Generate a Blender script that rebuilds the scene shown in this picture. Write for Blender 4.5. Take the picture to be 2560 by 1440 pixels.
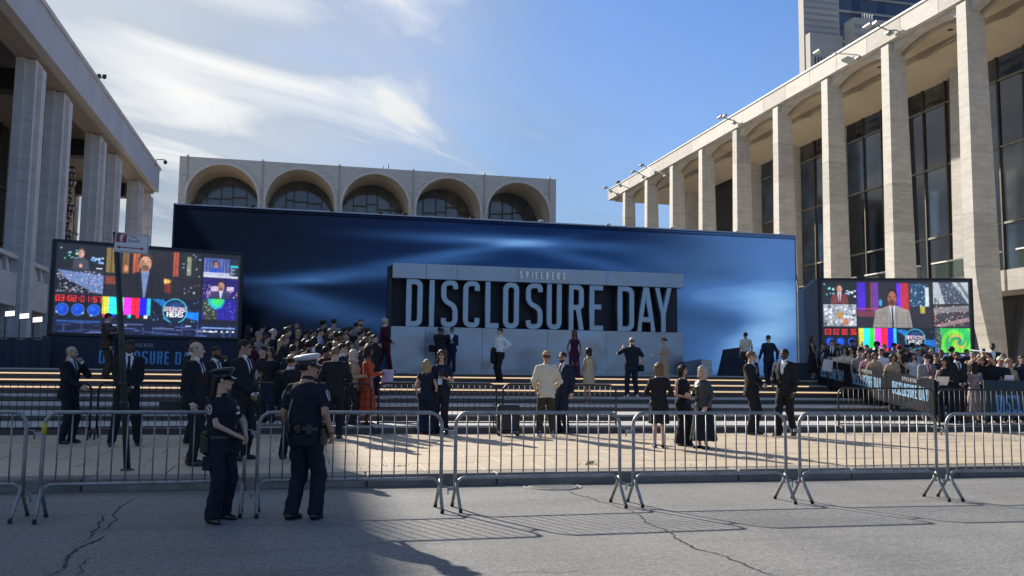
import bpy, bmesh, math, random
import numpy as np
from math import sin, cos, tan, pi, radians, sqrt, atan2, hypot
from mathutils import Vector, Matrix

for o in list(bpy.data.objects):
    bpy.data.objects.remove(o)
SC = bpy.context.scene
COL = SC.collection
random.seed(7)
RNG = np.random.default_rng(11)

# ------------------------------------------------------------------ camera
CAM_H = 1.57
YAW, PITCH, ROLL = radians(13.03), radians(5.608), radians(-0.6313)
FPX = 2241.24


def cam_axes():
    cy, sy, cp, sp = cos(YAW), sin(YAW), cos(PITCH), sin(PITCH)
    fwd = np.array([sy * cp, cy * cp, sp])
    right = np.array([cy, -sy, 0.0])
    down = np.cross(fwd, right)
    c, s = cos(ROLL), sin(ROLL)
    return np.array([c * right + s * down, -s * right + c * down, fwd])


CM = cam_axes()
cam_data = bpy.data.cameras.new('camera')
cam = bpy.data.objects.new('camera', cam_data)
COL.objects.link(cam)
cam_data.sensor_width = 36.0
cam_data.lens = 36.0 * FPX / 2560.0
cam_data.clip_start = 0.1
cam_data.clip_end = 3000
mw = Matrix.Identity(4)
for i in range(3):
    mw[i][0] = CM[0][i]
    mw[i][1] = -CM[1][i]
    mw[i][2] = -CM[2][i]
mw[2][3] = CAM_H
cam.matrix_world = mw
SC.camera = cam

# ------------------------------------------------------------------ light
SUN_AZ, SUN_EL = radians(-23.0), radians(29.0)     # azimuth from +Y towards +X
sun_dir = Vector((sin(SUN_AZ) * cos(SUN_EL), cos(SUN_AZ) * cos(SUN_EL), sin(SUN_EL)))
sd = bpy.data.lights.new('sun', 'SUN')
sd.energy = 4.7
sd.angle = radians(0.8)
sd.color = (1.0, 0.92, 0.80)
so = bpy.data.objects.new('sun', sd)
COL.objects.link(so)
so.rotation_euler = (-sun_dir).to_track_quat('-Z', 'Y').to_euler()
so.location = (-40, 90, 60)

world = bpy.data.worlds.new('World')
SC.world = world
world.use_nodes = True
wn, wl = world.node_tree.nodes, world.node_tree.links
wn.clear()
w_out = wn.new('ShaderNodeOutputWorld')
w_bg = wn.new('ShaderNodeBackground')
w_sky = wn.new('ShaderNodeTexSky')
w_sky.sky_type = 'NISHITA'
w_sky.sun_disc = False
w_sky.sun_elevation = SUN_EL
w_sky.sun_rotation = SUN_AZ
w_sky.air_density = 1.0
w_sky.dust_density = 0.4
w_sky.ozone_density = 2.0
w_bg.inputs['Strength'].default_value = 0.10
SC.view_settings.view_transform = 'Standard'
SC.view_settings.look = 'None'
SC.view_settings.exposure = 0.88
SC.view_settings.gamma = 1.0
SC.view_settings.use_curve_mapping = False


def wnode(kind, **kw):
    n = wn.new(kind)
    for k, v in kw.items():
        setattr(n, k, v)
    return n


def wmath(op, a, b=None, c=None, clamp=False):
    n = wn.new('ShaderNodeMath')
    n.operation = op
    n.use_clamp = clamp
    for i, v in enumerate((a, b, c)):
        if v is None:
            continue
        if hasattr(v, 'links'):
            wl.new(v, n.inputs[i])
        else:
            n.inputs[i].default_value = v
    return n.outputs[0]


def wrange(v, a, b, c=0.0, d=1.0):
    n = wn.new('ShaderNodeMapRange')
    n.interpolation_type = 'SMOOTHSTEP'
    wl.new(v, n.inputs[0])
    for i, k in enumerate((a, b, c, d)):
        n.inputs[i + 1].default_value = k
    return n.outputs[0]


tc = wnode('ShaderNodeTexCoord')
sep = wnode('ShaderNodeSeparateXYZ')
wl.new(tc.outputs['Generated'], sep.inputs[0])
sx, sy_, sz = sep.outputs
# project the direction on a cloud deck
zc = wmath('MAXIMUM', sz, 0.04)
zc = wmath('ADD', zc, 0.10)
cu = wmath('DIVIDE', sx, zc)
cv = wmath('DIVIDE', sy_, zc)
comb = wnode('ShaderNodeCombineXYZ')
# long streaks running away to the right
u1 = wmath('ADD', wmath('MULTIPLY', cu, 0.80), wmath('MULTIPLY', cv, -0.60))
v1 = wmath('ADD', wmath('MULTIPLY', cu, 0.60), wmath('MULTIPLY', cv, 0.80))
wl.new(wmath('MULTIPLY', u1, 1.9), comb.inputs[0])
wl.new(wmath('MULTIPLY', v1, 0.80), comb.inputs[1])
nz = wnode('ShaderNodeTexNoise')
nz.inputs['Scale'].default_value = 1.0
nz.inputs['Detail'].default_value = 7
nz.inputs['Roughness'].default_value = 0.50
nz.inputs['Distortion'].default_value = 0.9
wl.new(comb.outputs[0], nz.inputs['Vector'])
# thin cirrus fades out away from the sun's side of the sky
sdir = wnode('ShaderNodeCombineXYZ')
side = wmath('ADD', wmath('MULTIPLY', sx, -0.93), wmath('MULTIPLY', sy_, 0.37))
side = wmath('ADD', side, wmath('MULTIPLY', wmath('SUBTRACT', nz.outputs['Fac'], 0.5), 0.55))
sidef = wrange(side, 0.06, 0.42)
dens = wmath('ADD', nz.outputs['Fac'], wmath('MULTIPLY', sidef, 0.16))
nzb = wnode('ShaderNodeTexNoise')
nzb.inputs['Scale'].default_value = 0.55
nzb.inputs['Detail'].default_value = 4
nzb.inputs['Distortion'].default_value = 0.6
wl.new(comb.outputs[0], nzb.inputs['Vector'])
cl = wmath('MAXIMUM', wrange(dens, 0.51, 0.86), wmath('MULTIPLY', wrange(nzb.outputs['Fac'], 0.42, 0.68), 0.42))
cl = wmath('MULTIPLY', cl, wrange(side, -0.22, 0.34))
# thin even veil that thickens towards the sun's side of the sky
veil = wmath('MULTIPLY', wrange(side, -0.22, 0.52), 0.92)
cover = wmath('MAXIMUM', cl, veil)
vd = wnode('ShaderNodeVectorMath', operation='DOT_PRODUCT')
wl.new(tc.outputs['Generated'], vd.inputs[0])
vd.inputs[1].default_value = sun_dir
glow = wrange(vd.outputs['Value'], 0.70, 1.0)
veilc = wnode('ShaderNodeMix', data_type='RGBA')
wl.new(glow, veilc.inputs[0])
veilc.inputs[6].default_value = (1.40, 1.95, 2.70, 1)
veilc.inputs[7].default_value = (2.05, 2.4, 2.8, 1)
whitec = wnode('ShaderNodeMix', data_type='RGBA')
wl.new(glow, whitec.inputs[0])
whitec.inputs[6].default_value = (3.3, 3.55, 3.75, 1)
whitec.inputs[7].default_value = (5.7, 5.6, 5.3, 1)
cloudc = wnode('ShaderNodeMix', data_type='RGBA')
wl.new(cl, cloudc.inputs[0])
wl.new(veilc.outputs[2], cloudc.inputs[6])
wl.new(whitec.outputs[2], cloudc.inputs[7])
skyt = wnode('ShaderNodeMix', data_type='RGBA', blend_type='MULTIPLY')
skyt.inputs[0].default_value = 1.0
wl.new(w_sky.outputs[0], skyt.inputs[6])
skyt.inputs[7].default_value = (0.46, 0.62, 0.88, 1)
hazem = wnode('ShaderNodeMix', data_type='RGBA')
wl.new(wmath('MULTIPLY', wrange(sz, 0.45, 0.02), 0.75), hazem.inputs[0])
wl.new(skyt.outputs[2], hazem.inputs[6])
hazem.inputs[7].default_value = (1.75, 2.45, 3.30, 1)
mixc = wnode('ShaderNodeMix', data_type='RGBA')
wl.new(wmath('MINIMUM', cover, 0.95), mixc.inputs[0])
wl.new(hazem.outputs[2], mixc.inputs[6])
wl.new(cloudc.outputs[2], mixc.inputs[7])
wl.new(mixc.outputs[2], w_bg.inputs['Color'])
wl.new(w_bg.outputs[0], w_out.inputs[0])

# ------------------------------------------------------------------ where things stand (photo measurements)
CAMP = np.array([0.0, 0.0, CAM_H])


def ray(px, py):
    return CM.T @ np.array([(px - 1280) / FPX, (py - 720) / FPX, 1.0])


def at_z(px, py, z):
    d = ray(px, py)
    return CAMP + d * (z - CAM_H) / d[2]


def at_y(px, py, Y):
    d = ray(px, py)
    return CAMP + d * Y / d[1]


def at_x(px, py, X):
    d = ray(px, py)
    return CAMP + d * X / d[0]


def project(p):
    q = CM @ (np.array(p, float) - CAMP)
    return q[0] / q[2] * FPX + 1280, q[1] / q[2] * FPX + 720


# ------------------------------------------------------------------ materials
MATS = {}


def newmat(name):
    m = bpy.data.materials.new(name)
    m.use_nodes = True
    m.node_tree.nodes.clear()
    MATS[name] = m
    return m, m.node_tree.nodes, m.node_tree.links


def M(name, col, rough=0.7, metal=0.0, var=0.18, scale=4.0, stretch=(1, 1, 1), bump=0.0, bscale=60.0,
      spec=0.5, fine=0.0, coat=0.0, bdist=0.02, trans=0.0, second=None, detail=5, emit=0.0, spread=1.0, bdet=4):
    """principled material whose colour drifts with noise; second = colour of a second noise layer (stains; reflections on the opera glass)"""
    if name in MATS:
        return MATS[name]
    m, n, l = newmat(name)
    out = n.new('ShaderNodeOutputMaterial')
    b = n.new('ShaderNodeBsdfPrincipled')
    l.new(b.outputs[0], out.inputs[0])
    t = n.new('ShaderNodeTexCoord')
    mp = n.new('ShaderNodeMapping')
    mp.inputs['Scale'].default_value = stretch
    l.new(t.outputs['Object'], mp.inputs[0])
    ns = n.new('ShaderNodeTexNoise')
    ns.inputs['Scale'].default_value = scale
    ns.inputs['Detail'].default_value = detail
    l.new(mp.outputs[0], ns.inputs['Vector'])
    mx = n.new('ShaderNodeMix')
    mx.data_type = 'RGBA'
    mr = n.new('ShaderNodeMapRange')
    mr.inputs[1].default_value = 0.5 - 0.22 * spread
    mr.inputs[2].default_value = 0.5 + 0.22 * spread
    l.new(ns.outputs['Fac'], mr.inputs[0])
    l.new(mr.outputs[0], mx.inputs[0])
    mx.inputs[6].default_value = tuple(c * (1 - var) for c in col) + (1,)
    mx.inputs[7].default_value = tuple(min(1, c * (1 + var)) for c in col) + (1,)
    colout = mx.outputs[2]
    if second:
        n2 = n.new('ShaderNodeTexNoise')
        n2.inputs['Scale'].default_value = scale * 0.37
        n2.inputs['Detail'].default_value = 6
        n2.inputs['Roughness'].default_value = 0.65
        l.new(mp.outputs[0], n2.inputs['Vector'])
        r2 = n.new('ShaderNodeMapRange')
        r2.inputs[1].default_value = 0.50
        r2.inputs[2].default_value = 0.72
        l.new(n2.outputs['Fac'], r2.inputs[0])
        m2 = n.new('ShaderNodeMix')
        m2.data_type = 'RGBA'
        l.new(r2.outputs[0], m2.inputs[0])
        l.new(colout, m2.inputs[6])
        m2.inputs[7].default_value = tuple(second) + (1,)
        colout = m2.outputs[2]
    if fine:
        n3 = n.new('ShaderNodeTexNoise')
        n3.inputs['Scale'].default_value = bscale
        n3.inputs['Detail'].default_value = 3
        l.new(t.outputs['Object'], n3.inputs['Vector'])
        r3 = n.new('ShaderNodeMapRange')
        r3.inputs[1].default_value = 0.3
        r3.inputs[2].default_value = 0.7
        r3.inputs[3].default_value = 1 - fine
        r3.inputs[4].default_value = 1 + fine
        l.new(n3.outputs['Fac'], r3.inputs[0])
        m3 = n.new('ShaderNodeMix')
        m3.data_type = 'RGBA'
        m3.blend_type = 'MULTIPLY'
        m3.inputs[0].default_value = 1
        l.new(colout, m3.inputs[6])
        l.new(r3.outputs[0], m3.inputs[7])
        colout = m3.outputs[2]
    l.new(colout, b.inputs['Base Color'])
    rr = n.new('ShaderNodeMapRange')
    rr.inputs[3].default_value = max(0.02, rough - 0.08)
    rr.inputs[4].default_value = min(1, rough + 0.08)
    l.new(ns.outputs['Fac'], rr.inputs[0])
    l.new(rr.outputs[0], b.inputs['Roughness'])
    b.inputs['Metallic'].default_value = metal
    b.inputs['Specular IOR Level'].default_value = spec
    b.inputs['Coat Weight'].default_value = coat
    if trans:
        b.inputs['Transmission Weight'].default_value = trans
    if emit:
        l.new(colout, b.inputs['Emission Color'])
        b.inputs['Emission Strength'].default_value = emit
    if bump:
        nb = n.new('ShaderNodeTexNoise')
        nb.inputs['Scale'].default_value = bscale
        nb.inputs['Detail'].default_value = bdet
        l.new(t.outputs['Object'], nb.inputs['Vector'])
        bp = n.new('ShaderNodeBump')
        bp.inputs['Strength'].default_value = bump
        bp.inputs['Distance'].default_value = bdist
        l.new(nb.outputs['Fac'], bp.inputs['Height'])
        l.new(bp.outputs[0], b.inputs['Normal'])
    return m


def cloth(name, col, rough=0.85, var=0.25):
    var = 0.07 if max(col) > 0.15 else var
    return M(name, col, rough=rough, var=var, scale=9, bump=0.25, bscale=26, spec=0.25)


def emis(name, col, strength):
    if name in MATS:
        return MATS[name]
    m, n, l = newmat(name)
    out = n.new('ShaderNodeOutputMaterial')
    e = n.new('ShaderNodeEmission')
    e.inputs[0].default_value = tuple(col) + (1,)
    e.inputs[1].default_value = strength
    l.new(e.outputs[0], out.inputs[0])
    return m


def attr_mat(name, mode, strength=1.0, trans=0.0):
    """colours come from the mesh's own printed / displayed picture (attribute 'picture')"""
    m, n, l = newmat(name)
    out = n.new('ShaderNodeOutputMaterial')
    a = n.new('ShaderNodeAttribute')
    a.attribute_name = 'picture'
    if mode == 'screen':
        b = n.new('ShaderNodeBsdfPrincipled')
        b.inputs['Base Color'].default_value = (0.02, 0.022, 0.028, 1)
        b.inputs['Roughness'].default_value = 0.5
        l.new(a.outputs['Color'], b.inputs['Emission Color'])
        b.inputs['Emission Strength'].default_value = strength
        l.new(b.outputs[0], out.inputs[0])
    else:
        d = n.new('ShaderNodeBsdfPrincipled')
        d.inputs['Roughness'].default_value = 0.55
        d.inputs['Specular IOR Level'].default_value = 0.2
        t = n.new('ShaderNodeBsdfTranslucent')
        mx = n.new('ShaderNodeMixShader')
        mx.inputs[0].default_value = trans
        l.new(a.outputs['Color'], d.inputs['Base Color'])
        l.new(a.outputs['Color'], t.inputs['Color'])
        tcn = n.new('ShaderNodeTexCoord')
        nb = n.new('ShaderNodeTexNoise')
        nb.inputs['Scale'].default_value = 0.7
        l.new(tcn.outputs['Object'], nb.inputs['Vector'])
        bp = n.new('ShaderNodeBump')
        bp.inputs['Strength'].default_value = 0.3
        bp.inputs['Distance'].default_value = 0.15
        l.new(nb.outputs['Fac'], bp.inputs['Height'])
        l.new(bp.outputs[0], d.inputs['Normal'])
        l.new(d.outputs[0], mx.inputs[1])
        l.new(t.outputs[0], mx.inputs[2])
        l.new(mx.outputs[0], out.inputs[0])
    return m


# ------------------------------------------------------------------ mesh helpers
def link(o, parent=None):
    COL.objects.link(o)
    if parent is not None:
        o.parent = parent
    return o


def tag(o, label=None, cat=None, group=None, kind=None):
    if label:
        o['label'] = label
    if cat:
        o['category'] = cat
    if group:
        o['group'] = group
    if kind:
        o['kind'] = kind
    return o


def thing(name, label, cat, loc=(0, 0, 0), rotz=0.0, group=None):
    o = bpy.data.objects.new(name, None)
    o.empty_display_size = 0.2
    link(o)
    o.location = loc
    o.rotation_euler = (0, 0, rotz)
    return tag(o, label, cat, group)


def struct(name, loc=(0, 0, 0)):
    o = bpy.data.objects.new(name, None)
    link(o)
    o.location = loc
    return tag(o, kind='structure')


def mesh_obj(name, verts, faces, mats, parent=None, smooth=False, mi=None, off=(0, 0, 0)):
    me = bpy.data.meshes.new(name)
    if isinstance(verts, np.ndarray):
        verts = (verts - np.array(off)).tolist()
    elif off != (0, 0, 0):
        verts = [(v[0] - off[0], v[1] - off[1], v[2] - off[2]) for v in verts]
    me.from_pydata(verts, [], faces.tolist() if isinstance(faces, np.ndarray) else faces)
    for m in (mats if isinstance(mats, (list, tuple)) else [mats]):
        me.materials.append(m)
    if mi is not None:
        me.polygons.foreach_set('material_index', np.asarray(mi, dtype=np.int32))
    if smooth:
        me.polygons.foreach_set('use_smooth', np.ones(len(me.polygons), dtype=bool))
    me.update()
    o = bpy.data.objects.new(name, me)
    return link(o, parent)


class MB:
    """collects simple solids into ONE mesh object"""

    def __init__(self):
        self.v, self.f, self.sm = [], [], []

    def add(self, vs, fs, smooth=False):
        b = len(self.v)
        self.v += [tuple(map(float, p)) for p in vs]
        self.f += [tuple(b + i for i in q) for q in fs]
        self.sm += [smooth] * len(fs)
        return self

    def box(self, x0, x1, y0, y1, z0, z1):
        vs = [(x, y, z) for z in (z0, z1) for y in (y0, y1) for x in (x0, x1)]
        return self.add(vs, [(0, 2, 3, 1), (4, 5, 7, 6), (0, 1, 5, 4), (2, 6, 7, 3), (0, 4, 6, 2), (1, 3, 7, 5)])

    def bbox(self, x0, x1, y0, y1, z0, z1, b=0.01):
        """box with chamfered vertical and horizontal edges (simple 24-vertex chamfer)"""
        bm = bmesh.new()
        bmesh.ops.create_cube(bm, size=1)
        for v in bm.verts:
            v.co = Vector((x0 + (v.co.x + .5) * (x1 - x0), y0 + (v.co.y + .5) * (y1 - y0), z0 + (v.co.z + .5) * (z1 - z0)))
        bmesh.ops.bevel(bm, geom=list(bm.edges), offset=b, segments=1, affect='EDGES')
        bm.verts.ensure_lookup_table()
        self.add([v.co for v in bm.verts], [[v.index for v in f.verts] for f in bm.faces])
        bm.free()
        return self

    def hexa(self, q):
        """8 corners: bottom four (ccw) then top four"""
        return self.add(q, [(3, 2, 1, 0), (4, 5, 6, 7), (0, 1, 5, 4), (1, 2, 6, 5), (2, 3, 7, 6), (3, 0, 4, 7)])

    def tube(self, pts, r, n=8, cap=True, closed=False):
        pts = [Vector(p) for p in pts]
        rs = r if isinstance(r, (list, tuple)) else [r] * len(pts)
        rings = []
        prev = None
        N = len(pts)
        for i, p in enumerate(pts):
            if closed:
                d = pts[(i + 1) % N] - pts[i - 1]
            else:
                d = pts[min(i + 1, N - 1)] - pts[max(i - 1, 0)]
            d.normalize()
            if prev is None:
                a = Vector((0, 0, 1)) if abs(d.z) < 0.9 else Vector((1, 0, 0))
                u = d.cross(a).normalized()
            else:
                u = (prev - d * prev.dot(d)).normalized()
            prev = u
            w = d.cross(u)
            rings.append([p + (u * cos(2 * pi * k / n) + w * sin(2 * pi * k / n)) * rs[i] for k in range(n)])
        b = len(self.v)
        for rg in rings:
            self.v += [tuple(q) for q in rg]
        m = N if closed else N - 1
        for i in range(m):
            j = (i + 1) % N
            for k in range(n):
                k2 = (k + 1) % n
                self.f.append((b + i * n + k, b + i * n + k2, b + j * n + k2, b + j * n + k))
                self.sm.append(True)
        if cap and not closed:
            self.f.append(tuple(b + k for k in range(n))[::-1])
            self.f.append(tuple(b + (N - 1) * n + k for k in range(n)))
            self.sm += [False, False]
        return self

    def lathe(self, prof, c=(0, 0, 0), n=16, sx=1.0, sy=1.0):
        b = len(self.v)
        for r, z in prof:
            for k in range(n):
                a = 2 * pi * k / n
                self.v.append((c[0] + r * cos(a) * sx, c[1] + r * sin(a) * sy, c[2] + z))
        for i in range(len(prof) - 1):
            for k in range(n):
                k2 = (k + 1) % n
                self.f.append((b + i * n + k, b + i * n + k2, b + (i + 1) * n + k2, b + (i + 1) * n + k))
                self.sm.append(True)
        self.f.append(tuple(b + k for k in range(n))[::-1])
        self.f.append(tuple(b + (len(prof) - 1) * n + k for k in range(n)))
        self.sm += [False, False]
        return self

    def prism(self, poly, axis, a, b):
        """polygon of 2D points extruded along an axis from a to b"""
        n = len(poly)

        def P(p, t):
            return {'x': (t, p[0], p[1]), 'y': (p[0], t, p[1]), 'z': (p[0], p[1], t)}[axis]
        vs = [P(p, a) for p in poly] + [P(p, b) for p in poly]
        fs = [tuple(range(n))[::-1], tuple(range(n, 2 * n))]
        fs += [(i, (i + 1) % n, n + (i + 1) % n, n + i) for i in range(n)]
        return self.add(vs, fs)

    def xf(self, mat):
        self.v = [tuple(mat @ Vector(p)) for p in self.v]
        return self

    def build(self, name, mat, parent=None, off=(0, 0, 0), fix=True):
        me = bpy.data.meshes.new(name)
        vs = self.v if off == (0, 0, 0) else [(p[0] - off[0], p[1] - off[1], p[2] - off[2]) for p in self.v]
        me.from_pydata(vs, [], self.f)
        for m in (mat if isinstance(mat, (list, tuple)) else [mat]):
            me.materials.append(m)
        me.polygons.foreach_set('use_smooth', np.array(self.sm, dtype=bool))
        if fix:
            bm = bmesh.new()
            bm.from_mesh(me)
            bmesh.ops.recalc_face_normals(bm, faces=bm.faces)
            bm.to_mesh(me)
            bm.free()
        me.update()
        return link(bpy.data.objects.new(name, me), parent)


def inst(src, parent=None, loc=(0, 0, 0), rot=(0, 0, 0), scale=None):
    o = src.copy()
    link(o, parent)
    o.parent = parent
    o.location = loc
    o.rotation_euler = rot
    if scale:
        o.scale = scale
    return o


def outline_mesh(name, loops, depth, mat, parent=None, bevel=0.0):
    """flat outlines (first loop outer, further loops holes or islands) filled and extruded along local -Y (front at y=0); x,z plane"""
    cu = bpy.data.curves.new(name, 'CURVE')
    cu.dimensions = '2D'
    cu.fill_mode = 'BOTH'
    for lp in loops:
        s = cu.splines.new('POLY')
        s.points.add(len(lp) - 1)
        for i, p in enumerate(lp):
            s.points[i].co = (p[0], p[1], 0, 1)
        s.use_cyclic_u = True
    cu.extrude = depth / 2 - bevel
    if bevel:
        cu.bevel_depth = bevel
        cu.bevel_resolution = 0
        cu.offset = -bevel
    o = bpy.data.objects.new(name + '_tmp', cu)
    COL.objects.link(o)
    dg = bpy.context.evaluated_depsgraph_get()
    me = bpy.data.meshes.new_from_object(o.evaluated_get(dg))
    bpy.data.objects.remove(o)
    bpy.data.curves.remove(cu)
    me.name = name
    # curve lies in xy, extruded +-depth/2 in z  ->  x, z plane with front face towards -Y
    me.transform(Matrix(((1, 0, 0, 0), (0, 0, -1, depth / 2), (0, 1, 0, 0), (0, 0, 0, 1))))
    bm = bmesh.new()
    bm.from_mesh(me)
    bmesh.ops.remove_doubles(bm, verts=bm.verts, dist=0.0004)
    bmesh.ops.recalc_face_normals(bm, faces=bm.faces)
    bm.to_mesh(me)
    bm.free()
    me.materials.clear()
    me.materials.append(mat)
    ob = bpy.data.objects.new(name, me)
    if parent is not False:
        link(ob, parent)
    return ob
# ================================================================== THE SETTING
asphalt, an, al = newmat('asphalt')
_o = an.new('ShaderNodeOutputMaterial')
_b = an.new('ShaderNodeBsdfPrincipled')
al.new(_b.outputs[0], _o.inputs[0])
_t = an.new('ShaderNodeTexCoord')


def _noise(n, l, t, scale, detail=4, rough=0.6, sx=(1, 1, 1)):
    mp = n.new('ShaderNodeMapping')
    mp.inputs['Scale'].default_value = sx
    l.new(t.outputs['Object'], mp.inputs[0])
    k = n.new('ShaderNodeTexNoise')
    k.inputs['Scale'].default_value = scale
    k.inputs['Detail'].default_value = detail
    k.inputs['Roughness'].default_value = rough
    l.new(mp.outputs[0], k.inputs['Vector'])
    return k.outputs['Fac']


def _ramp(n, l, v, stops):
    r = n.new('ShaderNodeValToRGB')
    l.new(v, r.inputs[0])
    e = r.color_ramp.elements
    while len(e) < len(stops):
        e.new(0.5)
    for k, (p, c) in enumerate(stops):
        e[k].position = p
        e[k].color = c if len(c) == 4 else tuple(c) + (1,)
    return r.outputs[0]


def _mul(n, l, a, b, f=1.0, mode='MULTIPLY'):
    x = n.new('ShaderNodeMix')
    x.data_type = 'RGBA'
    x.blend_type = mode
    if hasattr(f, 'links'):
        l.new(f, x.inputs[0])
    else:
        x.inputs[0].default_value = f
    for i, q in ((6, a), (7, b)):
        if hasattr(q, 'links'):
            l.new(q, x.inputs[i])
        else:
            x.inputs[i].default_value = tuple(q) + (1,)
    return x.outputs[2]


_c = _ramp(an, al, _noise(an, al, _t, 0.55, 6, 0.65, (1, 0.35, 1)), [(0.32, (0.172, 0.174, 0.174)), (0.68, (0.230, 0.231, 0.228))])
_g = _ramp(an, al, _noise(an, al, _t, 42, 3, 0.7), [(0.36, (0.64, 0.64, 0.65)), (0.5, (1, 1, 1)), (0.63, (1.38, 1.36, 1.33))])
_c = _mul(an, al, _c, _g)
_c = _mul(an, al, _c, _ramp(an, al, _noise(an, al, _t, 13, 4, 0.7), [(0.36, (0.80, 0.80, 0.80)), (0.64, (1.18, 1.18, 1.17))]))
_c = _mul(an, al, _c, (0.50, 0.48, 0.44), _ramp(an, al, _noise(an, al, _t, 120, 2, 0.5), [(0.66, (0, 0, 0)), (0.74, (1, 1, 1))]), 'MIX')
_c = _mul(an, al, _c, (0.055, 0.055, 0.058), _ramp(an, al, _noise(an, al, _t, 75, 2, 0.5), [(0.64, (0, 0, 0)), (0.74, (.8, .8, .8))]), 'MIX')
# worn wheel tracks and oily patches
_c = _mul(an, al, _c, (0.70, 0.70, 0.72), _ramp(an, al, _noise(an, al, _t, 0.9, 4, 0.6, (0.25, 1.4, 1)), [(0.50, (0, 0, 0)), (0.74, (1, 1, 1))]))
# chewing-gum spots, faint scrapes of old paint, and the dirty strip along the gutter
_v = an.new('ShaderNodeTexVoronoi')
_v.inputs['Scale'].default_value = 1.6
al.new(_t.outputs['Object'], _v.inputs['Vector'])
_c = _mul(an, al, _c, (0.07, 0.07, 0.07), _ramp(an, al, _v.outputs['Distance'], [(0.028, (.75, .75, .75)), (0.042, (0, 0, 0))]), 'MIX')
_c = _mul(an, al, _c, (0.45, 0.44, 0.40), _ramp(an, al, _noise(an, al, _t, 1.7, 5, 0.75, (0.22, 5.0, 1)), [(0.70, (0, 0, 0)), (0.76, (.55, .55, .55))]), 'MIX')
_sy = an.new('ShaderNodeSeparateXYZ')
al.new(_t.outputs['Object'], _sy.inputs[0])
_ma = an.new('ShaderNodeMath')
_ma.operation = 'MULTIPLY_ADD'
al.new(_noise(an, al, _t, 1.2, 5, 0.7), _ma.inputs[0])
_ma.inputs[1].default_value = 0.9
al.new(_sy.outputs[1], _ma.inputs[2])
_mr = an.new('ShaderNodeMapRange')
_mr.inputs[1].default_value = 12.75
_mr.inputs[2].default_value = 13.35
al.new(_ma.outputs[0], _mr.inputs[0])
_gt = an.new('ShaderNodeMath')
_gt.operation = 'MULTIPLY'
_gt.inputs[1].default_value = 0.75
al.new(_mr.outputs[0], _gt.inputs[0])
_c = _mul(an, al, _c, (0.075, 0.068, 0.058), _gt.outputs[0], 'MIX')
al.new(_c, _b.inputs['Base Color'])
_b.inputs['Roughness'].default_value = 0.80
_b.inputs['Specular IOR Level'].default_value = 0.35
_bp = an.new('ShaderNodeBump')
_bp.inputs['Strength'].default_value = 0.9
_bp.inputs['Distance'].default_value = 0.012
al.new(_noise(an, al, _t, 70, 4, 0.7), _bp.inputs['Height'])
al.new(_bp.outputs[0], _b.inputs['Normal'])

m_far = M('far_ground', (0.20, 0.19, 0.18), scale=0.05)
m_pave = M('paving_stone', (0.47, 0.375, 0.265), rough=0.75, var=0.10, scale=1.1, bump=0.15, bscale=90, fine=0.08, second=(0.40, 0.325, 0.235))
m_pave2 = M('paving_stone_grey', (0.43, 0.35, 0.255), rough=0.75, var=0.12, scale=1.3, bump=0.15, bscale=90, fine=0.10, second=(0.35, 0.29, 0.215))
m_joint = M('paving_joint', (0.11, 0.095, 0.08), var=0.3, scale=3)
m_kerb = M('kerb_granite', (0.20, 0.18, 0.155), rough=0.8, var=0.22, scale=2.2, bump=0.3, bscale=50, fine=0.18, second=(0.10, 0.09, 0.08))
m_crack = M('crack_filler', (0.022, 0.022, 0.024), rough=0.9, var=0.4, scale=20)

g = MB().add([(-1500, -400, -0.03), (1500, -400, -0.03), (1500, 2500, -0.03), (-1500, 2500, -0.03)], [(0, 1, 2, 3)]).build('ground', m_far)
tag(g, kind='structure')
road = MB().add([(-70, -25, 0), (90, -25, 0), (90, 12.92, 0), (-70, 12.92, 0)], [(0, 1, 2, 3)]).build('road', asphalt)
tag(road, kind='structure')


def crack(pts, w0, seed):
    rg = random.Random(seed)
    P = [at_z(x, y, 0.004) for x, y in pts]
    fine = []
    for a, b in zip(P[:-1], P[1:]):
        n = max(2, int(np.linalg.norm(b - a) / 0.05))
        for k in range(n):
            t = k / n
            q = a + (b - a) * t
            fine.append((q[0] + rg.uniform(-.014, .014), q[1] + rg.uniform(-.02, .02)))
    fine.append((P[-1][0], P[-1][1]))
    vs, fs = [], []
    for i, q in enumerate(fine):
        w = w0 * rg.uniform(.25, 1.2) * min(1, .3 + .1 * i, .2 + .12 * (len(fine) - i))
        a = fine[max(0, i - 1)]
        b = fine[min(len(fine) - 1, i + 1)]
        d = np.array([b[0] - a[0], b[1] - a[1]])
        d /= max(1e-6, np.linalg.norm(d))
        vs += [(q[0] - d[1] * w, q[1] + d[0] * w, 0.004), (q[0] + d[1] * w, q[1] - d[0] * w, 0.004)]
        if i:
            k = 2 * i
            fs.append((k - 2, k - 1, k + 1, k))
    MB().add(vs, fs).build('crack', m_crack, road)


def cp(pts, ox, oy, s):
    return [(ox + x / s, oy + y / s) for x, y in pts]


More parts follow.
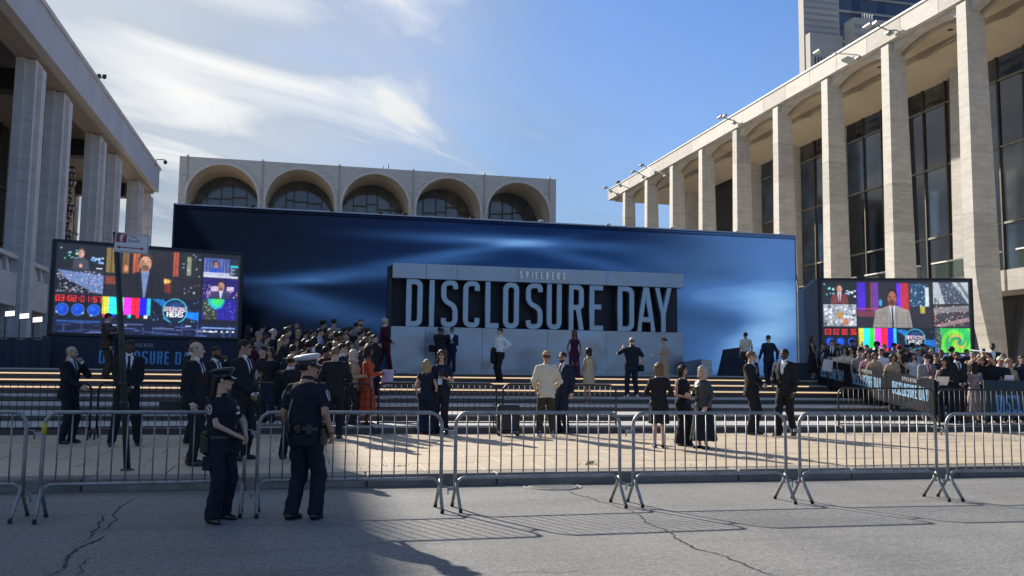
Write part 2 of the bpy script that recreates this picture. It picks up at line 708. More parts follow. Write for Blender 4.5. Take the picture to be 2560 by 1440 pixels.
crack(cp([(330, 1425), (450, 1375), (470, 1330), (500, 1265), (560, 1215), (610, 1200), (700, 1165), (745, 1135)], 0, 940, 2.844), .016, 1)
crack(cp([(590, 1180), (650, 1140), (660, 1105), (712, 1075), (690, 1045), (732, 1020), (720, 985)], 0, 940, 2.844), .012, 2)
crack(cp([(700, 1112), (760, 1080), (790, 1040), (832, 1018), (798, 985), (855, 930), (900, 900), (965, 868)], 0, 940, 2.844), .010, 3)
crack(cp([(550, 1422), (585, 1385), (575, 1345), (610, 1310), (640, 1290)], 0, 940, 2.844), .010, 4)
crack(cp([(1580, 635), (1640, 670), (1740, 690), (1810, 720), (1900, 740), (1960, 762), (2050, 790), (2110, 822), (2150, 870), (2200, 890),
          (2275, 922), (2330, 945), (2360, 985), (2440, 1020), (2505, 1062), (2560, 1072)], 860, 1000, 2.844), .013, 5)
crack(cp([(95, 990), (190, 1035), (240, 1065), (330, 1080), (430, 1105), (480, 1135), (570, 1165), (640, 1200), (700, 1220), (820, 1255)], 1660, 1000, 2.844), .013, 6)
crack(cp([(1090, 1250), (1300, 1215), (1500, 1226), (1800, 1205)], 860, 1000, 2.844), .006, 7)

# manhole cover let into the road
mh = at_z(1382, 1217, 0)
mt = thing('manhole_cover', 'round worn iron manhole cover set in the road near the kerb', 'manhole cover', (mh[0], mh[1], 0.004))
m_iron = M('cast_iron', (0.20, 0.195, 0.19), rough=0.7, metal=0.2, var=0.3, scale=14, bump=0.5, bscale=60)
MB().lathe([(0.36, -.003), (0.36, 0.002), (0.34, 0.004)], n=32).build('cover', asphalt, mt)
MB().tube([(0.41 * cos(a), 0.41 * sin(a), -.004) for a in np.linspace(0, 2 * pi, 33)[:-1]], 0.012, 6, closed=True).build('rim', m_iron, mt)
for k in range(7):
    w = sqrt(max(0.01, 0.3 ** 2 - (0.09 * (k - 3)) ** 2))
    MB().box(-w, w, 0.09 * (k - 3) - .012, 0.09 * (k - 3) + .012, 0.002, 0.008).build('rib', m_iron, mt)

# kerb, one stone after another
kerb = struct('kerb', (0, 12.92, 0))
rg = random.Random(3)
x = -14.0
while x < 24:
    w = 1.9 + rg.uniform(-.1, .1)
    d = rg.uniform(-.012, .012)
    MB().bbox(x + .008, x + w - .008, d, 0.40, -0.05, 0.165 + rg.uniform(-.006, .006), 0.018).build('kerb_stone', m_kerb, kerb)
    x += w

SWZ = 0.17
WALK_END = 19.7
WALK_SLOPE = 0.13 / (WALK_END - 13.3)


def walk_z(Y):
    return SWZ + max(0.0, Y - 13.3) * WALK_SLOPE


def walk_at(px, py):
    """where a photo point meets the gently rising sidewalk"""
    d = ray(px, py)
    t = (CAM_H - SWZ + 13.3 * WALK_SLOPE) / (WALK_SLOPE * d[1] - d[2])
    return CAMP + d * t


side = MB().prism([(13.30, 0.0), (WALK_END + .1, 0.0), (WALK_END + .1, walk_z(WALK_END + .1) - .012), (13.30, SWZ - .012)], 'x', -30, 45).build('sidewalk', m_joint)
tag(side, kind='structure')
TX, TY = 0.90, 0.90
tm = []
for v in range(4):
    o = MB().bbox(.005, TX - .005, .005, TY - .005, -0.03, 0, 0.006).build('paving_slab', m_pave if v % 3 else m_pave2)
    tm.append(o.data)
    bpy.data.objects.remove(o)
nt = 0
far_mb = MB()
TR = (WALK_END - 13.33) / 7
for j in range(7):
    for i in range(-22, 40):
        x0 = i * TX + (0.45 if j % 2 else 0.0)
        y0 = 13.33 + j * TR
        inview = -9.2 - (j * .12) < x0 < 19.5 + j * .4
        if inview and nt < 300:
            o = bpy.data.objects.new('paving_slab', tm[rg.randrange(4)])
            link(o, side)
            o.location = (x0, y0, walk_z(y0) + rg.uniform(-.003, .003))
            o.scale = (1, TR / TY, 1)
            o.rotation_euler = (math.atan(WALK_SLOPE) + rg.uniform(-.002, .002), rg.uniform(-.002, .002), 0)
            nt += 1
        else:
            far_mb.prism([(y0 + .005, walk_z(y0) - .03), (y0 + TR - .005, walk_z(y0 + TR) - .03), (y0 + TR - .005, walk_z(y0 + TR) - .002), (y0 + .005, walk_z(y0) - .002)], 'x', x0 + .005, x0 + TX - .005)
if far_mb.v:
    tag(far_mb.build('far_paving', m_pave, side), kind='stuff')

# weeds in the joint behind the kerb
m_weed = M('weed_leaf', (0.17, 0.19, 0.07), var=0.4, scale=20)
wb = MB()
for (px0, px1, py, n) in ((915, 1075, 1167, 34), (1440, 1500, 1164, 26), (1466, 1482, 1161, 22), (1700, 1760, 1164, 6)):
    for k in range(n):
        p = at_z(rg.uniform(px0, px1) if n != 34 else rg.choice((rg.gauss(935, 12), rg.gauss(1000, 22), rg.uniform(915, 1075))), py + rg.uniform(-2, 2), SWZ)
        for s_ in range(3):
            h = rg.uniform(.012, .045) * (1.7 if n == 22 else 1)
            a = rg.uniform(0, 6.28)
            lx, ly = cos(a) * h * .9, sin(a) * h * .5
            q = 0.0035
            wb.add([(p[0] - q, p[1], SWZ - .01), (p[0] + q, p[1], SWZ - .01), (p[0] + lx + q * .3, p[1] + ly, SWZ + h), (p[0] + lx * .5 - q, p[1] + ly * .5, SWZ + h * .6)], [(0, 1, 2, 3)])
tag(wb.build('weeds', m_weed, None, fix=False), 'thin green weeds growing in the joint behind the kerb', 'weeds', kind='stuff')

# ------------------------------------------------------------------ steps
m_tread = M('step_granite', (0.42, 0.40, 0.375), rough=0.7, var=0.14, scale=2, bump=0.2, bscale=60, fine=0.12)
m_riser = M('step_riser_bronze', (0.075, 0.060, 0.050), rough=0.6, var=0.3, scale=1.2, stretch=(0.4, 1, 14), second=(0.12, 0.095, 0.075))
m_slat = M('riser_slat', (0.13, 0.105, 0.085), rough=0.55, var=0.3, scale=2, stretch=(0.4, 1, 8))
m_led = emis('warm_led', (1.0, 0.70, 0.40), 0.55)
STEP_Y = [19.7, 21.8, 23.9, 26.0, 27.3, 28.6, 29.9]
STEP_Z = [0.47, 0.625, 0.77, 0.945, 1.155, 1.345, 1.53]
TOP_Y, TOP_Z = 31.2, 1.66


def ground_z(Y):
    if Y < 12.92:
        return 0.0
    if Y < STEP_Y[0]:
        return walk_z(Y)
    if Y >= TOP_Y:
        return TOP_Z
    z = STEP_Z[0]
    for a, b in zip(STEP_Y, STEP_Z):
        if Y >= a:
            z = b
    return z


steps = struct('steps', (0, STEP_Y[0], 0))
off = (0, STEP_Y[0], 0)
SX0, SX1 = -16.0, 34.0
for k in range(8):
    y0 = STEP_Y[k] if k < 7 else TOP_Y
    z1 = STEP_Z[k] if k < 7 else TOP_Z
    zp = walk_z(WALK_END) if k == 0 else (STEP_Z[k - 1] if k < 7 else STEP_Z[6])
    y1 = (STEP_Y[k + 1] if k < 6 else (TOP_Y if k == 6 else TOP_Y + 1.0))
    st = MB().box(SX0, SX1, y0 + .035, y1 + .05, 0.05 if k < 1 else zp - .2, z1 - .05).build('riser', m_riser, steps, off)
    # tread slabs with open joints
    xx = SX0
    while xx < SX1:
        w = 3.0
        MB().bbox(xx + .004, min(SX1, xx + w) - .004, y0, y1 + .03, z1 - .05, z1, .006).build('tread', m_tread, steps, off)
        xx += w
    nsl = 2 if k < 7 else 1
    for s in range(nsl):
        zz = zp + (z1 - .05 - zp) * (s + .55) / (nsl + .3)
        MB().box(SX0, SX1, y0 + .012, y0 + .034, zz - .012, zz + .012).build('slat', m_slat, steps, off)
    if k in (4, 5, 6):
        MB().box(SX0 + .1, 17.4 + .4 * (k == 4), y0 - .006, y0 + .03, z1 - .047, z1 - .010).build('light_strip', m_led, steps, off)
pl = MB().box(-60, 110, TOP_Y + 1.0, 160, 0, TOP_Z - .003).build('plaza', m_pave2)
tag(pl, kind='structure')

# ================================================================== BUILDINGS
m_trav = M('travertine', (0.47, 0.45, 0.415), rough=0.75, var=0.17, scale=1.3, stretch=(1, 1, 6), bump=0.15, bscale=30, fine=0.05, second=(0.37, 0.35, 0.32))
m_trav2 = M('travertine_pale', (0.54, 0.52, 0.48), rough=0.72, var=0.14, scale=1.5, stretch=(1, 1, 4), bump=0.15, bscale=30, fine=0.05, second=(0.43, 0.41, 0.38))
m_vault = M('vault_stone', (0.60, 0.515, 0.41), rough=0.7, var=0.10, scale=0.8, second=(0.53, 0.455, 0.36))  # tan warmth of bounced light mixed into the stone colour
m_soffit = M('ceiling_plaster', (0.60, 0.52, 0.40), rough=0.8, var=0.06, scale=0.5)
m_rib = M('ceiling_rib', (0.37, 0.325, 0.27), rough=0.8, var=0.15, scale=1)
m_glass = M('dark_glass', (0.012, 0.017, 0.026), rough=0.03, var=0.5, scale=0.5, spec=0.75)
m_glassb = M('glass_blue_reflection', (0.035, 0.060, 0.095), rough=0.04, var=0.6, scale=0.6, spec=0.8)  # blue reflections painted into the colour of some panes
m_glassc = M('grey_glass', (0.050, 0.055, 0.055), rough=0.05, var=0.6, scale=0.7, spec=0.8)
m_glassm = M('opera_glass', (0.055, 0.068, 0.080), rough=0.05, var=0.7, scale=0.28, spec=0.9, second=(0.16, 0.15, 0.12))  # paler blotches put reflection variation into the glass colour
m_glass2 = M('tower_glass', (0.028, 0.034, 0.048), rough=0.10, var=0.5, scale=0.3, spec=0.9)
m_mull = M('bronze_mullion', (0.085, 0.075, 0.065), rough=0.5, metal=0.4, var=0.2, scale=3)
m_mull2 = M('pale_mullion', (0.22, 0.20, 0.17), rough=0.5, metal=0.3, var=0.2, scale=3)
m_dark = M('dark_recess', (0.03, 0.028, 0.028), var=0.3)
m_alu = M('galvanised', (0.30, 0.305, 0.31), rough=0.50, metal=0.70, var=0.22, scale=9, second=(0.20, 0.20, 0.205), bump=0.15, bscale=40)
m_coping = M('metal_coping', (0.82, 0.82, 0.80), rough=0.4, var=0.05)

# ---------------- opera house at the back of the plaza
opera = thing('opera_house', 'pale stone opera house with five tall round arches behind the blue backdrop', 'building', (8.85, 120, 0))
OF = (8.85, 120, 0)
centers = [-10.9 + 9.875 * k for k in range(5)]
RA = 4.42
ZS = 24.05


def arch_loop(cx, r, zs, zb, n=28):
    p = [(cx - r, zb), (cx + r, zb)]
    for i in range(n + 1):
        a = pi * i / n
        p.append((cx + r * cos(a), zs + r * sin(a)))
    return p


loops = [[(-16.3, 1.6), (34.0, 1.6), (34.0, 29.3), (-16.3, 29.3)]]
for c in centers:
    loops.append(arch_loop(c, RA, ZS, 2.2)[::-1])
fw = outline_mesh('facade', loops, 0.8, m_trav, opera)
fw.location = (-8.85, 0, 0)
for k in range(6):
    xj = -16.3 + 1.0 if k == 0 else (34.0 - 1.0 if k == 5 else (centers[k - 1] + centers[k]) / 2)
    MB().box(xj - .07, xj + .07, 119.90, 119.99, 2, 29.3).build('bay_joint', m_rib, opera, OF)
    MB().box(xj - .16, xj + .16, 119.8, 120.1, 29.3, 29.5).build('roof_bracket', m_coping, opera, OF)
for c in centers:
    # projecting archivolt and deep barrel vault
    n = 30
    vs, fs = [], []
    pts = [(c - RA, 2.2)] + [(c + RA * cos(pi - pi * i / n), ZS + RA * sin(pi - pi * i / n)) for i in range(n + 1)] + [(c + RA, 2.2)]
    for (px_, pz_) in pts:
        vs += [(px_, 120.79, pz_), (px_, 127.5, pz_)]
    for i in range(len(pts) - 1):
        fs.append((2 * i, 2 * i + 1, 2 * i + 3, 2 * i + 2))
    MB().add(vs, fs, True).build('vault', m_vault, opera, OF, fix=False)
    a2 = MB()
    for i in range(n):
        t0, t1 = pi * i / n, pi * (i + 0.975) / n
        q = []
        for y in (119.86, 120.0):
            for (r, t) in ((RA + .02, t0), (RA + .34, t0), (RA + .34, t1), (RA + .02, t1)):
                q.append((c + r * cos(t), y, ZS + r * sin(t)))
        a2.hexa(q)
    a2.build('archivolt', m_trav2, opera, OF)
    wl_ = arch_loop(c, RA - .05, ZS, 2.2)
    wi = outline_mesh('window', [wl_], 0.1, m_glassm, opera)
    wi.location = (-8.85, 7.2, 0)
    rg2 = random.Random(int(c * 10))

    def ztop(x):
        return ZS + sqrt(max(0, (RA - .1) ** 2 - (x - c) ** 2))
    vx = sorted([-2.6, -0.75, 0.75, 2.6] if rg2.random() < .5 else [-2.0, -0.9, 0.9, 2.9])
    for v in vx:
        MB().box(c + v - .07, c + v + .07, 127.0, 127.19, 2.2, ztop(c + v)).build('mullion', m_mull, wi, (0, 127.2, 0))
    xs_ = [-RA + .2] + vx + [RA - .2]
    for a, b in zip(xs_[:-1], xs_[1:]):
        for z in (21.0, 23.2 + rg2.uniform(-.4, .4), 25.3 + rg2.uniform(-.5, .5)):
            xa, xb = c + a, c + b
            if z < min(ztop(xa), ztop(xb)):
                MB().box(xa + .07, xb - .07, 127.02, 127.19, z - .09, z + .09).build('transom', m_mull, wi, (0, 127.2, 0))
MB().box(-16.3, 34, 128.5, 170, 1.6, 29.0).build('main_block', m_trav, opera, OF)
for (xa, xb) in ((-16.3, -15.4), (33.1, 34.0)):
    MB().box(xa, xb, 120.8, 128.5, 1.6, 29.25).build('end_wall', m_trav, opera, OF)
MB().box(-15.4, 33.1, 120.8, 128.5, 28.9, 29.2).build('roof', m_trav, opera, OF)
MB().tube([(10.5, 121, 29.3), (10.5, 121, 30.2)], .07, 6).tube([(9.8, 121, 29.3), (9.8, 121, 29.9)], .06, 6).build('roof_post', m_alu, opera, OF)

# ---------------- concert hall on the right: tapered columns along the plaza
hall = thing('concert_hall', 'colonnaded concert hall on the right with tapering stone columns and dark glass', 'building', (32.2, 60, 0))
HF = (32.2, 60, 0)
COLY = [37.95 + 6.2 * k for k in range(-2, 9)]
zl = [1.66, 4.4, 7.2, 9.9, 12.7, 15.4, 18.2, 20.9]


def csec(z):
    t = [(1.66, .75, 1.65, .36), (7.2, -.10, 1.34, .40), (20.92, 0.0, 1.08, .34)]
    for a, b in zip(t[:-1], t[1:]):
        if z <= b[0]:
            f = (z - a[0]) / (b[0] - a[0])
            f2 = f * f * (3 - 2 * f) if b[0] < 8 else f
            return [a[i] + (b[i] - a[i]) * f2 for i in (1, 2, 3)]
    return list(t[-1][1:])


def cpoly(z, inset=0.0):
    f, bk, hw = csec(z)
    f += inset
    bk -= inset
    hw -= inset
    d = bk - f
    g0, g1 = f + d * .34, f + d * .64
    return [(f, -hw, z), (g0, -hw, z), (g0 + .03, -hw + .05, z), (g1 - .03, -hw + .05, z), (g1, -hw, z), (bk, -hw, z),
            (bk, hw, z), (g1, hw, z), (g1 - .03, hw - .05, z), (g0 + .03, hw - .05, z), (g0, hw, z), (f, hw, z)]


def loft(polys):
    n = len(polys[0])
    mb = MB()
    vs = [p for q in polys for p in q]
    fs = [tuple(range(n))[::-1], tuple(range((len(polys) - 1) * n, len(polys) * n))]
    for k in range(len(polys) - 1):
        for i in range(n):
            fs.append((k * n + i, k * n + (i + 1) % n, (k + 1) * n + (i + 1) % n, (k + 1) * n + i))
    return mb.add(vs, fs)


core = loft([cpoly(z, .07) for z in (1.66, 3, 4.4, 5.8, 7.2, 12, 20.9)]).build('column', m_joint)
blocks = []
for a, b in zip(zl[:-1], zl[1:]):
    zs = np.linspace(a + .006, b - .006, 4)
    blocks.append([loft([cpoly(z) for z in zs]).build('stone_block', mm) for mm in (m_trav2, m_trav)])
for ci, Y in enumerate(COLY):
    c = bpy.data.objects.new('column', core.data)
    link(c, hall)
    c.location = (0, Y - 60, 0)
    for k, bl in enumerate(blocks):
        o = bpy.data.objects.new('stone_block', bl[(ci * 3 + k * 7) % 5 == 0].data)
        link(o, c)
bpy.data.objects.remove(core)
for bl in blocks:
    for o in bl:
        bpy.data.objects.remove(o)
# fascia panels with open joints, coping
yy = 24.0
while yy < 92.3:
    y2 = min(yy + 3.1, 92.4)
    MB().bbox(32.12, 33.4, yy + .008, y2 - .008, 20.92, 22.0, .008).build('fascia_panel', m_trav2 if rg.random() < .6 else m_trav, hall, HF)
    yy = y2
MB().box(32.06, 33.0, 24, 92.46, 22.0, 22.09).build('coping', m_coping, hall, HF)
MB().box(33.4, 60, 24, 92.3, 21.0, 21.9).build('roof', m_trav, hall, HF)
MB().box(32.9, 41.2, 24, 92.3, 20.80, 20.99).build('ceiling', m_soffit, hall, HF)
MB().prism([(35.12, 20.55), (37.58, 19.75), (37.58, 20.79), (35.12, 20.79)], 'y', 24, 82).build('sloping_ceiling', m_soffit, hall, HF)
for a, b in zip(COLY[:-1], COLY[1:]):
    # shallow stone arch between columns, then a dark curved rib further in
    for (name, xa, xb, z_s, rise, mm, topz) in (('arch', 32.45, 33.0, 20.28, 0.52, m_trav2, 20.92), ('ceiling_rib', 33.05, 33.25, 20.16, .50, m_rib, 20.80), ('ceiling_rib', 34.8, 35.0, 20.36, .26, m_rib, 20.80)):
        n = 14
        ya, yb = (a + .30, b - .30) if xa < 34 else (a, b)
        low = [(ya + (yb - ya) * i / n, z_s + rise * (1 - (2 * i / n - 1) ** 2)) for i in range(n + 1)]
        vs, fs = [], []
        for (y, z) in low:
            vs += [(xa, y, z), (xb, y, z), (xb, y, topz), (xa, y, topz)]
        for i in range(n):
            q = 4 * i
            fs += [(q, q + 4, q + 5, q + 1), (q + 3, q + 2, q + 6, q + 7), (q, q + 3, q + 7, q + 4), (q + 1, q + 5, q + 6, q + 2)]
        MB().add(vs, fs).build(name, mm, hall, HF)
    for xx in (34.1,):
        MB().lathe([(.16, -.012), (.16, 0)], ((xx), (a + b) / 2, 20.80), 12).build('recessed_light', m_dark, hall, HF)
# inner piers, glass wall, terrace
gi = 37.6
for Y in COLY[:8]:
    MB().hexa([(36.5, Y - .42, 1.66), (37.8, Y - .42, 1.66), (37.8, Y + .42, 1.66), (36.5, Y + .42, 1.66),
               (36.8, Y - .38, 20.79), (37.8, Y - .38, 20.79), (37.8, Y + .38, 20.79), (36.8, Y + .38, 20.79)]).build('inner_pier', m_trav, hall, HF)
for a, b in zip(COLY[:8], COLY[1:8]):
    wnd = MB().box(gi, gi + .05, a + .45, b - .45, 7.2, 20.3).build('window', m_glass, hall, HF)
    for f_ in (.16, .24, .62):
        y = a + .45 + (b - a - .9) * f_
        MB().box(gi - .12, gi - .014, y - .05, y + .05, 7.2, 20.2).build('mullion', m_mull, wnd, HF)
    ys_ = [a + .45 + (b - a - .9) * f_ for f_ in (0, .16, .24, .62, 1)]
    zs_ = [7.2, 10.3, 14.6, 18.4, 20.3]
    for yi in range(4):
        for zi in range(4):
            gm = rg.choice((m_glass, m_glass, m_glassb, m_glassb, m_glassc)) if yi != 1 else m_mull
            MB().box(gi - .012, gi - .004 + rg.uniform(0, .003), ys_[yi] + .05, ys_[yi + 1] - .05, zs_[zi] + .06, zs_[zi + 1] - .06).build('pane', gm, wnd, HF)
    for z in (10.3, 14.6, 18.4):
        MB().box(gi - .09, gi - .013, a + .47, b - .47, z - .06, z + .06).build('transom', m_mull2, wnd, HF)
    # terrace slab edge, glass balustrade with handrail
    MB().box(34.2, 37.6, a + .1, b - .1, 6.1, 7.15).build('terrace_slab', m_trav, hall, HF)
    bal = MB().box(34.45, 34.47, a + .5, b - .5, 7.16, 8.1).build('balustrade', M('rail_glass', (0.25, 0.32, 0.31), rough=0.06, trans=0.85, var=.05), hall, HF)
    MB().box(34.40, 34.52, a + .5, b - .5, 8.1, 8.18).build('handrail', m_coping, bal, HF)
    MB().box(36.4, 36.5, a + .3, b - .3, 1.66, 6.1).build('ground_floor_glass', m_glass, hall, HF)
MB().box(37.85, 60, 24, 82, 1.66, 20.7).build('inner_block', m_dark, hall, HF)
MB().box(36.6, 37.84, 81.2, 82.5, 1.66, 20.7).build('end_pier', m_trav, hall, HF)

# ---------------- theatre on the left: paired columns under a deep fascia
thea = thing('theatre', 'theatre on the left in shade with paired slab columns under a deep fascia', 'building', (-15.6, 62, 0))
TF = (-15.6, 62, 0)
m_conc = M('theatre_stone', (0.60, 0.575, 0.55), rough=0.75, var=0.10, scale=0.8, stretch=(1, 1, 4), bump=0.15, bscale=30, second=(0.50, 0.48, 0.46))
m_conc2 = M('theatre_fascia', (0.52, 0.51, 0.52), rough=0.7, var=0.08, scale=0.4, second=(0.46, 0.45, 0.455))
yy = 28.0
while yy < 94.4:
    y2 = min(yy + 6.64, 94.45)
    MB().bbox(-16.2, -14.67, yy + .008, y2 - .008, 19.5, 21.72, .012).build('fascia_panel', m_conc2, thea, TF)
    yy = y2
MB().box(-16.2, -14.55, 28, 94.6, 21.72, 22.0).build('cornice', m_conc, thea, TF)
MB().box(-60, -16.2, 28, 94.4, 20.1, 21.8).build('roof', m_conc2, thea, TF)
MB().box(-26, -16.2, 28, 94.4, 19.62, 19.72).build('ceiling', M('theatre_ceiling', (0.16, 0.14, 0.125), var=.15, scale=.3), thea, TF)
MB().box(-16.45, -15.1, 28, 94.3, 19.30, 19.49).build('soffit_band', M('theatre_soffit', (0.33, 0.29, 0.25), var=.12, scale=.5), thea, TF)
KCY = [38.7, 44.9, 55.3, 61.5, 72.0, 78.0, 88.6, 94.0]
for i, Y in enumerate(KCY):
    c = MB().box(-16.40, -15.92, Y - .9, Y + .75, 1.66, 19.29).build('column', m_conc, thea, TF)
    MB().box(-15.915, -15.38, Y - .75, Y + .6, 1.66, 19.25).build('front_slab', m_conc, c, TF)
    MB().box(-15.375, -15.15, Y - .25, Y + .55, 1.66, 18.9).build('fin', m_conc, c, TF)
    for z in (5.2, 8.7, 12.2, 15.7):
        MB().box(-15.9, -15.385, Y - .756, Y - .75, z - .008, z + .008).build('joint', m_joint, c, TF)
for i in range(0, 8, 2):
    Y0 = KCY[i]
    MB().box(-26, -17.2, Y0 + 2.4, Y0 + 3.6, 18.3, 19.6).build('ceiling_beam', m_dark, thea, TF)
# terrace parapet between the columns
for a, b in zip(KCY[:5], KCY[1:6]):
    pr = MB().box(-15.95, -15.6, a + .62, b - .87, 5.1, 6.9).build('parapet', m_conc, thea, TF)
    for k in range(int((b - a - 2) / 1.3) + 1):
        y = a + 1.2 + k * 1.3
        if y + .3 < b - 1.1:
            MB().prism([(y, 6.95), (y + .75, 6.95), (y, 7.7)], 'x', -15.9, -15.65).build('bracket', m_conc, pr, TF)
    MB().box(-15.95, -15.6, a + .62, b - .87, 7.7, 7.95).build('handrail', m_conc, pr, TF)
MB().box(-22, -17.2, 30, 80, 5.1, 5.6).build('terrace_slab', m_conc2, thea, TF)
# rear wall with stone piers and glass
for k in range(12):
    y = 29 + k * 5.5
    MB().box(-22.4, -21.6, y, y + 1.5, 1.66, 19.6).build('wall_pier', M('theatre_wall', (0.40, 0.345, 0.27), var=.1, scale=.6), thea, TF)
    w = MB().box(-22.2, -22.1, y + 1.5, y + 5.5, 1.66, 19.6).build('window', m_glass, thea, TF)
    for z in (7, 11, 15):
        MB().box(-22.09, -22.0, y + 1.5, y + 5.5, z - .08, z + .08).build('transom', m_mull, w, TF)
    MB().box(-22.09, -21.98, y + 3.4, y + 3.5, 1.66, 19.6).build('mullion', m_mull, w, TF)
# bead curtain hanging inside the colonnade
m_bead = M('metal_bead', (0.30, 0.28, 0.26), rough=0.25, metal=0.9, var=.2)
for (px_, X_) in ((168, -18.2), (176, -18.0)):
    p = at_x(px_, 520, X_)
    mb = MB()
    z = 6.2
    k = 0
    while z < 17.5:
        r = .20 if k % 2 else .28
        mb.lathe([(r * .3, -r), (r * .85, -r * .5), (r, 0), (r * .85, r * .5), (r * .3, r)], (p[0] + .12 * sin(k * 1.3), p[1], z), 8)
        z += r * 2 + .02
        k += 1
    mb.build('bead_string', m_bead, thea, TF)

# ---------------- towers beyond the concert hall
m_tpale = M('tower_stone', (0.42, 0.40, 0.37), rough=0.8, var=0.10, scale=0.15, stretch=(1, 1, 6))
m_tband = M('tower_band', (0.30, 0.295, 0.29), rough=0.7, var=0.15, scale=0.2)
tw = thing('apartment_tower', 'pale banded apartment tower rising behind the concert hall roof', 'building', (73, 118, 0))
W0 = (73, 118, 0)
MB().box(70.4, 76.3, 115, 116.4, 0, 84).build('tower_wall', m_tpale, tw, W0)
for k in range(40):
    z = 44 + k * .95
    MB().box(70.55, 76.15, 114.93, 114.99, z, z + .30).build('window_band', m_tband, tw, W0)
MB().box(70.5, 75.9, 113.6, 114.9, 0, 52.0).build('stepped_wing', m_tpale, tw, W0)
MB().box(76.1, 92.0, 111.2, 113.5, 0, 53.9).build('lower_wing', m_tpale, tw, W0)
for k in range(7):
    MB().box(76.3, 91.8, 111.12, 111.19, 44.6 + k * 1.3, 45.1 + k * 1.3).build('window_band', m_tband, tw, W0)
for k in range(9):
    x = 76.4 + k * .42
    MB().tube([(x, 112, 53.9), (x, 112, 54.7), (x - .12, 111.7, 54.9)], .07, 6).build('roof_vent', m_coping if k > 3 else m_dark, tw, W0)
for k in range(7):
    MB().box(71.2 + k * .5, 71.35 + k * .5, 113.52, 113.59, 46.5, 48.4).build('vent_slot', m_dark, tw, W0)
tg = thing('glass_tower', 'dark blue glass tower standing behind the pale banded tower', 'building', (92, 128.5, 0))
G0 = (92, 128.5, 0)
MB().box(84, 114, 128, 129, 0, 96).build('tower_body', m_tband, tg, G0)
rgw = random.Random(5)
for k in range(14):
    z = 52 + k * 2.6
    MB().box(83.9, 114, 127.75, 127.98, z, z + .35).build('floor_band', m_tband if k % 3 else m_glass2, tg, G0)
    for j in range(14):
        MB().box(84.1 + j * 1.6, 84.1 + j * 1.6 + 1.5, 127.9, 127.95, z + .36, z + 2.59).build('pane', m_glass2 if rgw.random() < .8 else m_glass, tg, G0)

# ---------------- small fixtures on the roof edges
m_fix = M('roof_fixture', (0.36, 0.37, 0.38), rough=0.45, metal=0.5, var=0.15)
m_fixd = M('roof_fixture_dark', (0.03, 0.03, 0.035), rough=0.5)
fx = [(2145, 140, 2046, 127, 'flat floodlight on a long thin arm, above the second nearest column'),
      (2220, 78, 2172, 62, 'bent white lamp bracket on the hall roof, nearest of the roof lights'),
      (1834, 303, 1802, 291, 'double floodlight on the hall roof over the middle columns'),
      (1663, 437, 1603, 412, 'flat floodlight on a slanting arm near the far end of the hall roof'),
      (1607, 440, 1583, 428, 'small hooked lamp beside the slanting floodlight on the hall roof'),
      (1550, 462, 1545, 454, 'tiny black box lamp on the hall roof by the far corner'),
      (1526, 476, 1513, 468, 'lamp on the very far corner of the hall roof')]
for i, (bx, by, hx, hy, lab) in enumerate(fx):
    b = at_x(bx, by, 32.1)
    h = at_x(hx, hy, 31.3)
    t = thing('roof_floodlight', lab, 'floodlight', tuple(b), 0, 'lamps along the concert hall roof edge')
    v = Vector(h) - Vector(b)
    mid = v * .5 + Vector((0, 0, .12 if i in (1, 4) else 0))
    MB().tube([(0, 0, -.1), (0, 0, .05), tuple(mid), tuple(v)], .045, 6).build('arm', m_fix, t)
    mm = m_fixd if i == 5 else m_fix
    MB().bbox(v.x - .18, v.x + .18, v.y - .35, v.y + .35, v.z - .12, v.z + .02, .03).build('lamp_head', mm, t)
    if i in (1, 2):
        MB().bbox(v.x - .12, v.x + .12, v.y - .9, v.y - .45, v.z - .22, v.z - .05, .03).build('lamp_head', mm, t)
    MB().bbox(-.12, .12, -.2, .2, -.16, -.02, .02).build('bracket', m_fix, t)
b = at_x(390, 408, -14.6)
t = thing('security_camera', 'dome security camera on a bracket at the theatre roof corner', 'camera', tuple(b))
MB().tube([(0, 0, -.2), (0, 0, .35), (.5, -.2, .35), (.9, -.3, .3)], .05, 6).build('arm', m_fixd, t)
MB().lathe([(.05, .12), (.17, .05), (.19, -.1), (.1, -.25), (.03, -.28)], (.9, -.3, .15), 12).build('dome', m_fixd, t)
b = at_x(247, 200, -14.6)
t = thing('roof_spotlight', 'twin spotlight clamped to the theatre roof edge', 'spotlight', tuple(b))
MB().tube([(0, 0, -.15), (0, 0, .15), (.35, 0, .2)], .04, 6).build('arm', m_fixd, t)
for s in (0, .35):
    MB().lathe([(.05, 0), (.14, .08), (.15, .3)], (s, 0, .1), 10).build('lamp_head', m_fixd, t)
# ================================================================== LETTERING
def rrect(x0, z0, x1, z1, rad, n=6):
    bl, br, tr, tl = rad
    p = []
    for (cx, cz, r, a0) in ((x0 + bl, z0 + bl, bl, 180), (x1 - br, z0 + br, br, 270), (x1 - tr, z1 - tr, tr, 0), (x0 + tl, z1 - tl, tl, 90)):
        if r <= 1e-5:
            p.append((cx, cz))
        else:
            for i in range(n + 1):
                a = radians(a0 + 90 * i / n)
                p.append((cx + r * cos(a), cz + r * sin(a)))
    return p


def round_path(pts, r, n=6):
    out = [pts[0]]
    for a, b, c in zip(pts[:-2], pts[1:-1], pts[2:]):
        A, B, C_ = map(np.array, (a, b, c))
        d1, d2 = A - B, C_ - B
        l1, l2 = np.linalg.norm(d1), np.linalg.norm(d2)
        k = min(r, l1 * .5, l2 * .5)
        p, q = B + d1 / l1 * k, B + d2 / l2 * k
        for i in range(n + 1):
            t = i / n
            out.append(tuple((1 - t) ** 2 * p + 2 * t * (1 - t) * B + t * t * q))
    out.append(pts[-1])
    return out


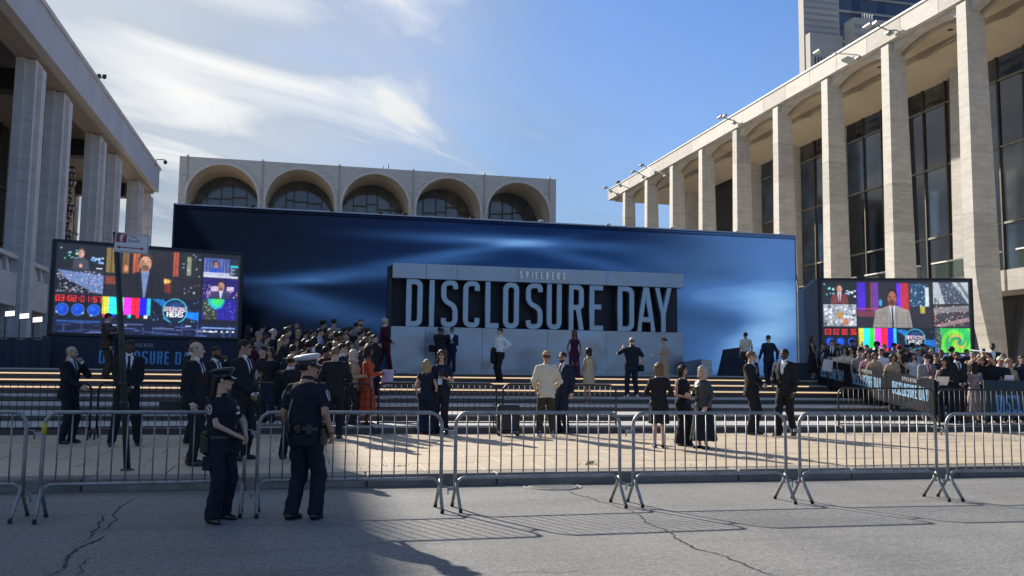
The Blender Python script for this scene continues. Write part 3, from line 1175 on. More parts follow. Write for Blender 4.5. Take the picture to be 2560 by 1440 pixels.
def stroke(pts, t):
    q = [pts[0]]
    for p in pts[1:]:
        if hypot(p[0] - q[-1][0], p[1] - q[-1][1]) > t * .02:
            q.append(p)
    pts = q
    L, Rr = [], []
    N = len(pts)
    for i, p in enumerate(pts):
        a, b = np.array(pts[max(0, i - 1)], float), np.array(pts[min(N - 1, i + 1)], float)
        d = b - a
        d /= max(1e-9, np.linalg.norm(d))
        nrm = np.array([-d[1], d[0]]) * t / 2
        L.append(tuple(np.array(p) + nrm))
        Rr.append(tuple(np.array(p) - nrm))
    return L + Rr[::-1]


def glyph(c, w, h, t):
    r, ri, k = w * .42, w * .42 - t * .75, t / 2
    ri = min(max(ri, .01 * h), .46 * (w - 2 * t)) if w > 2.2 * t else .01 * h
    if c == 'I':
        return [[(0, 0), (t, 0), (t, h), (0, h)]]
    if c == 'D':
        return [rrect(0, 0, w, h, (0, r, r, 0)), rrect(t, t, w - t, h - t, (0, ri, ri, 0))]
    if c == 'O':
        return [rrect(0, 0, w, h, (r, r, r, r)), rrect(t, t, w - t, h - t, (ri,) * 4)]
    if c == 'L':
        return [[(0, 0), (w, 0), (w, t), (t, t), (t, h), (0, h)]]
    if c == 'E':
        m = h * .52
        return [[(0, 0), (w, 0), (w, t), (t, t), (t, m - k), (w * .86, m - k), (w * .86, m + k), (t, m + k), (t, h - t), (w, h - t), (w, h), (0, h)]]
    if c == 'U':
        return [stroke(round_path([(k, h), (k, k), (w - k, k), (w - k, h)], min(r, (w - t) * .47)), t)]
    if c == 'C':
        return [stroke(round_path([(w - k, h * .78), (w - k, h - k), (k, h - k), (k, k), (w - k, k), (w - k, h * .22)], r), t)]
    if c == 'G':
        return [stroke(round_path([(w - k, h * .78), (w - k, h - k), (k, h - k), (k, k), (w - k, k), (w - k, h * .46), (w * .5, h * .46)], r * .8), t)]
    if c == 'S':
        return [stroke(round_path([(w - k, h * .80), (w - k, h - k), (k, h - k), (k, h * .56), (w - k, h * .45), (w - k, k), (k, k), (k, h * .20)], r), t)]
    if c in 'PR':
        m = h * .44
        up = rrect(0, m, w, h, (0, r * .8, r, 0))
        hole = rrect(t, m + t, w - t, h - t, (0, ri * .7, ri, 0))
        if c == 'P':
            o = [(0, 0), (t, 0), (t, m)] + up[1:] + [(0, h)]
        else:
            o = [(0, 0), (t, 0), (t, m), (w * .46, m), (w - t, 0), (w, 0), (w * .80, m + .02 * h)] + up[4:] + [(0, h)]
        return [o, hole]
    if c == 'B':
        m = h * .5
        o = rrect(0, 0, w, m, (0, r * .8, r * .5, 0))[:-1] + rrect(0, m, w * .97, h, (0, r * .5, r * .8, 0))[1:]
        return [o, rrect(t, t, w - t, m - k, (0, ri * .6, ri * .6, 0)), rrect(t, m + k, w * .97 - t, h - t, (0, ri * .6, ri * .6, 0))]
    if c == 'A':
        s = t * .98
        return [[(0, 0), (s, 0), (w * .285, h * .21), (w * .715, h * .21), (w - s, 0), (w, 0), (w / 2 + t * .62, h), (w / 2 - t * .62, h)],
                [(w * .355, h * .33), (w * .645, h * .33), (w / 2, h * .80)]]
    if c == 'Y':
        return [[(w / 2 - k, 0), (w / 2 + k, 0), (w / 2 + k, h * .40), (w, h), (w - t * 1.02, h), (w / 2, h * .56), (t * 1.02, h), (0, h), (w / 2 - k, h * .40)]]
    return []


GW = dict(D=.352, I=.118, S=.36, C=.35, L=.29, O=.34, U=.325, R=.33, E=.29, A=.40, Y=.37, P=.32, B=.33, G=.34)


def word_loops(word, h, gap=.115, t=.118):
    """one list of outline loops for a whole line of print"""
    out, x = [], 0.0
    for ch in word:
        if ch == ' ':
            x += .26 * h
            continue
        w = GW[ch] * h
        for lp in glyph(ch, w, h, t * h):
            out.append([(x + p[0], p[1]) for p in lp])
        x += w + gap * h
    return out, x - gap * h


# ================================================================== STAGE
def grid_picture(name, w, h, arr, mat, parent, loc=(0, 0, 0)):
    """upright sheet in local x,z carrying its picture; arr rows run from the top (linear rgb)"""
    ny, nx = arr.shape[:2]
    X, Z = np.meshgrid(np.linspace(0, w, nx), np.linspace(h, 0, ny))
    V = np.stack([X.ravel(), np.zeros(nx * ny), Z.ravel()], 1)
    I = np.arange(nx * ny).reshape(ny, nx)
    F = np.stack([I[1:, :-1].ravel(), I[1:, 1:].ravel(), I[:-1, 1:].ravel(), I[:-1, :-1].ravel()], 1)
    o = mesh_obj(name, V, F, mat, parent)
    ca = o.data.color_attributes.new('picture', 'FLOAT_COLOR', 'POINT')
    rgba = np.ones((nx * ny, 4), np.float32)
    rgba[:, :3] = arr.reshape(-1, 3)
    ca.data.foreach_set('color', rgba.ravel())
    o.location = loc
    return o


def lin(c):
    c = np.asarray(c, float) / 255.0
    return np.where(c <= .04045, c / 12.92, ((c + .055) / 1.055) ** 2.4)


# ---------------- blue printed backdrop
WX0, WX1, WZ1 = -4.97, 21.40, 7.98
back = thing('backdrop_wall', 'huge dark to bright blue printed backdrop wall across the stage', 'backdrop', (WX0, 36.0, TOP_Z))
nx, ny = 330, 84
XX, YY = np.meshgrid(np.linspace(0, 1, nx), np.linspace(0, 1, ny))
# position of every point of the print in the photo
pxs = np.zeros((ny, nx))
pys = np.zeros((ny, nx))
Pw = np.stack([WX0 + XX * (WX1 - WX0), np.full_like(XX, 36.0), WZ1 - YY * (WZ1 - TOP_Z)], -1) - CAMP
Q = Pw @ CM.T
U_ = Q[..., 0] / Q[..., 2] * FPX + 1280
V_ = Q[..., 1] / Q[..., 2] * FPX + 720


def gau(cx, cy, sx, sy, rot=0.0):
    c, s = cos(radians(rot)), sin(radians(rot))
    a, b = (U_ - cx) * c + (V_ - cy) * s, -(U_ - cx) * s + (V_ - cy) * c
    sy = sy * .78 if cx < 1500 else sy
    return np.exp(-.5 * ((a / sx) ** 2 + (b / sy) ** 2))


def fbm1(seed, kx, ky):
    r = np.random.default_rng(seed)
    o = np.zeros_like(U_)
    for i in range(5):
        f = 1.7 ** i
        ph = r.uniform(0, 6.28, 4)
        o += (np.sin(U_ * kx * f + ph[0] + 1.3 * np.sin(V_ * ky * f * .7 + ph[1])) * np.sin(V_ * ky * f + ph[2] + np.sin(U_ * kx * f * .6 + ph[3]))) / (1.5 ** i)
    return o / 2.2


nv, bl, br, hi = (np.array(c) for c in ((.0032, .0065, .018), (.003, .0145, .070), (.055, .175, .50), (.22, .48, .85)))
t1 = np.clip((U_ - 620) / 800, 0, 1)
t1 = t1 * t1 * (3 - 2 * t1)
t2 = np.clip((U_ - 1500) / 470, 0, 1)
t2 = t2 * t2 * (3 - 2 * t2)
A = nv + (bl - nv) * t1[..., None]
A = A + (np.array((.085, .20, .46)) * .85 - A) * (t2 * .78)[..., None]  # brighter right end also paints in sun shining through the vinyl
st = (gau(1280, 604, 165, 11, 3) * 1.0 + gau(1175, 628, 150, 10, -8) * .55 + gau(1420, 640, 140, 14, 14) * .35 + gau(1090, 655, 90, 9, -5) * .40 + gau(880, 688, 150, 12, -3) * .55 + gau(770, 703, 80, 7, 0) * .45
      + gau(800, 770, 110, 26, 10) * .34 + gau(740, 735, 60, 14, 14) * .28 + gau(930, 808, 90, 24, 12) * .20 + gau(1330, 690, 330, 42, 2) * .10
      + gau(1870, 860, 95, 34, -28) * .95 + gau(1910, 745, 80, 45, 12) * .80 + gau(1760, 740, 70, 22, 5) * .60 + gau(1740, 850, 60, 60, 0) * .30 + gau(1930, 870, 60, 70, 0) * .55
      + gau(1900, 625, 110, 30, 12) * .45 + gau(1640, 640, 90, 22, 8) * .22 + gau(1985, 700, 60, 120, 0) * .30)
st = np.clip(st * (1 + .35 * fbm1(4, .006, .03)), 0, None)
dk = gau(1790, 800, 110, 18, 10) * .45 + gau(1600, 600, 160, 24, 5) * .35 + gau(1840, 690, 70, 12, 8) * .3
A = A * (1 - np.clip(dk, 0, .8))[..., None]
st = st * np.where(U_ < 1500, .80, .92)
A = A + (br - A) * np.clip(st, 0, 1)[..., None] * .85 + (hi - br) * np.clip(st - .55, 0, 1)[..., None] * .9
A *= (1 + .10 * fbm1(9, .01, .02))[..., None]
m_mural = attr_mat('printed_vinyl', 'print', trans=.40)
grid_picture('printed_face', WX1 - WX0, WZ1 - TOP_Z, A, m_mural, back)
m_truss = M('black_truss', (0.03, 0.03, 0.033), rough=0.5, metal=0.3)
for x in (.06, WX1 - WX0 - .06):
    MB().tube([(x, .12, 0), (x, .12, WZ1 - TOP_Z - .05)], .04, 6).build('upright', m_truss, back)
for z in (.08, WZ1 - TOP_Z - .06):
    MB().tube([(.05, .12, z), (WX1 - WX0 - .05, .12, z)], .035, 6).build('crossbar', m_truss, back)
MB().box(-.03, WX1 - WX0 + .03, -.02, .10, WZ1 - TOP_Z, WZ1 - TOP_Z + .05).build('top_trim', M('top_trim', (0.42, 0.46, 0.52), rough=.4), back)
MB().box(-.06, -.001, -.02, .10, 0, WZ1 - TOP_Z + .05).build('side_trim', m_truss, back)
MB().tube([(WX1 - WX0 + .05, .1, 4.6), (WX1 - WX0 + .9, .6, 0.2)], .03, 6).build('brace', m_truss, back)
for px_ in (480, 630, 828, 950, 1012, 1180, 1352, 1520, 1680, 1843, 1950):
    p = at_y(px_, 560, 36.0)
    MB().bbox(p[0] - WX0 - .09, p[0] - WX0 + .09, -.12, .03, WZ1 - TOP_Z + .05, WZ1 - TOP_Z + .12, .02).build('clamp', m_coping if px_ > 1300 else m_truss, back)

# ---------------- letter sign in front of it
m_sat = M('satin_metal', (0.27, 0.315, 0.37), rough=0.30, metal=0.55, var=0.10, scale=0.6, bump=0.8, bscale=0.9, bdist=0.10, bdet=1, second=(0.33, 0.37, 0.42))
m_sat2 = M('satin_letter', (0.25, 0.315, 0.39), rough=0.30, metal=0.80, var=0.10, scale=0.8, bump=.6, bscale=1.2, bdist=.08, bdet=1)
m_navy = M('sign_back', (0.010, 0.014, 0.028), rough=0.6)
SGX0, SGX1 = 3.10, 14.60
sign = thing('letter_sign', 'big metal sign with standing letters DISCLOSURE DAY under a SPIELBERG beam', 'sign', (SGX0, 33.0, TOP_Z))
SW = SGX1 - SGX0
zb, zt, ztop_ = 3.35 - TOP_Z, 5.12 - TOP_Z, 5.68 - TOP_Z
for a, b in zip((0, 1.28, 3.42, 5.95, 8.3), (1.28, 3.42, 5.95, 8.3, SW)):
    MB().bbox(a + .003, b - .003, 0, .7, 0, zb, .006).build('base_panel', m_sat, sign)
for a, b in zip((0, 1.25, 2.4, 4.75, 8.3), (1.25, 2.4, 4.75, 8.3, SW)):
    MB().bbox(a + .003, b - .003, -.10, .75, zt, ztop_, .006).build('beam_panel', m_sat, sign)
MB().box(-.06, SW + .02, .60, .75, zb + .002, zt - .002).build('back_panel', m_navy, sign)
MB().box(-.12, -.004, .05, .75, 0, ztop_ - .1).build('side_panel', m_navy, sign)
lx = [('D', 175), ('I', 360), ('S', 455), ('C', 632), ('L', 810), ('O', 953), ('S', 1135), ('U', 1303), ('R', 1478), ('E', 1645), ('D', 1870), ('A', 2025), ('Y', 2168)]
hh = zt - zb
nxt = [k for _, k in lx[1:]] + [None]
lw = dict(D=135, I=45, S=138, C=136, L=112, O=130, U=122, R=124, E=112, A=150, Y=138)
for ch, cx in lx:
    xa = at_y(960 + cx / 3.2, 770, 33.0)[0] - SGX0
    xb = at_y(960 + (cx + lw[ch]) / 3.2, 770, 33.0)[0] - SGX0
    w = xb - xa
    t = hh * .118
    o = outline_mesh('letter', glyph(ch, t if ch == 'I' else w, hh, t), .42, m_sat2, sign, bevel=.016)
    o.location = (xa, .02, zb)
lps, wid = word_loops('SPIELBERG', .275, gap=.20, t=.135)
xa = at_y(1298, 690, 33)[0] - SGX0
xb = at_y(1414, 690, 33)[0] - SGX0
m_lite = M('pale_letter', (0.92, 0.93, 0.93), rough=.5, var=.03)
cur = 0.0
for ch in 'SPIELBERG':
    w = GW[ch] * .275
    g_ = glyph(ch, w, .275, .135 * .275)
    o = outline_mesh('small_letter', g_, .05, m_lite, sign)
    o.location = (xa + cur * (xb - xa) / wid, -.155, zt + .14)
    cur += w + .20 * .275

# ---------------- pictures shown on the two video screens
def canvas(w, h, c=(8, 10, 16)):
    a = np.zeros((h, w, 3))
    a[:] = lin(c)
    return a


class Pic:
    def __init__(s, w, h, bg):
        s.w, s.h = w, h
        s.a = canvas(w, h, bg)
        s.X, s.Y = np.meshgrid((np.arange(w) + .5) / w, (np.arange(h) + .5) / h)
        s.asp = w / h

    def put(s, m, c, al=1.0):
        m = np.clip(m, 0, 1)[..., None] * al
        s.a = s.a * (1 - m) + lin(c) * m

    def rect(s, x0, y0, x1, y1, c, al=1.0):
        s.put(((s.X >= x0) & (s.X < x1) & (s.Y >= y0) & (s.Y < y1)).astype(float), c, al)

    def ell(s, cx, cy, rx, ry, c, al=1.0, soft=0.0, clip=None):
        d = np.sqrt(((s.X - cx) / rx) ** 2 + ((s.Y - cy) / ry) ** 2)
        m = np.clip((1 - d) / max(soft, .06), 0, 1)
        if clip is not None:
            m = m * ((s.X >= clip[0]) & (s.Y >= clip[1]) & (s.X < clip[2]) & (s.Y < clip[3]))
        s.put(m, c, al)

    def ring(s, cx, cy, rx, ry, wd, c):
        d = np.sqrt(((s.X - cx) / rx) ** 2 + ((s.Y - cy) / ry) ** 2)
        s.put(np.clip(1 - abs(d - 1) / wd, 0, 1), c)

    def poly(s, pts, c, al=1.0):
        m = np.zeros_like(s.X, bool)
        n = len(pts)
        j = n - 1
        for i in range(n):
            xi, yi = pts[i]
            xj, yj = pts[j]
            if yi != yj:
                m ^= ((yi > s.Y) != (yj > s.Y)) & (s.X < (xj - xi) * (s.Y - yi) / (yj - yi) + xi)
            j = i
        s.put(m.astype(float), c, al)

    def speck(s, x0, y0, x1, y1, n, cols, r0, r1, seed, al=.9):
        g = random.Random(seed)
        for _ in range(n):
            r = g.uniform(r0, r1)
            s.ell(g.uniform(x0, x1), g.uniform(y0, y1), r, r * s.asp * g.uniform(.6, 1.2), g.choice(cols), al, .5, (x0, y0, x1, y1))

    def stripes(s, amp=.10, per=4):
        a = s.a
        for ax in (0, 1):
            a = .25 * np.roll(a, 1, ax) + .5 * a + .25 * np.roll(a, -1, ax)
        s.a = a
        g = np.random.default_rng(s.h)
        n = np.zeros_like(s.X)
        for i in range(6):
            k = g.uniform(-1, 1, 2) * 14 * 1.5 ** i
            n += np.sin(s.X * k[0] + s.Y * k[1] + g.uniform(0, 6)) / 1.25 ** i
        s.a *= (1 + .10 * n)[..., None].clip(.6, 1.4)
        s.a *= (1 + .22 * g.standard_normal(s.X.shape))[..., None].clip(.4, 1.7)
        s.a += .006
        sx_ = (np.arange(s.w) * 12 / s.w) % 1 < 12 / s.w
        sy2 = (np.arange(s.h) * 6 / s.h) % 1 < 6 / s.h
        s.a[:, sx_] *= .72
        s.a[sy2] *= .72
        s.a *= (1 - amp * ((np.arange(s.w) // (per // 2)) % 2))[None, :, None]


F57 = dict(B='11110 10001 10001 11110 10001 10001 11110', R='11110 10001 10001 11110 10100 10010 10001', E='11111 10000 10000 11110 10000 10000 11111',
           A='01110 10001 10001 11111 10001 10001 10001', K='10001 10010 10100 11000 10100 10010 10001', I='111 010 010 010 010 010 111',
           N='10001 11001 10101 10101 10011 10001 10001', G='01111 10000 10000 10111 10001 10001 01110', W='10001 10001 10001 10101 10101 11011 10001',
           S='01111 10000 10000 01110 00001 00001 11110')


def ptext(p, txt, x, y, ch, c):
    """bold block lettering, ch = letter height"""
    cw = ch / 7 / p.asp * (.80 if len(txt) > 5 else .98)
    for t in txt:
        rows = F57[t].split()
        for j, r in enumerate(rows):
            for i, b in enumerate(r):
                if b == '1':
                    p.rect(x + i * cw - cw * .02, y + j * ch / 7, x + (i + 1) * cw + cw * .08, y + (j + 1) * ch / 7 + .0005, c)
        x += (len(rows[0]) + .95) * cw


def seg7(p, ch, x, y, w, h, c):
    on = {'0': 'abcdef', '1': 'bc', '2': 'abged', '3': 'abgcd', '5': 'afgcd', '6': 'afgedc', '7': 'abc', '9': 'abgfcd'}[ch]
    t = w * .24
    th = t * p.asp
    R_ = dict(a=(x, y, x + w, y + th), g=(x, y + h / 2 - th / 2, x + w, y + h / 2 + th / 2), d=(x, y + h - th, x + w, y + h),
              f=(x, y, x + t, y + h / 2), b=(x + w - t, y, x + w, y + h / 2), e=(x, y + h / 2, x + t, y + h), c=(x + w - t, y + h / 2, x + w, y + h))
    for k in on:
        p.rect(*R_[k], c)


def clock(p, txt, x, y, w, h, colon):
    n = 0
    dx = w / 9.6
    for ch in txt:
        if ch == ':':
            if colon:
                p.rect(x + dx * .15, y + h * .28, x + dx * .33, y + h * .40, (235, 40, 40))
                p.rect(x + dx * .15, y + h * .62, x + dx * .33, y + h * .74, (235, 40, 40))
            x += dx * .62
        else:
            seg7(p, ch, x, y, dx * .80, h, (250, 46, 42))
            x += dx * 1.02


def presenter(p, cx, top, hw, hh, skin, hair, coat, shirt, tie, bot, coatw=2.4, beard=None):
    p.poly([(cx - hw * coatw, bot), (cx - hw * coatw * .86, top + hh * 2.55), (cx - hw * .75, top + hh * 2.0), (cx + hw * .75, top + hh * 2.0), (cx + hw * coatw * .86, top + hh * 2.55), (cx + hw * coatw, bot)], coat)
    p.poly([(cx - hw * .62, top + hh * 1.9), (cx + hw * .62, top + hh * 1.9), (cx + hw * .12, bot), (cx - hw * .12, bot)], shirt)
    if tie:
        p.poly([(cx - hw * .16, top + hh * 2.1), (cx + hw * .16, top + hh * 2.1), (cx + hw * .22, bot), (cx - hw * .2, bot)], tie)
    p.rect(cx - hw * .5, top + hh * 1.4, cx + hw * .5, top + hh * 2.05, skin, .9)
    p.ell(cx, top + hh * .86, hw * 1.12, hh * .98, hair)
    p.ell(cx, top + hh * 1.16, hw * .90, hh * .86, skin)
    p.ell(cx - hw * .45, top + hh * 1.2, hw * .55, hh * .8, tuple(int(k * .62) for k in skin), .55, .8)
    p.ell(cx + hw * .2, top + hh * .8, hw * .5, hh * .3, tuple(min(255, int(k * 1.15)) for k in skin), .6, .8)
    if beard:
        p.ell(cx, top + hh * 1.62, hw * .72, hh * .45, beard, .8, .4)
    sh = tuple(int(k * .45) for k in skin)
    for s_ in (-1, 1):
        p.rect(cx + s_ * hw * .42 - hw * .22, top + hh * .86, cx + s_ * hw * .42 + hw * .22, top + hh * .97, sh)
    p.rect(cx - hw * .10, top + hh * 1.0, cx + hw * .10, top + hh * 1.30, tuple(int(k * .8) for k in skin))
    p.rect(cx - hw * .34, top + hh * 1.50, cx + hw * .34, top + hh * 1.58, sh)


def bars(p, x0, x1, y0, y1):
    cs = [(205, 205, 60), (40, 215, 225), (50, 215, 60), (225, 50, 225), (235, 30, 60), (30, 20, 235), (50, 200, 225)]
    ws = [.9, 1.15, .95, 1.2, 1.15, 1.15, .5]
    x = x0
    for c, w in zip(cs, ws):
        w *= (x1 - x0) / sum(ws)
        p.rect(x, y0, x + w, y1, c)
        x += w
    d = (x1 - x0)
    for k, c in enumerate([(225, 40, 120), (30, 30, 215), (230, 230, 235), (40, 200, 210), (230, 35, 50), (235, 235, 235)]):
        p.rect(x0 + d * (.02 + .17 * k), y1, x0 + d * (.09 + .17 * k), y1 + .035, c)


def hud(p, y0, y1, seed):
    g = random.Random(seed)
    for _ in range(46):
        x = g.uniform(.01, .95)
        y = g.uniform(y0, y1)
        w = g.choice((.01, .03, .07, .12))
        p.rect(x, y, min(.985, x + w), y + g.choice((.005, .007, .010)), g.choice(((120, 140, 200), (70, 90, 160), (200, 210, 235), (50, 70, 140))))
    for _ in range(14):
        x = g.uniform(.01, .95)
        p.rect(x, g.uniform(y0, y1), x + .008, y1, (60, 80, 140), .5)
    p.rect(.02, y0 + .01, .24, y0 + .028, (40, 80, 150))
    p.rect(.79, y0 + .035, .98, y0 + .052, (110, 140, 200))
    for k in range(6):
        p.rect(.80 + k * .033, y0 + .075, .81 + k * .033, y0 + .09, (220, 225, 235))


def news_globe(p, cx, cy, r):
    ry = r * p.asp
    p.poly([(cx - r * 2.0, cy - ry * .95), (cx - r * 1.0, cy - ry * .9), (cx, cy - ry * .3), (cx - r * .7, cy), (cx - r * 1.4, cy - ry * .55)], (20, 110, 190))
    p.poly([(cx + r * .6, cy + ry * .1), (cx + r * 2.0, cy + ry * .05), (cx + r * 2.0, cy + ry * .75), (cx + r * .8, cy + ry * .5)], (15, 110, 215))
    p.speck(cx - r * 2, cy - ry, cx + r * 2, cy + ry, 60, [(30, 120, 210), (70, 190, 235)], .002, .005, 8, .7)
    p.ell(cx, cy, r, ry, (14, 24, 52))
    p.ell(cx, cy - ry * .45, r * .8, ry * .42, (20, 70, 150), .8, .6)
    p.speck(cx - r * .7, cy - ry * .8, cx + r * .7, cy + ry * .8, 26, [(40, 80, 110), (60, 110, 130), (30, 60, 80)], .004, .012, 9, .6)
    p.ring(cx, cy, r, ry, .055, (70, 205, 245))
    p.rect(cx - r * .88, cy - ry * .32, cx + r * .90, cy + ry * .06, (40, 26, 60), .55)
    ptext(p, 'BREAKING', cx - r * .93, cy - ry * .34, ry * .36, (250, 225, 245))
    ptext(p, 'NEWS', cx - r * .66, cy + ry * .08, ry * .42, (245, 250, 255))


def screen_left():
    p = Pic(420, 200, (16, 18, 26))
    # reporter at night
    p.rect(.010, .02, .245, .285, (22, 26, 32))
    p.speck(.02, .05, .11, .2, 12, [(90, 200, 180), (120, 190, 220), (190, 225, 200)], .003, .007, 1)
    p.speck(.17, .14, .24, .21, 8, [(170, 205, 255), (110, 160, 220)], .006, .012, 2)
    presenter(p, .125, .05, .017, .052, (190, 140, 130), (70, 62, 55), (58, 60, 72), (60, 62, 74), None, .285, 2.6)
    p.ell(.125, .245, .008, .02, (205, 150, 140))
    p.rect(.205, .262, .235, .272, (210, 210, 215))
    # bridge traffic
    p.rect(.010, .292, .245, .555, (40, 44, 60))
    p.poly([(.01, .30), (.245, .34), (.245, .55), (.20, .54), (.06, .40)], (96, 118, 165))
    p.poly([(.01, .40), (.06, .40), (.20, .545), (.01, .555)], (18, 18, 24))
    p.speck(.01, .30, .245, .55, 170, [(190, 200, 225), (120, 140, 190), (40, 50, 90), (200, 170, 180)], .002, .005, 3)
    p.speck(.02, .47, .15, .55, 24, [(170, 175, 180), (90, 95, 100)], .002, .006, 4)
    # clock, globes
    p.rect(.006, .562, .245, .66, (16, 18, 28))
    clock(p, '03:02:01:57', .010, .578, .225, .068, True)
    for k, cx in enumerate((.045, .123, .204)):
        p.ell(cx, .735, .031, .031 * p.asp, (20, 66, 190))
        p.ell(cx - .006, .72, .018, .02 * p.asp, (28, 96, 225), .8, .7)
        p.ring(cx, .735, .031, .031 * p.asp, .08, (70, 130, 220))
        a = (2.6, .6, 2.0)[k]
        p.ell(cx + .031 * cos(a), .735 + .031 * p.asp * sin(a), .007, .012, (170, 210, 245), .9, .5)
    # studio presenter
    p.rect(.252, .02, .772, .565, (34, 32, 38))
    for (a, b, c) in ((.255, .31, (118, 98, 52)), (.34, .375, (120, 86, 50)), (.395, .43, (180, 92, 60)), (.615, .642, (165, 78, 52))):
        p.rect(a, .02, b, .30, c)
        p.rect(a + (b - a) * .4, .02, a + (b - a) * .55, .30, tuple(int(k * .7) for k in c))
    p.rect(.252, .34, .32, .43, (120, 58, 44))
    p.ell(.36, .245, .014, .05, (235, 150, 100), .9, .6)
    p.rect(.66, .04, .76, .30, (30, 40, 36))
    p.rect(.69, .06, .715, .28, (130, 130, 110))
    p.speck(.66, .03, .77, .50, 20, [(120, 140, 210), (190, 200, 220), (150, 60, 40)], .003, .007, 5)
    p.ell(.575, .365, .034, .035, (255, 190, 90), 1, .5)
    p.ell(.56, .365, .015, .024, (255, 240, 170), 1, .6)
    p.rect(.55, .40, .605, .50, (120, 44, 30))
    presenter(p, .462, .055, .036, .105, (196, 146, 122), (62, 46, 38), (30, 31, 37), (120, 140, 190), None, .565, 3.3, (90, 66, 56))
    bars(p, .245, .50, .575, .77)
    p.rect(.505, .56, .775, .83, (18, 20, 40))
    news_globe(p, .635, .705, .066)
    # right column
    p.rect(.785, .055, .985, .285, (70, 86, 150))
    for k in range(16):
        p.rect(.79 + k * .0095, .06 + .02 * ((k * 7) % 5), .794 + k * .0095, .22, ((130, 145, 205), (50, 60, 110))[k % 2])
    presenter(p, .855, .085, .015, .042, (170, 120, 100), (30, 26, 30), (52, 80, 190), (60, 90, 200), (40, 40, 80), .235, 2.6)
    p.rect(.785, .225, .94, .262, (190, 195, 225))
    p.rect(.785, .262, .985, .285, (205, 208, 230))
    p.rect(.935, .055, .985, .262, (28, 36, 60))
    p.rect(.94, .13, .985, .155, (40, 190, 205))
    for k in range(9):
        p.rect(.94, .165 + k * .011, .94 + .01 + .03 * ((k * 3) % 4) / 4, .170 + k * .011, (170, 180, 205))
    p.rect(.785, .295, .985, .53, (36, 24, 112))
    p.speck(.785, .38, .985, .53, 90, [(190, 150, 190), (130, 100, 190), (220, 190, 210)], .002, .006, 6)
    p.rect(.83, .39, .875, .45, (215, 190, 220))
    p.rect(.925, .39, .965, .44, (215, 190, 220))
    presenter(p, .89, .32, .021, .06, (200, 150, 130), (52, 36, 36), (56, 60, 100), (200, 205, 225), None, .53, 2.6, (96, 60, 54))
    p.rect(.785, .54, .985, .79, (34, 24, 140))
    p.poly([(.785, .55), (.83, .56), (.845, .64), (.87, .70), (.875, .79), (.80, .79), (.785, .66)], (44, 52, 40))
    p.speck(.79, .56, .87, .78, 60, [(150, 170, 130), (200, 205, 190), (30, 36, 28), (110, 80, 60)], .002, .004, 7)
    p.ell(.865, .545, .055, .13, (30, 180, 200), .95, .3, (.785, .54, .985, .79))
    p.ell(.872, .545, .042, .10, (60, 210, 90), .95, .4, (.785, .54, .985, .79))
    p.speck(.90, .56, .98, .78, 14, [(180, 190, 230), (90, 100, 210)], .002, .005, 17)
    p.rect(0, .835, 1, 1, (14, 20, 48))
    hud(p, .845, .985, 31)
    p.stripes(.16, 4)
    return p.a


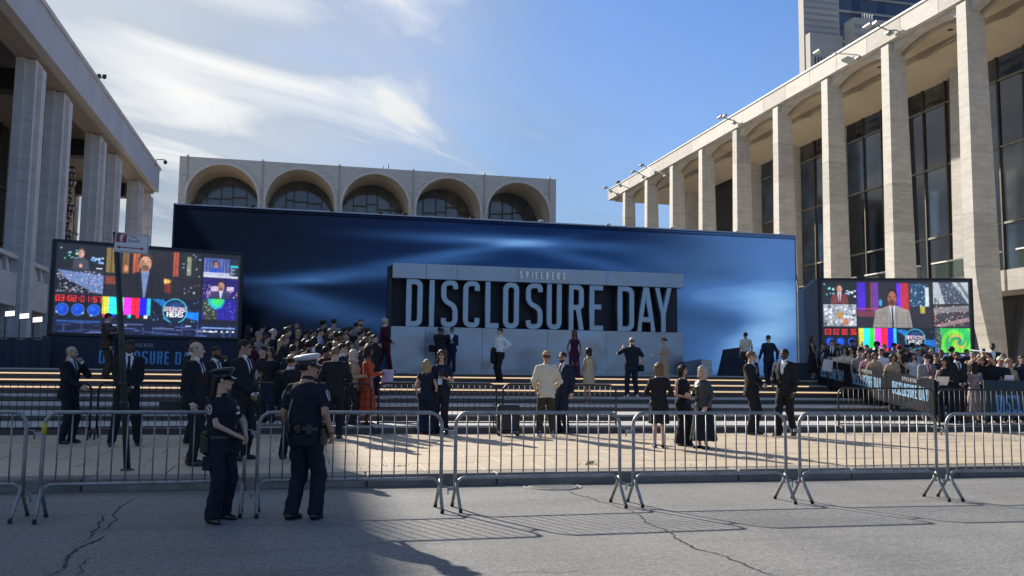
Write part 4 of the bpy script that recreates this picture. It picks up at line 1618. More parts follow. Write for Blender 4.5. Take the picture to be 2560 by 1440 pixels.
def screen_right():
    p = Pic(420, 238, (14, 16, 22))
    q = 1 / 1.17

    def Rr(x0, y0, x1, y1, c, al=1.0):
        p.rect(x0, y0 * q, x1, y1 * q, c, al)
    Rr(.015, .03, .235, .325, (26, 34, 38))
    p.speck(.02, .04, .09, .2, 9, [(90, 150, 150), (130, 220, 220), (200, 235, 225)], .004, .010, 1)
    p.speck(.16, .12, .235, .2, 7, [(220, 235, 255), (150, 190, 230)], .008, .012, 2)
    presenter(p, .125, .055 * q, .02, .06 * q, (205, 150, 140), (52, 38, 36), (104, 52, 52), (205, 200, 215), (40, 36, 66), .325 * q, 3.0)
    Rr(.015, .335, .235, .635, (150, 156, 168))
    p.speck(.015, .34 * q, .235, .63 * q, 90, [(235, 238, 240), (60, 66, 76), (110, 120, 140), (200, 205, 210)], .006, .016, 3)
    p.ell(.125, .48 * q, .022, .05, (176, 132, 76))
    Rr(.145, .53, .18, .62, (190, 120, 96))
    # presenter in a striped jacket, night studio
    Rr(.243, .03, .745, .65, (38, 36, 46))
    for (a, b, c) in ((.243, .30, (70, 34, 190)), (.30, .305, (30, 22, 60)), (.335, .34, (210, 70, 60)), (.345, .385, (96, 54, 150)), (.51, .535, (96, 40, 225)), (.535, .59, (170, 44, 56))):
        Rr(a, .03 if a < .5 else .04, b, .42, c)
    Rr(.243, .39, .40, .40, (205, 70, 60))
    Rr(.243, .42, .40, .50, (110, 50, 66))
    p.ell(.40, .31 * q, .014, .05, (60, 160, 220), .9, .5)
    Rr(.60, .05, .72, .36, (36, 66, 96))
    p.speck(.60, .05 * q, .70, .36 * q, 30, [(120, 175, 220), (200, 225, 240), (60, 110, 160)], .003, .007, 5)
    Rr(.70, .10, .725, .36, (190, 205, 215))
    Rr(.665, .36, .695, .45, (170, 160, 60))
    presenter(p, .478, .115 * q, .033, .118 * q, (150, 92, 70), (34, 26, 26), (142, 138, 132), (190, 185, 195), (34, 58, 68), .65 * q, 4.0, (52, 34, 30))
    for k in range(24):
        x = .36 + k * .0102
        m = ((p.X > x) & (p.X < x + .0035) & (p.Y > .43 * q) & (p.Y < .65 * q)).astype(float) * (p.a[..., 0] > .15) * (p.a[..., 1] > .15)
        p.put(m, (80, 78, 78), .6)
    Rr(.245, .66, .50, .665, (10, 10, 14))
    bars(p, .247, .50, .66 * q, .93 * q)
    Rr(.505, .655, .745, .99, (16, 18, 38))
    news_globe(p, .625, .805 * q, .066)
    # motorway, motorway at night, hurricane map
    Rr(.753, .03, .985, .325, (172, 180, 188))
    p.poly([(.79, .03 * q), (.88, .03 * q), (.985, .325 * q), (.83, .325 * q)], (70, 78, 96))
    p.speck(.80, .05 * q, .95, .32 * q, 110, [(205, 212, 225), (40, 46, 60), (130, 150, 190), (160, 170, 180)], .002, .006, 6)
    p.poly([(.91, .03 * q), (.935, .03 * q), (.985, .20 * q), (.985, .26 * q)], (110, 118, 130))
    p.speck(.76, .24 * q, .79, .32 * q, 14, [(40, 56, 36), (56, 70, 46)], .004, .010, 8)
    Rr(.753, .34, .985, .64, (52, 52, 58))
    p.poly([(.753, .38 * q), (.985, .34 * q), (.985, .42 * q), (.753, .45 * q)], (120, 118, 122))
    p.poly([(.753, .62 * q), (.985, .50 * q), (.985, .56 * q), (.80, .64 * q)], (130, 110, 112))
    p.speck(.753, .35 * q, .985, .63 * q, 90, [(225, 200, 205), (170, 170, 175), (40, 40, 46), (205, 120, 120)], .002, .007, 9)
    Rr(.755, .655, .988, .985, (30, 90, 180))
    d = np.hypot((p.X - .905) * p.asp, p.Y - .83 * q)
    an_ = np.arctan2(p.Y - .83 * q, (p.X - .905) * p.asp)
    sw = np.sin(an_ * 2 + d * 46)
    clipm = ((p.X > .755) & (p.X < .988) & (p.Y > .655 * q) & (p.Y < .985 * q)).astype(float)
    p.put(clipm * (d < .26), (40, 190, 70), .9)
    p.put(clipm * (d < .24) * np.clip(sw, 0, 1), (120, 225, 60), .9)
    p.put(clipm * (d < .10) * np.clip(np.sin(an_ * 2 + d * 60 + 1), 0, 1), (225, 190, 60), .9)
    p.put(clipm * (d < .05) * np.clip(np.sin(an_ + d * 60), 0, 1), (40, 90, 160), .95)
    p.poly([(.755, .66 * q), (.79, .66 * q), (.80, .80 * q), (.79, .98 * q), (.77, .98 * q), (.755, .8 * q)], (54, 70, 60))
    p.speck(.757, .68 * q, .80, .97 * q, 40, [(190, 200, 190), (80, 110, 80), (20, 40, 50)], .002, .005, 10)
    # clock and globes
    clock(p, '03:02:00:36', .022, .675 * q, .205, .072 * q, False)
    for k, cx in enumerate((.055, .125, .20)):
        p.ell(cx, .845 * q, .027, .027 * p.asp, (20, 66, 190))
        p.ell(cx - .005, .83 * q, .016, .018 * p.asp, (28, 96, 225), .8, .7)
    p.rect(0, 1.0 * q, 1, 1, (14, 20, 52))
    hud(p, 1.0 * q, .99, 77)
    p.stripes(.14, 4)
    return p.a


m_scr = attr_mat('led_picture', 'screen', .78)
m_cab = M('screen_cabinet', (0.010, 0.011, 0.014), rough=0.55, var=.2)
m_skirt = M('screen_skirt', (0.014, 0.020, 0.040), rough=0.7, var=.2, scale=1)
m_blue_print = M('blue_print', (0.10, 0.30, 0.55), rough=0.6, var=.05)
m_grey_print = M('grey_print', (0.30, 0.32, 0.36), rough=0.6, var=.05)
scl = thing('video_screen', 'large video screen left of the stage with red clock reading 03:02:01:57', 'screen', (-8.15, 31.9, TOP_Z), radians(16.6))
W_ = 6.22
MB().bbox(0, W_, .03, .55, 1.06, 4.26, .02).build('cabinet', m_cab, scl)
grid_picture('display', W_ - .26, 2.98, screen_left(), m_scr, scl, (.13, -.004, 1.16)).location = (.13, .024, 1.16)
MB().bbox(-.12, W_ + .05, .06, .52, 0, 1.055, .015).build('skirt', m_skirt, scl)
lps, wd = word_loops('DISCLOSURE DAY', .44)
s_ = (3.15) / wd
o = outline_mesh('lettering', [[(a * s_, b) for a, b in l] for l in lps], .01, m_blue_print, scl)
o.location = (1.58, .047, .18)
lps, wd = word_loops('SPIELBERG', .13, gap=.28, t=.13)
o = outline_mesh('lettering', lps, .01, m_grey_print, scl)
o.location = (2.62, .047, .76)

scr = thing('video_screen', 'large video screen behind the right crowd showing a green hurricane map', 'screen', (20.78, 33.3, TOP_Z), radians(-18))
MB().bbox(0, W_, .03, .6, 0.40, 4.12, .02).build('cabinet', m_cab, scr)
grid_picture('display', W_ - .26, 3.52, screen_right(), m_scr, scr).location = (.13, .024, .50)
MB().bbox(.02, W_ - .02, .06, .56, 0, .395, .015).build('skirt', m_skirt, scr)
# dark wedge-shaped side wing
m_wing = M('side_wing', (0.10, 0.12, 0.16), rough=0.6, var=.1)
MB().hexa([(-.50, .35, 0), (-.004, .05, 0), (-.004, 1.2, 0), (-.50, 1.4, 0), (-.50, .35, 3.65), (-.004, .05, 4.1), (-.004, 1.2, 4.1), (-.50, 1.4, 3.65)]).build('side_wing', m_wing, scr)

# ---------------- sloping banner beside the steps
m_ban = M('banner_fabric', (0.010, 0.012, 0.018), rough=0.95, spec=.08, var=.25, scale=1.2)
m_ban2 = M('banner_pattern_grey', (0.020, 0.021, 0.028), rough=0.95, spec=.08, var=.2, scale=1.2)
m_prt = M('pale_blue_print', (0.17, 0.34, 0.52), rough=0.6, var=.05)
A0 = at_y(2042, 900, 29.5)
B0 = at_y(2338, 1000, 20.5)
A0[2], B0[2] = 1.40, .66
ban = thing('step_banner', 'dark sloping banner lettered DISCLOSURE DAY three times, running down beside the steps', 'banner', tuple(A0))
L_ = hypot(B0[0] - A0[0], B0[1] - A0[1])
dx_, dy_ = (B0[0] - A0[0]) / L_, (B0[1] - A0[1]) / L_
sl = (B0[2] - A0[2]) / L_
BH = 0.93


def slope_xf(o):
    """lay local x along the slope, local z upright"""
    o.data.transform(Matrix(((dx_, -dy_, 0, 0), (dy_, dx_, 0, 0), (sl, 0, 1, 0), (0, 0, 0, 1))))
    o.data.update()


nP = 3
for k in range(nP):
    a, b = L_ * k / nP + .01, L_ * (k + 1) / nP - .01
    o = MB().bbox(a, b, 0, .06, .0, BH, .01).build('panel', m_ban, ban)
    slope_xf(o)
    # torn angular pattern in a lighter grey
    rg3 = random.Random(40 + k)
    for (p0, p1, p2, p3) in (((.10, .55), (.45, .95), (.98, .62), (.50, .30)), ((.30, .05), (.75, .40), (.95, .10), (.80, .03))):
        q = [(a + (b - a) * p[0], p[1] * BH) for p in (p0, p1, p2, p3)]
        o = MB().prism(q, 'y', -.004, -.001).build('pattern', m_ban2, ban)
        slope_xf(o)
    lps, wd = word_loops('DISCLOSURE DAY', .36)
    s_ = (b - a) * .74 / wd
    o = outline_mesh('lettering', [[(p[0] * s_, p[1]) for p in l] for l in lps], .006, m_prt, ban)
    o.data.transform(Matrix.Translation((a + (b - a) * .14, -.012, .32)))
    slope_xf(o)
    if k:
        lps, wd = word_loops('SPIELBERG', .105, gap=.28)
        s_ = (b - a) * .30 / wd
        o = outline_mesh('lettering', [[(p[0] * s_, p[1]) for p in l] for l in lps], .006, m_grey_print, ban)
        o.data.transform(Matrix.Translation((a + (b - a) * .36, -.012, .76)))
        slope_xf(o)
for k in range(nP + 1):
    x = min(max(L_ * k / nP, .03), L_ - .03)
    o = MB().box(x - .025, x + .025, .07, .12, -.19, BH).build('post', m_truss, ban)
    slope_xf(o)
C0 = at_y(2462, 1000, 20.25)
tb = thing('fabric_banner', 'dark teal fabric banner lettered DISCL at the right edge, in front of the crowd', 'banner', (C0[0], 20.25, STEP_Z[0]))
m_teal = M('teal_fabric', (0.012, 0.035, 0.048), rough=0.7, var=.2, scale=2, bump=.3, bscale=4)
MB().bbox(0, 3.4, 0, .06, .14, 1.13, .01).build('panel', m_teal, tb)
lps, wd = word_loops('DISCLOSURE DAY', .46)
o = outline_mesh('lettering', [[(p[0] * 2.35 / wd, p[1]) for p in l] for l in lps], .006, m_blue_print, tb)
o.location = (.36, -.010, .28)
for x in (.1, 1.7, 3.3):
    MB().box(x - .02, x + .02, .07, .11, 0, 1.1).build('post', m_truss, tb)

# ---------------- stage props
p = at_y(1732, 925, 32.3)
t = thing('wedge_block', 'dark wedge block with a pale stone coloured end beside the letter sign', 'stage block', (p[0] - .32, 32.2, TOP_Z))
MB().hexa([(0, 0, 0), (.66, .1, 0), (.66, .7, 0), (0, .7, 0), (0, .12, .52), (.66, .1, .62), (.66, .6, .62), (0, .6, .52)]).build('dark_block', m_wing, t)
MB().hexa([(.665, .02, 0), (1.12, 0, 0), (1.12, .6, 0), (.665, .6, 0), (.665, .08, .64), (1.10, .1, .62), (1.10, .5, .62), (.665, .5, .64)]).build('pale_block', m_trav, t)
p = at_y(1815, 925, 32.2)
t = thing('draped_plinth', 'black draped tapering plinth near the right end of the backdrop', 'plinth', (p[0], 32.2, TOP_Z))
MB().hexa([(0, 0, 0), (1.45, 0, 0), (1.45, .8, 0), (0, .8, 0), (.22, .1, .58), (1.42, .1, .55), (1.42, .7, .55), (.22, .7, .58)]).build('drape', m_skirt, t)
MB().hexa([(.05, .5, 0), (.95, .5, 0), (.95, .9, 0), (.05, .9, 0), (.30, .6, 1.05), (.95, .6, 1.15), (.95, .85, 1.15), (.30, .85, 1.05)]).build('upper_drape', m_skirt, t)
p = at_y(1986, 925, 30.6)
t = thing('stage_riser', 'low dark stage riser box at the top of the sloping banner', 'riser', (p[0], 30.9, 1.53))
MB().bbox(0, 1.5, 0, .8, 0, .62, .01).build('riser_box', m_skirt, t)
MB().box(-.02, 1.52, -.02, .82, .621, .66).build('riser_top', m_cab, t)

p = at_y(418, 1010, 22.0)
t = thing('speaker_box', 'small black box speaker standing on the steps behind the black barrier', 'speaker', (p[0] - .19, 22.1, STEP_Z[1]))
MB().bbox(0, .42, 0, .32, 0, .28, .012).build('cabinet', m_cab, t)
MB().box(.03, .39, -.006, -.001, .03, .25).build('grille', m_truss, t)

p = at_y(30, 925, 31.6)
t = thing('draped_fence', 'low fence draped in black cloth at the left edge below the theatre columns', 'fence', (p[0] - 1.6, 31.5, TOP_Z))
vs, fs = [], []
for i in range(40):
    x = i * .07
    for (z, a) in ((0, .07), (.5, .045), (.92 + .03 * sin(i * .9), .02)):
        vs.append((x, a * sin(i * 1.7) + .02 * sin(i * .6), z))
    if i:
        q = 3 * i
        fs += [(q - 3, q, q + 1, q - 2), (q - 2, q + 1, q + 2, q - 1)]
MB().add(vs, fs, True).build('drape', m_skirt, t)
MB().tube([(0, .05, .0), (0, .05, .95), (2.73, .05, .95), (2.73, .05, 0)], .02, 6).build('rail', m_truss, t)
p = at_y(82, 900, 31.7)
t = thing('steel_barrier', 'short steel barrier end standing between the draped fence and the left screen', 'barrier', (p[0] - .1, 31.75, TOP_Z))
MB().tube([(0, 0, 0), (0, 0, .9), (.06, 0, 1.0), (.5, 0, 1.0), (.5, 0, 0)], .018, 6).build('frame', m_alu, t)
for k in range(3):
    MB().tube([(.12 * (k + 1), 0, .15), (.12 * (k + 1), 0, .98)], .008, 5).build('bar', m_alu, t)

m_panel = emis('lit_panel', (0.95, 0.96, 1.0), 0.7)
for i, (px_, py_, w_) in enumerate(((24, 785, 'leftmost'), (60, 791, 'middle'), (93, 800, 'rightmost'))):
    h = at_y(px_, py_, 34.2)
    t = thing('flood_lamp', w_ + ' of three lit white flood lamps on thin stands by the theatre', 'flood lamp', (h[0] - .12, 34.2, TOP_Z), 0, 'flood lamps on stands left of the screen')
    hz = h[2] - TOP_Z
    MB().tube([(0, 0, 0), (0, 0, hz - .1), (.1, 0, hz - .02)], .018, 6).build('stand', m_truss, t)
    for a in (0, 2.1, 4.2):
        MB().tube([(0, 0, .45), (.35 * cos(a), .35 * sin(a), .01)], .012, 5).build('leg', m_truss, t)
    hd = MB().bbox(-.17, .17, -.03, .03, -.11, .11, .01)
    hd.xf(Matrix.Translation((.14, 0, hz)) @ Matrix.Rotation(-.35, 4, 'X') @ Matrix.Rotation(-.12, 4, 'Y')).build('lamp_head', m_cab, t)
    hd = MB().box(-.15, .15, -.038, -.032, -.095, .095)
    hd.xf(Matrix.Translation((.14, 0, hz)) @ Matrix.Rotation(-.35, 4, 'X') @ Matrix.Rotation(-.12, 4, 'Y')).build('lit_panel', m_panel, t)

# ================================================================== BARRIERS
def arc(c, r, a0, a1, n=6, plane='xz'):
    return [(c[0] + r * cos(radians(a0 + (a1 - a0) * i / n)), 0, c[1] + r * sin(radians(a0 + (a1 - a0) * i / n))) for i in range(n + 1)]


m_rub = M('rubber', (0.015, 0.015, 0.016), rough=.8)
m_tape = M('yellow_tape', (0.55, 0.42, 0.04), rough=.5)
BARM = {}


def silver_barrier(x0, x1, y0, y1, label, lean=0.0, tape=False):
    L = hypot(x1 - x0, y1 - y0)
    t = thing('crowd_barrier', label, 'barrier', (x0, y0, 0), atan2(y1 - y0, x1 - x0), 'galvanised crowd barriers along the kerb')
    H = 1.13
    r = .15
    MB().tube([(0, 0, .26), (0, 0, .6)] + arc((r, H - r), r, 180, 90) + arc((L - r, H - r), r, 90, 0) + [(L, 0, .6), (L, 0, .26)], .0215, 10).build('frame', m_alu, t)
    MB().tube([(.012, 0, .24)] + arc((.12, .27), .10, 180, 90) + arc((L - .12, .27), .10, 90, 0) + [(L - .012, 0, .24)], .018, 8).build('bottom_rail', m_alu, t)
    nb = 14
    if 'bar' not in BARM:
        BARM['bar'] = MB().tube([(0, 0, .372), (0, 0, H - .012)], .0085, 6).build('bar', m_alu)
    for k in range(nb):
        inst(BARM['bar'], t, (L * (k + 1) / (nb + 1) + random.uniform(-.006, .006), random.uniform(-.002, .002), 0), (random.gauss(0, .004), 0, 0))
    for ex, s in ((0, 1), (L, -1)):
        for sy in (-1, 1):
            MB().tube([(ex + s * .01, 0, .36), (ex + s * .015, sy * .05, .26), (ex + s * .02, sy * .25, .035)], .020, 8).build('leg', m_alu, t)
            MB().tube([(ex + s * .0197, sy * .247, .042), (ex + s * .021, sy * .262, .004)], .0225, 8).build('foot_cap', m_rub, t)
    for z in (.93, .27):
        MB().tube([(L, 0, z), (L + .07, 0, z + .005), (L + .085, 0, z - .02), (L + .085, 0, z - .09)], .009, 6).build('hook', m_alu, t)
        MB().box(-.08, -.018, -.012, .012, z - .045, z - .005).build('eye', m_alu, t)
    if tape:
        MB().tube([(0, 0, .90), (0.004, 0, .97), (0.012, 0, 1.02)], .027, 8).build('tape', m_tape, t)
    t.rotation_euler.x = radians(lean)
    return t


silver_barrier(-4.98, -2.86, 10.72, 10.62, 'silver crowd barrier cut by the left edge of the photo')
silver_barrier(-2.66, -.60, 10.50, 10.58, 'silver crowd barrier with yellow tape, left of the two police officers', lean=-1.2, tape=True)
silver_barrier(-.46, 1.62, 10.56, 10.58, 'silver crowd barrier directly behind the male police officer')
silver_barrier(1.79, 3.86, 10.60, 10.66, 'silver crowd barrier just right of the male police officer, in front of the cream jacket')
silver_barrier(4.04, 6.12, 10.66, 10.64, 'silver crowd barrier in front of the three women talking')
silver_barrier(6.32, 8.30, 10.64, 10.56, 'silver crowd barrier second from the right edge of the photo')
silver_barrier(8.44, 10.5, 10.52, 10.40, 'silver crowd barrier cut by the right edge of the photo')
m_blk = M('black_paint', (0.012, 0.012, 0.014), rough=.45, var=.2)


def black_barrier(pa, pb, label, grid=True):
    """pa, pb: photo points where the two ends stand on the sidewalk"""
    (x0, y0, z0), (x1, y1, z1) = walk_at(*pa), walk_at(*pb)
    L = hypot(x1 - x0, y1 - y0)
    t = thing('black_barrier', label, 'barrier', (x0, y0, (z0 + z1) / 2), atan2(y1 - y0, x1 - x0), 'black mesh barriers before the steps')
    H, r = 1.08, .17
    MB().tube([(0, 0, .12), (0, 0, .6)] + arc((r, H - r), r, 180, 90) + arc((L - r, H - r), r, 90, 0) + [(L, 0, .6), (L, 0, .12)], .022, 8).build('frame', m_blk, t)
    MB().tube([(0, 0, .22), (L, 0, .22)], .016, 6).build('bottom_rail', m_blk, t)
    if 'bbar' not in BARM:
        BARM['bbar'] = MB().tube([(0, 0, .22), (0, 0, H - .01)], .0065, 5).build('bar', m_blk)
    nb = int(L / .125)
    for k in range(1, nb):
        inst(BARM['bbar'], t, (L * k / nb, 0, 0))
    if grid:
        for k in range(4):
            z = .22 + (H - .22) * (k + 1) / 5
            MB().tube([(0, 0, z), (L, 0, z)], .006, 5).build('wire', m_blk, t)
    for ex, s in ((0, 1), (L, -1)):
        for sy in (-1, 1):
            MB().tube([(ex, sy * .01, .16), (ex, sy * .12, .155), (ex, sy * .18, .12), (ex, sy * .27, .012)], .019, 6).build('leg', m_blk, t)
    MB().tube([(L, 0, .85), (L + .06, 0, .86), (L + .06, 0, .78)], .01, 5).build('hook', m_blk, t)
    return t


black_barrier((-60, 1102), (222, 1098), 'black mesh barrier at the left edge, under the bearded man\'s hand')
black_barrier((240, 1097), (526, 1094), 'black mesh barrier behind the leaning taxi sign post')
black_barrier((534, 1094), (926, 1084), 'black mesh barrier closing off the left crowd, behind the officers')
black_barrier((944, 1082), (1240, 1081), 'black mesh barrier behind the two women with lanyards')
black_barrier((1256, 1081), (1540, 1081), 'black mesh barrier behind the man in the cream jacket')
black_barrier((2098, 1082), (2338, 1084), 'black barrier with upright bars in front of the sloping banner', False)
black_barrier((2350, 1085), (2600, 1088), 'black barrier with upright bars at the right edge before the teal banner', False)
for k in ('bar', 'bbar'):
    bpy.data.objects.remove(BARM[k])

# ================================================================== TAXI STAND SIGN
m_post = M('green_black_post', (0.022, 0.028, 0.026), rough=.55, var=.3, scale=8)
m_signw = M('sign_white', (0.62, 0.61, 0.60), rough=.45, var=.06)
m_signr = M('sign_red', (0.26, 0.022, 0.035), rough=.45, var=.08)
m_signt = M('sign_grey', (0.25, 0.16, 0.17), rough=.5)
bp_ = walk_at(318, 1176)
tp_ = at_y(289, 580, bp_[1] - .05)
tx = thing('taxi_stand_sign', 'leaning dark post with a white and red Taxi Stand sign on the sidewalk', 'street sign', tuple(bp_))
v = Vector(tp_) - Vector(bp_)
MB().tube([(0, 0, 0), tuple(v * .5 + Vector((.012, 0, 0))), tuple(v)], [.048, .044, .038], 8).build('post', m_post, tx)
MB().lathe([(.10, 0), (.09, .02), (.055, .03)], (0, 0, 0), 12).build('base_flange', m_post, tx)
for f in (.28, .36):
    MB().lathe([(.056, -.03), (.056, .03)], tuple(v * f), 10).build('band', m_post, tx)
pn = bpy.data.objects.new('sign_plate', None)
SWd, SHt = .455, .29
pl_ = MB().bbox(0, SWd, -.004, .004, 0, SHt, .003).build('sign_plate', m_signw, tx)
pl_.location = (v.x + .0, v.y - .055, v.z - SHt - .004)
pl_.rotation_euler = (0, radians(2.5), radians(4))
fr = .012
MB().box(fr, SWd - fr, -.0065, -.0045, fr, fr + .005).box(fr, SWd - fr, -.0065, -.0045, SHt - fr - .005, SHt - fr).box(SWd - fr - .005, SWd - fr, -.0065, -.0045, fr, SHt - fr).build('border', m_signr, pl_)
MB().box(.014, .155, -.0075, -.0047, .145, SHt - .012).build('red_field', m_signr, pl_)
fig = MB()
fig.lathe([(.004, -.012), (.012, -.006), (.012, .006), (.004, .012)], (.085, -.009, .258), 8)
for q in ([(.072, .20), (.10, .20), (.104, .245), (.07, .245)], [(.072, .2), (.085, .2), (.078, .152), (.066, .152)], [(.087, .2), (.10, .2), (.106, .152), (.094, .152)], [(.098, .245), (.104, .232), (.135, .262), (.130, .272)], [(.07, .245), (.060, .195), (.068, .193), (.078, .232)]):
    fig.prism(q, 'y', -.0095, -.0078)
fig.build('pictogram', m_signw, pl_)


def font_mesh(name, txt, size, mat, parent, loc):
    cu = bpy.data.curves.new(name, 'FONT')
    cu.body = txt
    cu.size = size
    cu.extrude = .0008
    o = bpy.data.objects.new(name + '_tmp', cu)
    COL.objects.link(o)
    dg = bpy.context.evaluated_depsgraph_get()
    me = bpy.data.meshes.new_from_object(o.evaluated_get(dg))
    bpy.data.objects.remove(o)
    bpy.data.curves.remove(cu)
    me.transform(Matrix(((1, 0, 0, 0), (0, 0, -1, 0), (0, 1, 0, 0), (0, 0, 0, 1))))
    me.materials.clear()
    me.materials.append(mat)
    ob = bpy.data.objects.new(name, me)
    link(ob, parent)
    ob.location = loc
    return ob


font_mesh('lettering', 'Taxi', .068, m_signt, pl_, (.172, -.007, .218))
font_mesh('lettering', 'Stand', .068, m_signt, pl_, (.172, -.007, .160))
MB().prism([(.03, .075), (.075, .10), (.075, .082), (SWd - .10, .082), (SWd - .10, .10), (SWd - .055, .075), (SWd - .10, .050), (SWd - .10, .068), (.075, .068), (.075, .050)], 'y', -.0085, -.0048).build('arrow', m_signr, pl_)

# ---------------- rolling equipment case by the barrier
p = walk_at(1272, 1090)
t = thing('rolling_case', 'black rolling equipment case with wheels on the sidewalk before the black barriers', 'case', (p[0], p[1] + .1, p[2] + .003), radians(-8))
MB().bbox(-.24, .24, -.16, .16, .10, .66, .03).build('shell', m_blk, t)
MB().bbox(-.25, .25, -.17, .17, .40, .44, .008).build('strap', m_truss, t)
MB().tube([(-.30, 0, .12), (-.34, .02, .62), (-.32, .02, .66), (-.22, .02, .64)], .014, 6).build('handle', m_blk, t)
for sx_ in (-.2, .2):
    for sy_2 in (-.13, .13):
        MB().lathe([(.045, -.015), (.045, .015)], (0, 0, 0), 12).xf(Matrix.Translation((sx_, sy_2, .045)) @ Matrix.Rotation(pi / 2, 4, 'X')).build('wheel', m_rub, t)
        MB().box(sx_ - .02, sx_ + .02, sy_2 - .024, sy_2 + .024, .05, .105).build('caster', m_alu, t)
# ================================================================== PEOPLE
def surf(f, lo, hi, vox):
    """smooth closed surface where f(x, y, z) = 0 (surface nets)"""
    lo, hi = np.array(lo, float), np.array(hi, float)
    n = np.maximum(4, np.ceil((hi - lo) / vox).astype(int) + 1)
    ax = [lo[i] + np.arange(n[i]) * vox for i in range(3)]
    X, Y, Z = np.meshgrid(*ax, indexing='ij')
    V = f(X, Y, Z)
    V[0], V[-1] = 1, 1
    V[:, 0], V[:, -1] = 1, 1
    V[:, :, 0], V[:, :, -1] = 1, 1
    V = np.where(np.abs(V) < 1e-9, 1e-9, V)
    S = V < 0
    cnt = np.zeros(tuple(n - 1), int)
    for a in (0, 1):
        for b in (0, 1):
            for c in (0, 1):
                cnt += S[a:n[0] - 1 + a, b:n[1] - 1 + b, c:n[2] - 1 + c]
    act = (cnt > 0) & (cnt < 8)
    ids = np.argwhere(act)
    if len(ids) == 0:
        return np.zeros((0, 3)), np.zeros((0, 4), int)
    idx = -np.ones(act.shape, int)
    idx[act] = np.arange(len(ids))
    pos = np.zeros((len(ids), 3))
    num = np.zeros((len(ids), 1))
    cs = [(a, b, c) for a in (0, 1) for b in (0, 1) for c in (0, 1)]
    for p in cs:
        for k in range(3):
            if p[k]:
                continue
            q = list(p)
            q[k] = 1
            va = V[ids[:, 0] + p[0], ids[:, 1] + p[1], ids[:, 2] + p[2]]
            vb = V[ids[:, 0] + q[0], ids[:, 1] + q[1], ids[:, 2] + q[2]]
            m = (va < 0) != (vb < 0)
            t = np.where(m, va / np.where(m, va - vb, 1), 0)
            pt = np.array(p, float)[None, :] + np.zeros((len(ids), 3))
            pt[:, k] += t
            pos += pt * m[:, None]
            num += m[:, None]
    verts = lo + (ids + pos / num) * vox
    F = []
    for k in range(3):
        a = [slice(None)] * 3
        b = [slice(None)] * 3
        a[k], b[k] = slice(0, -1), slice(1, None)
        ch = S[tuple(a)] != S[tuple(b)]
        e = np.argwhere(ch)
        u, w = (k + 1) % 3, (k + 2) % 3
        e = e[(e[:, u] > 0) & (e[:, w] > 0) & (e[:, u] < n[u] - 1) & (e[:, w] < n[w] - 1)]
        ins = S[e[:, 0], e[:, 1], e[:, 2]]

        def cell(du, dw):
            c = e.copy()
            c[:, u] += du
            c[:, w] += dw
            return idx[c[:, 0], c[:, 1], c[:, 2]]
        q = np.stack([cell(-1, -1), cell(0, -1), cell(0, 0), cell(-1, 0)], 1)
        q[~ins] = q[~ins][:, ::-1]
        F.append(q)
    return verts, np.concatenate(F)


def smin(a, b, k):
    h = np.clip(.5 + .5 * (b - a) / k, 0, 1)
    return b + (a - b) * h - k * h * (1 - h)


def cone(X, Y, Z, a, b, ra, rb, sy=1.0):
    ax, ay, az = a
    dx, dy, dz = b[0] - ax, b[1] - ay, b[2] - az
    L2 = dx * dx + dy * dy + dz * dz + 1e-9
    px, py, pz = X - ax, Y - ay, Z - az
    h = np.clip((px * dx + py * dy + pz * dz) / L2, 0, 1)
    return np.sqrt((px - dx * h) ** 2 + ((py - dy * h) * sy) ** 2 + (pz - dz * h) ** 2) - (ra + (rb - ra) * h)


def ellip(X, Y, Z, c, r):
    x, y, z = (X - c[0]) / r[0], (Y - c[1]) / r[1], (Z - c[2]) / r[2]
    k0 = np.sqrt(x * x + y * y + z * z) + 1e-9
    k1 = np.sqrt((x / r[0]) ** 2 + (y / r[1]) ** 2 + (z / r[2]) ** 2) + 1e-9
    return k0 * (k0 - 1) / k1


def wob(X, Y, Z, s, ph=0.0):
    return (np.sin(X * s + 1.7 * np.sin(Z * s * .8 + ph)) * np.sin(Z * s * 1.1 + 1.3 * np.sin(Y * s + ph * 2)) + .6 * np.sin(Y * s * 1.9 + ph) * np.sin(Z * s * 2.1 + X * s + ph))


# ---------------- heads, hair and hands are shaped once and posed on every figure
def head_f(X, Y, Z):
    d = ellip(X, Y, Z, (0, .014, .030), (.074, .094, .084))
    d = smin(d, ellip(X, Y, Z, (0, -.030, -.030), (.056, .060, .082)), .03)
    d = smin(d, ellip(X, Y, Z, (0, -.068, -.092), (.026, .022, .020)), .03)
    for s in (-1, 1):
        d = smin(d, ellip(X, Y, Z, (s * .044, -.066, -.022), (.020, .020, .022)), .02)
    d = smin(d, ellip(X, Y, Z, (0, -.076, .026), (.046, .016, .011)), .015)
    for s in (-1, 1):
        d = -smin(-d, ellip(X, Y, Z, (s * .031, -.099, .006), (.018, .016, .013)), .010)
        d = smin(d, np.sqrt((X - s * .031) ** 2 + (Y + .076) ** 2 + (Z - .005) ** 2) - .0125, .004)
    d = smin(d, cone(X, Y, Z, (0, -.084, .012), (0, -.108, -.026), .008, .012), .012)
    for s in (-1, 1):
        d = smin(d, np.sqrt((X - s * .012) ** 2 + (Y + .095) ** 2 + (Z + .030) ** 2) - .010, .008)
    d = smin(d, ellip(X, Y, Z, (0, -.084, -.053), (.024, .011, .006)), .006)
    d = smin(d, ellip(X, Y, Z, (0, -.083, -.064), (.021, .011, .007)), .006)
    for s in (-1, 1):
        d = smin(d, ellip(X, Y, Z, (s * .078, .014, -.002), (.010, .021, .032)), .010)
    d = smin(d, cone(X, Y, Z, (0, .018, -.05), (0, .030, -.17), .052, .056), .025)
    return d


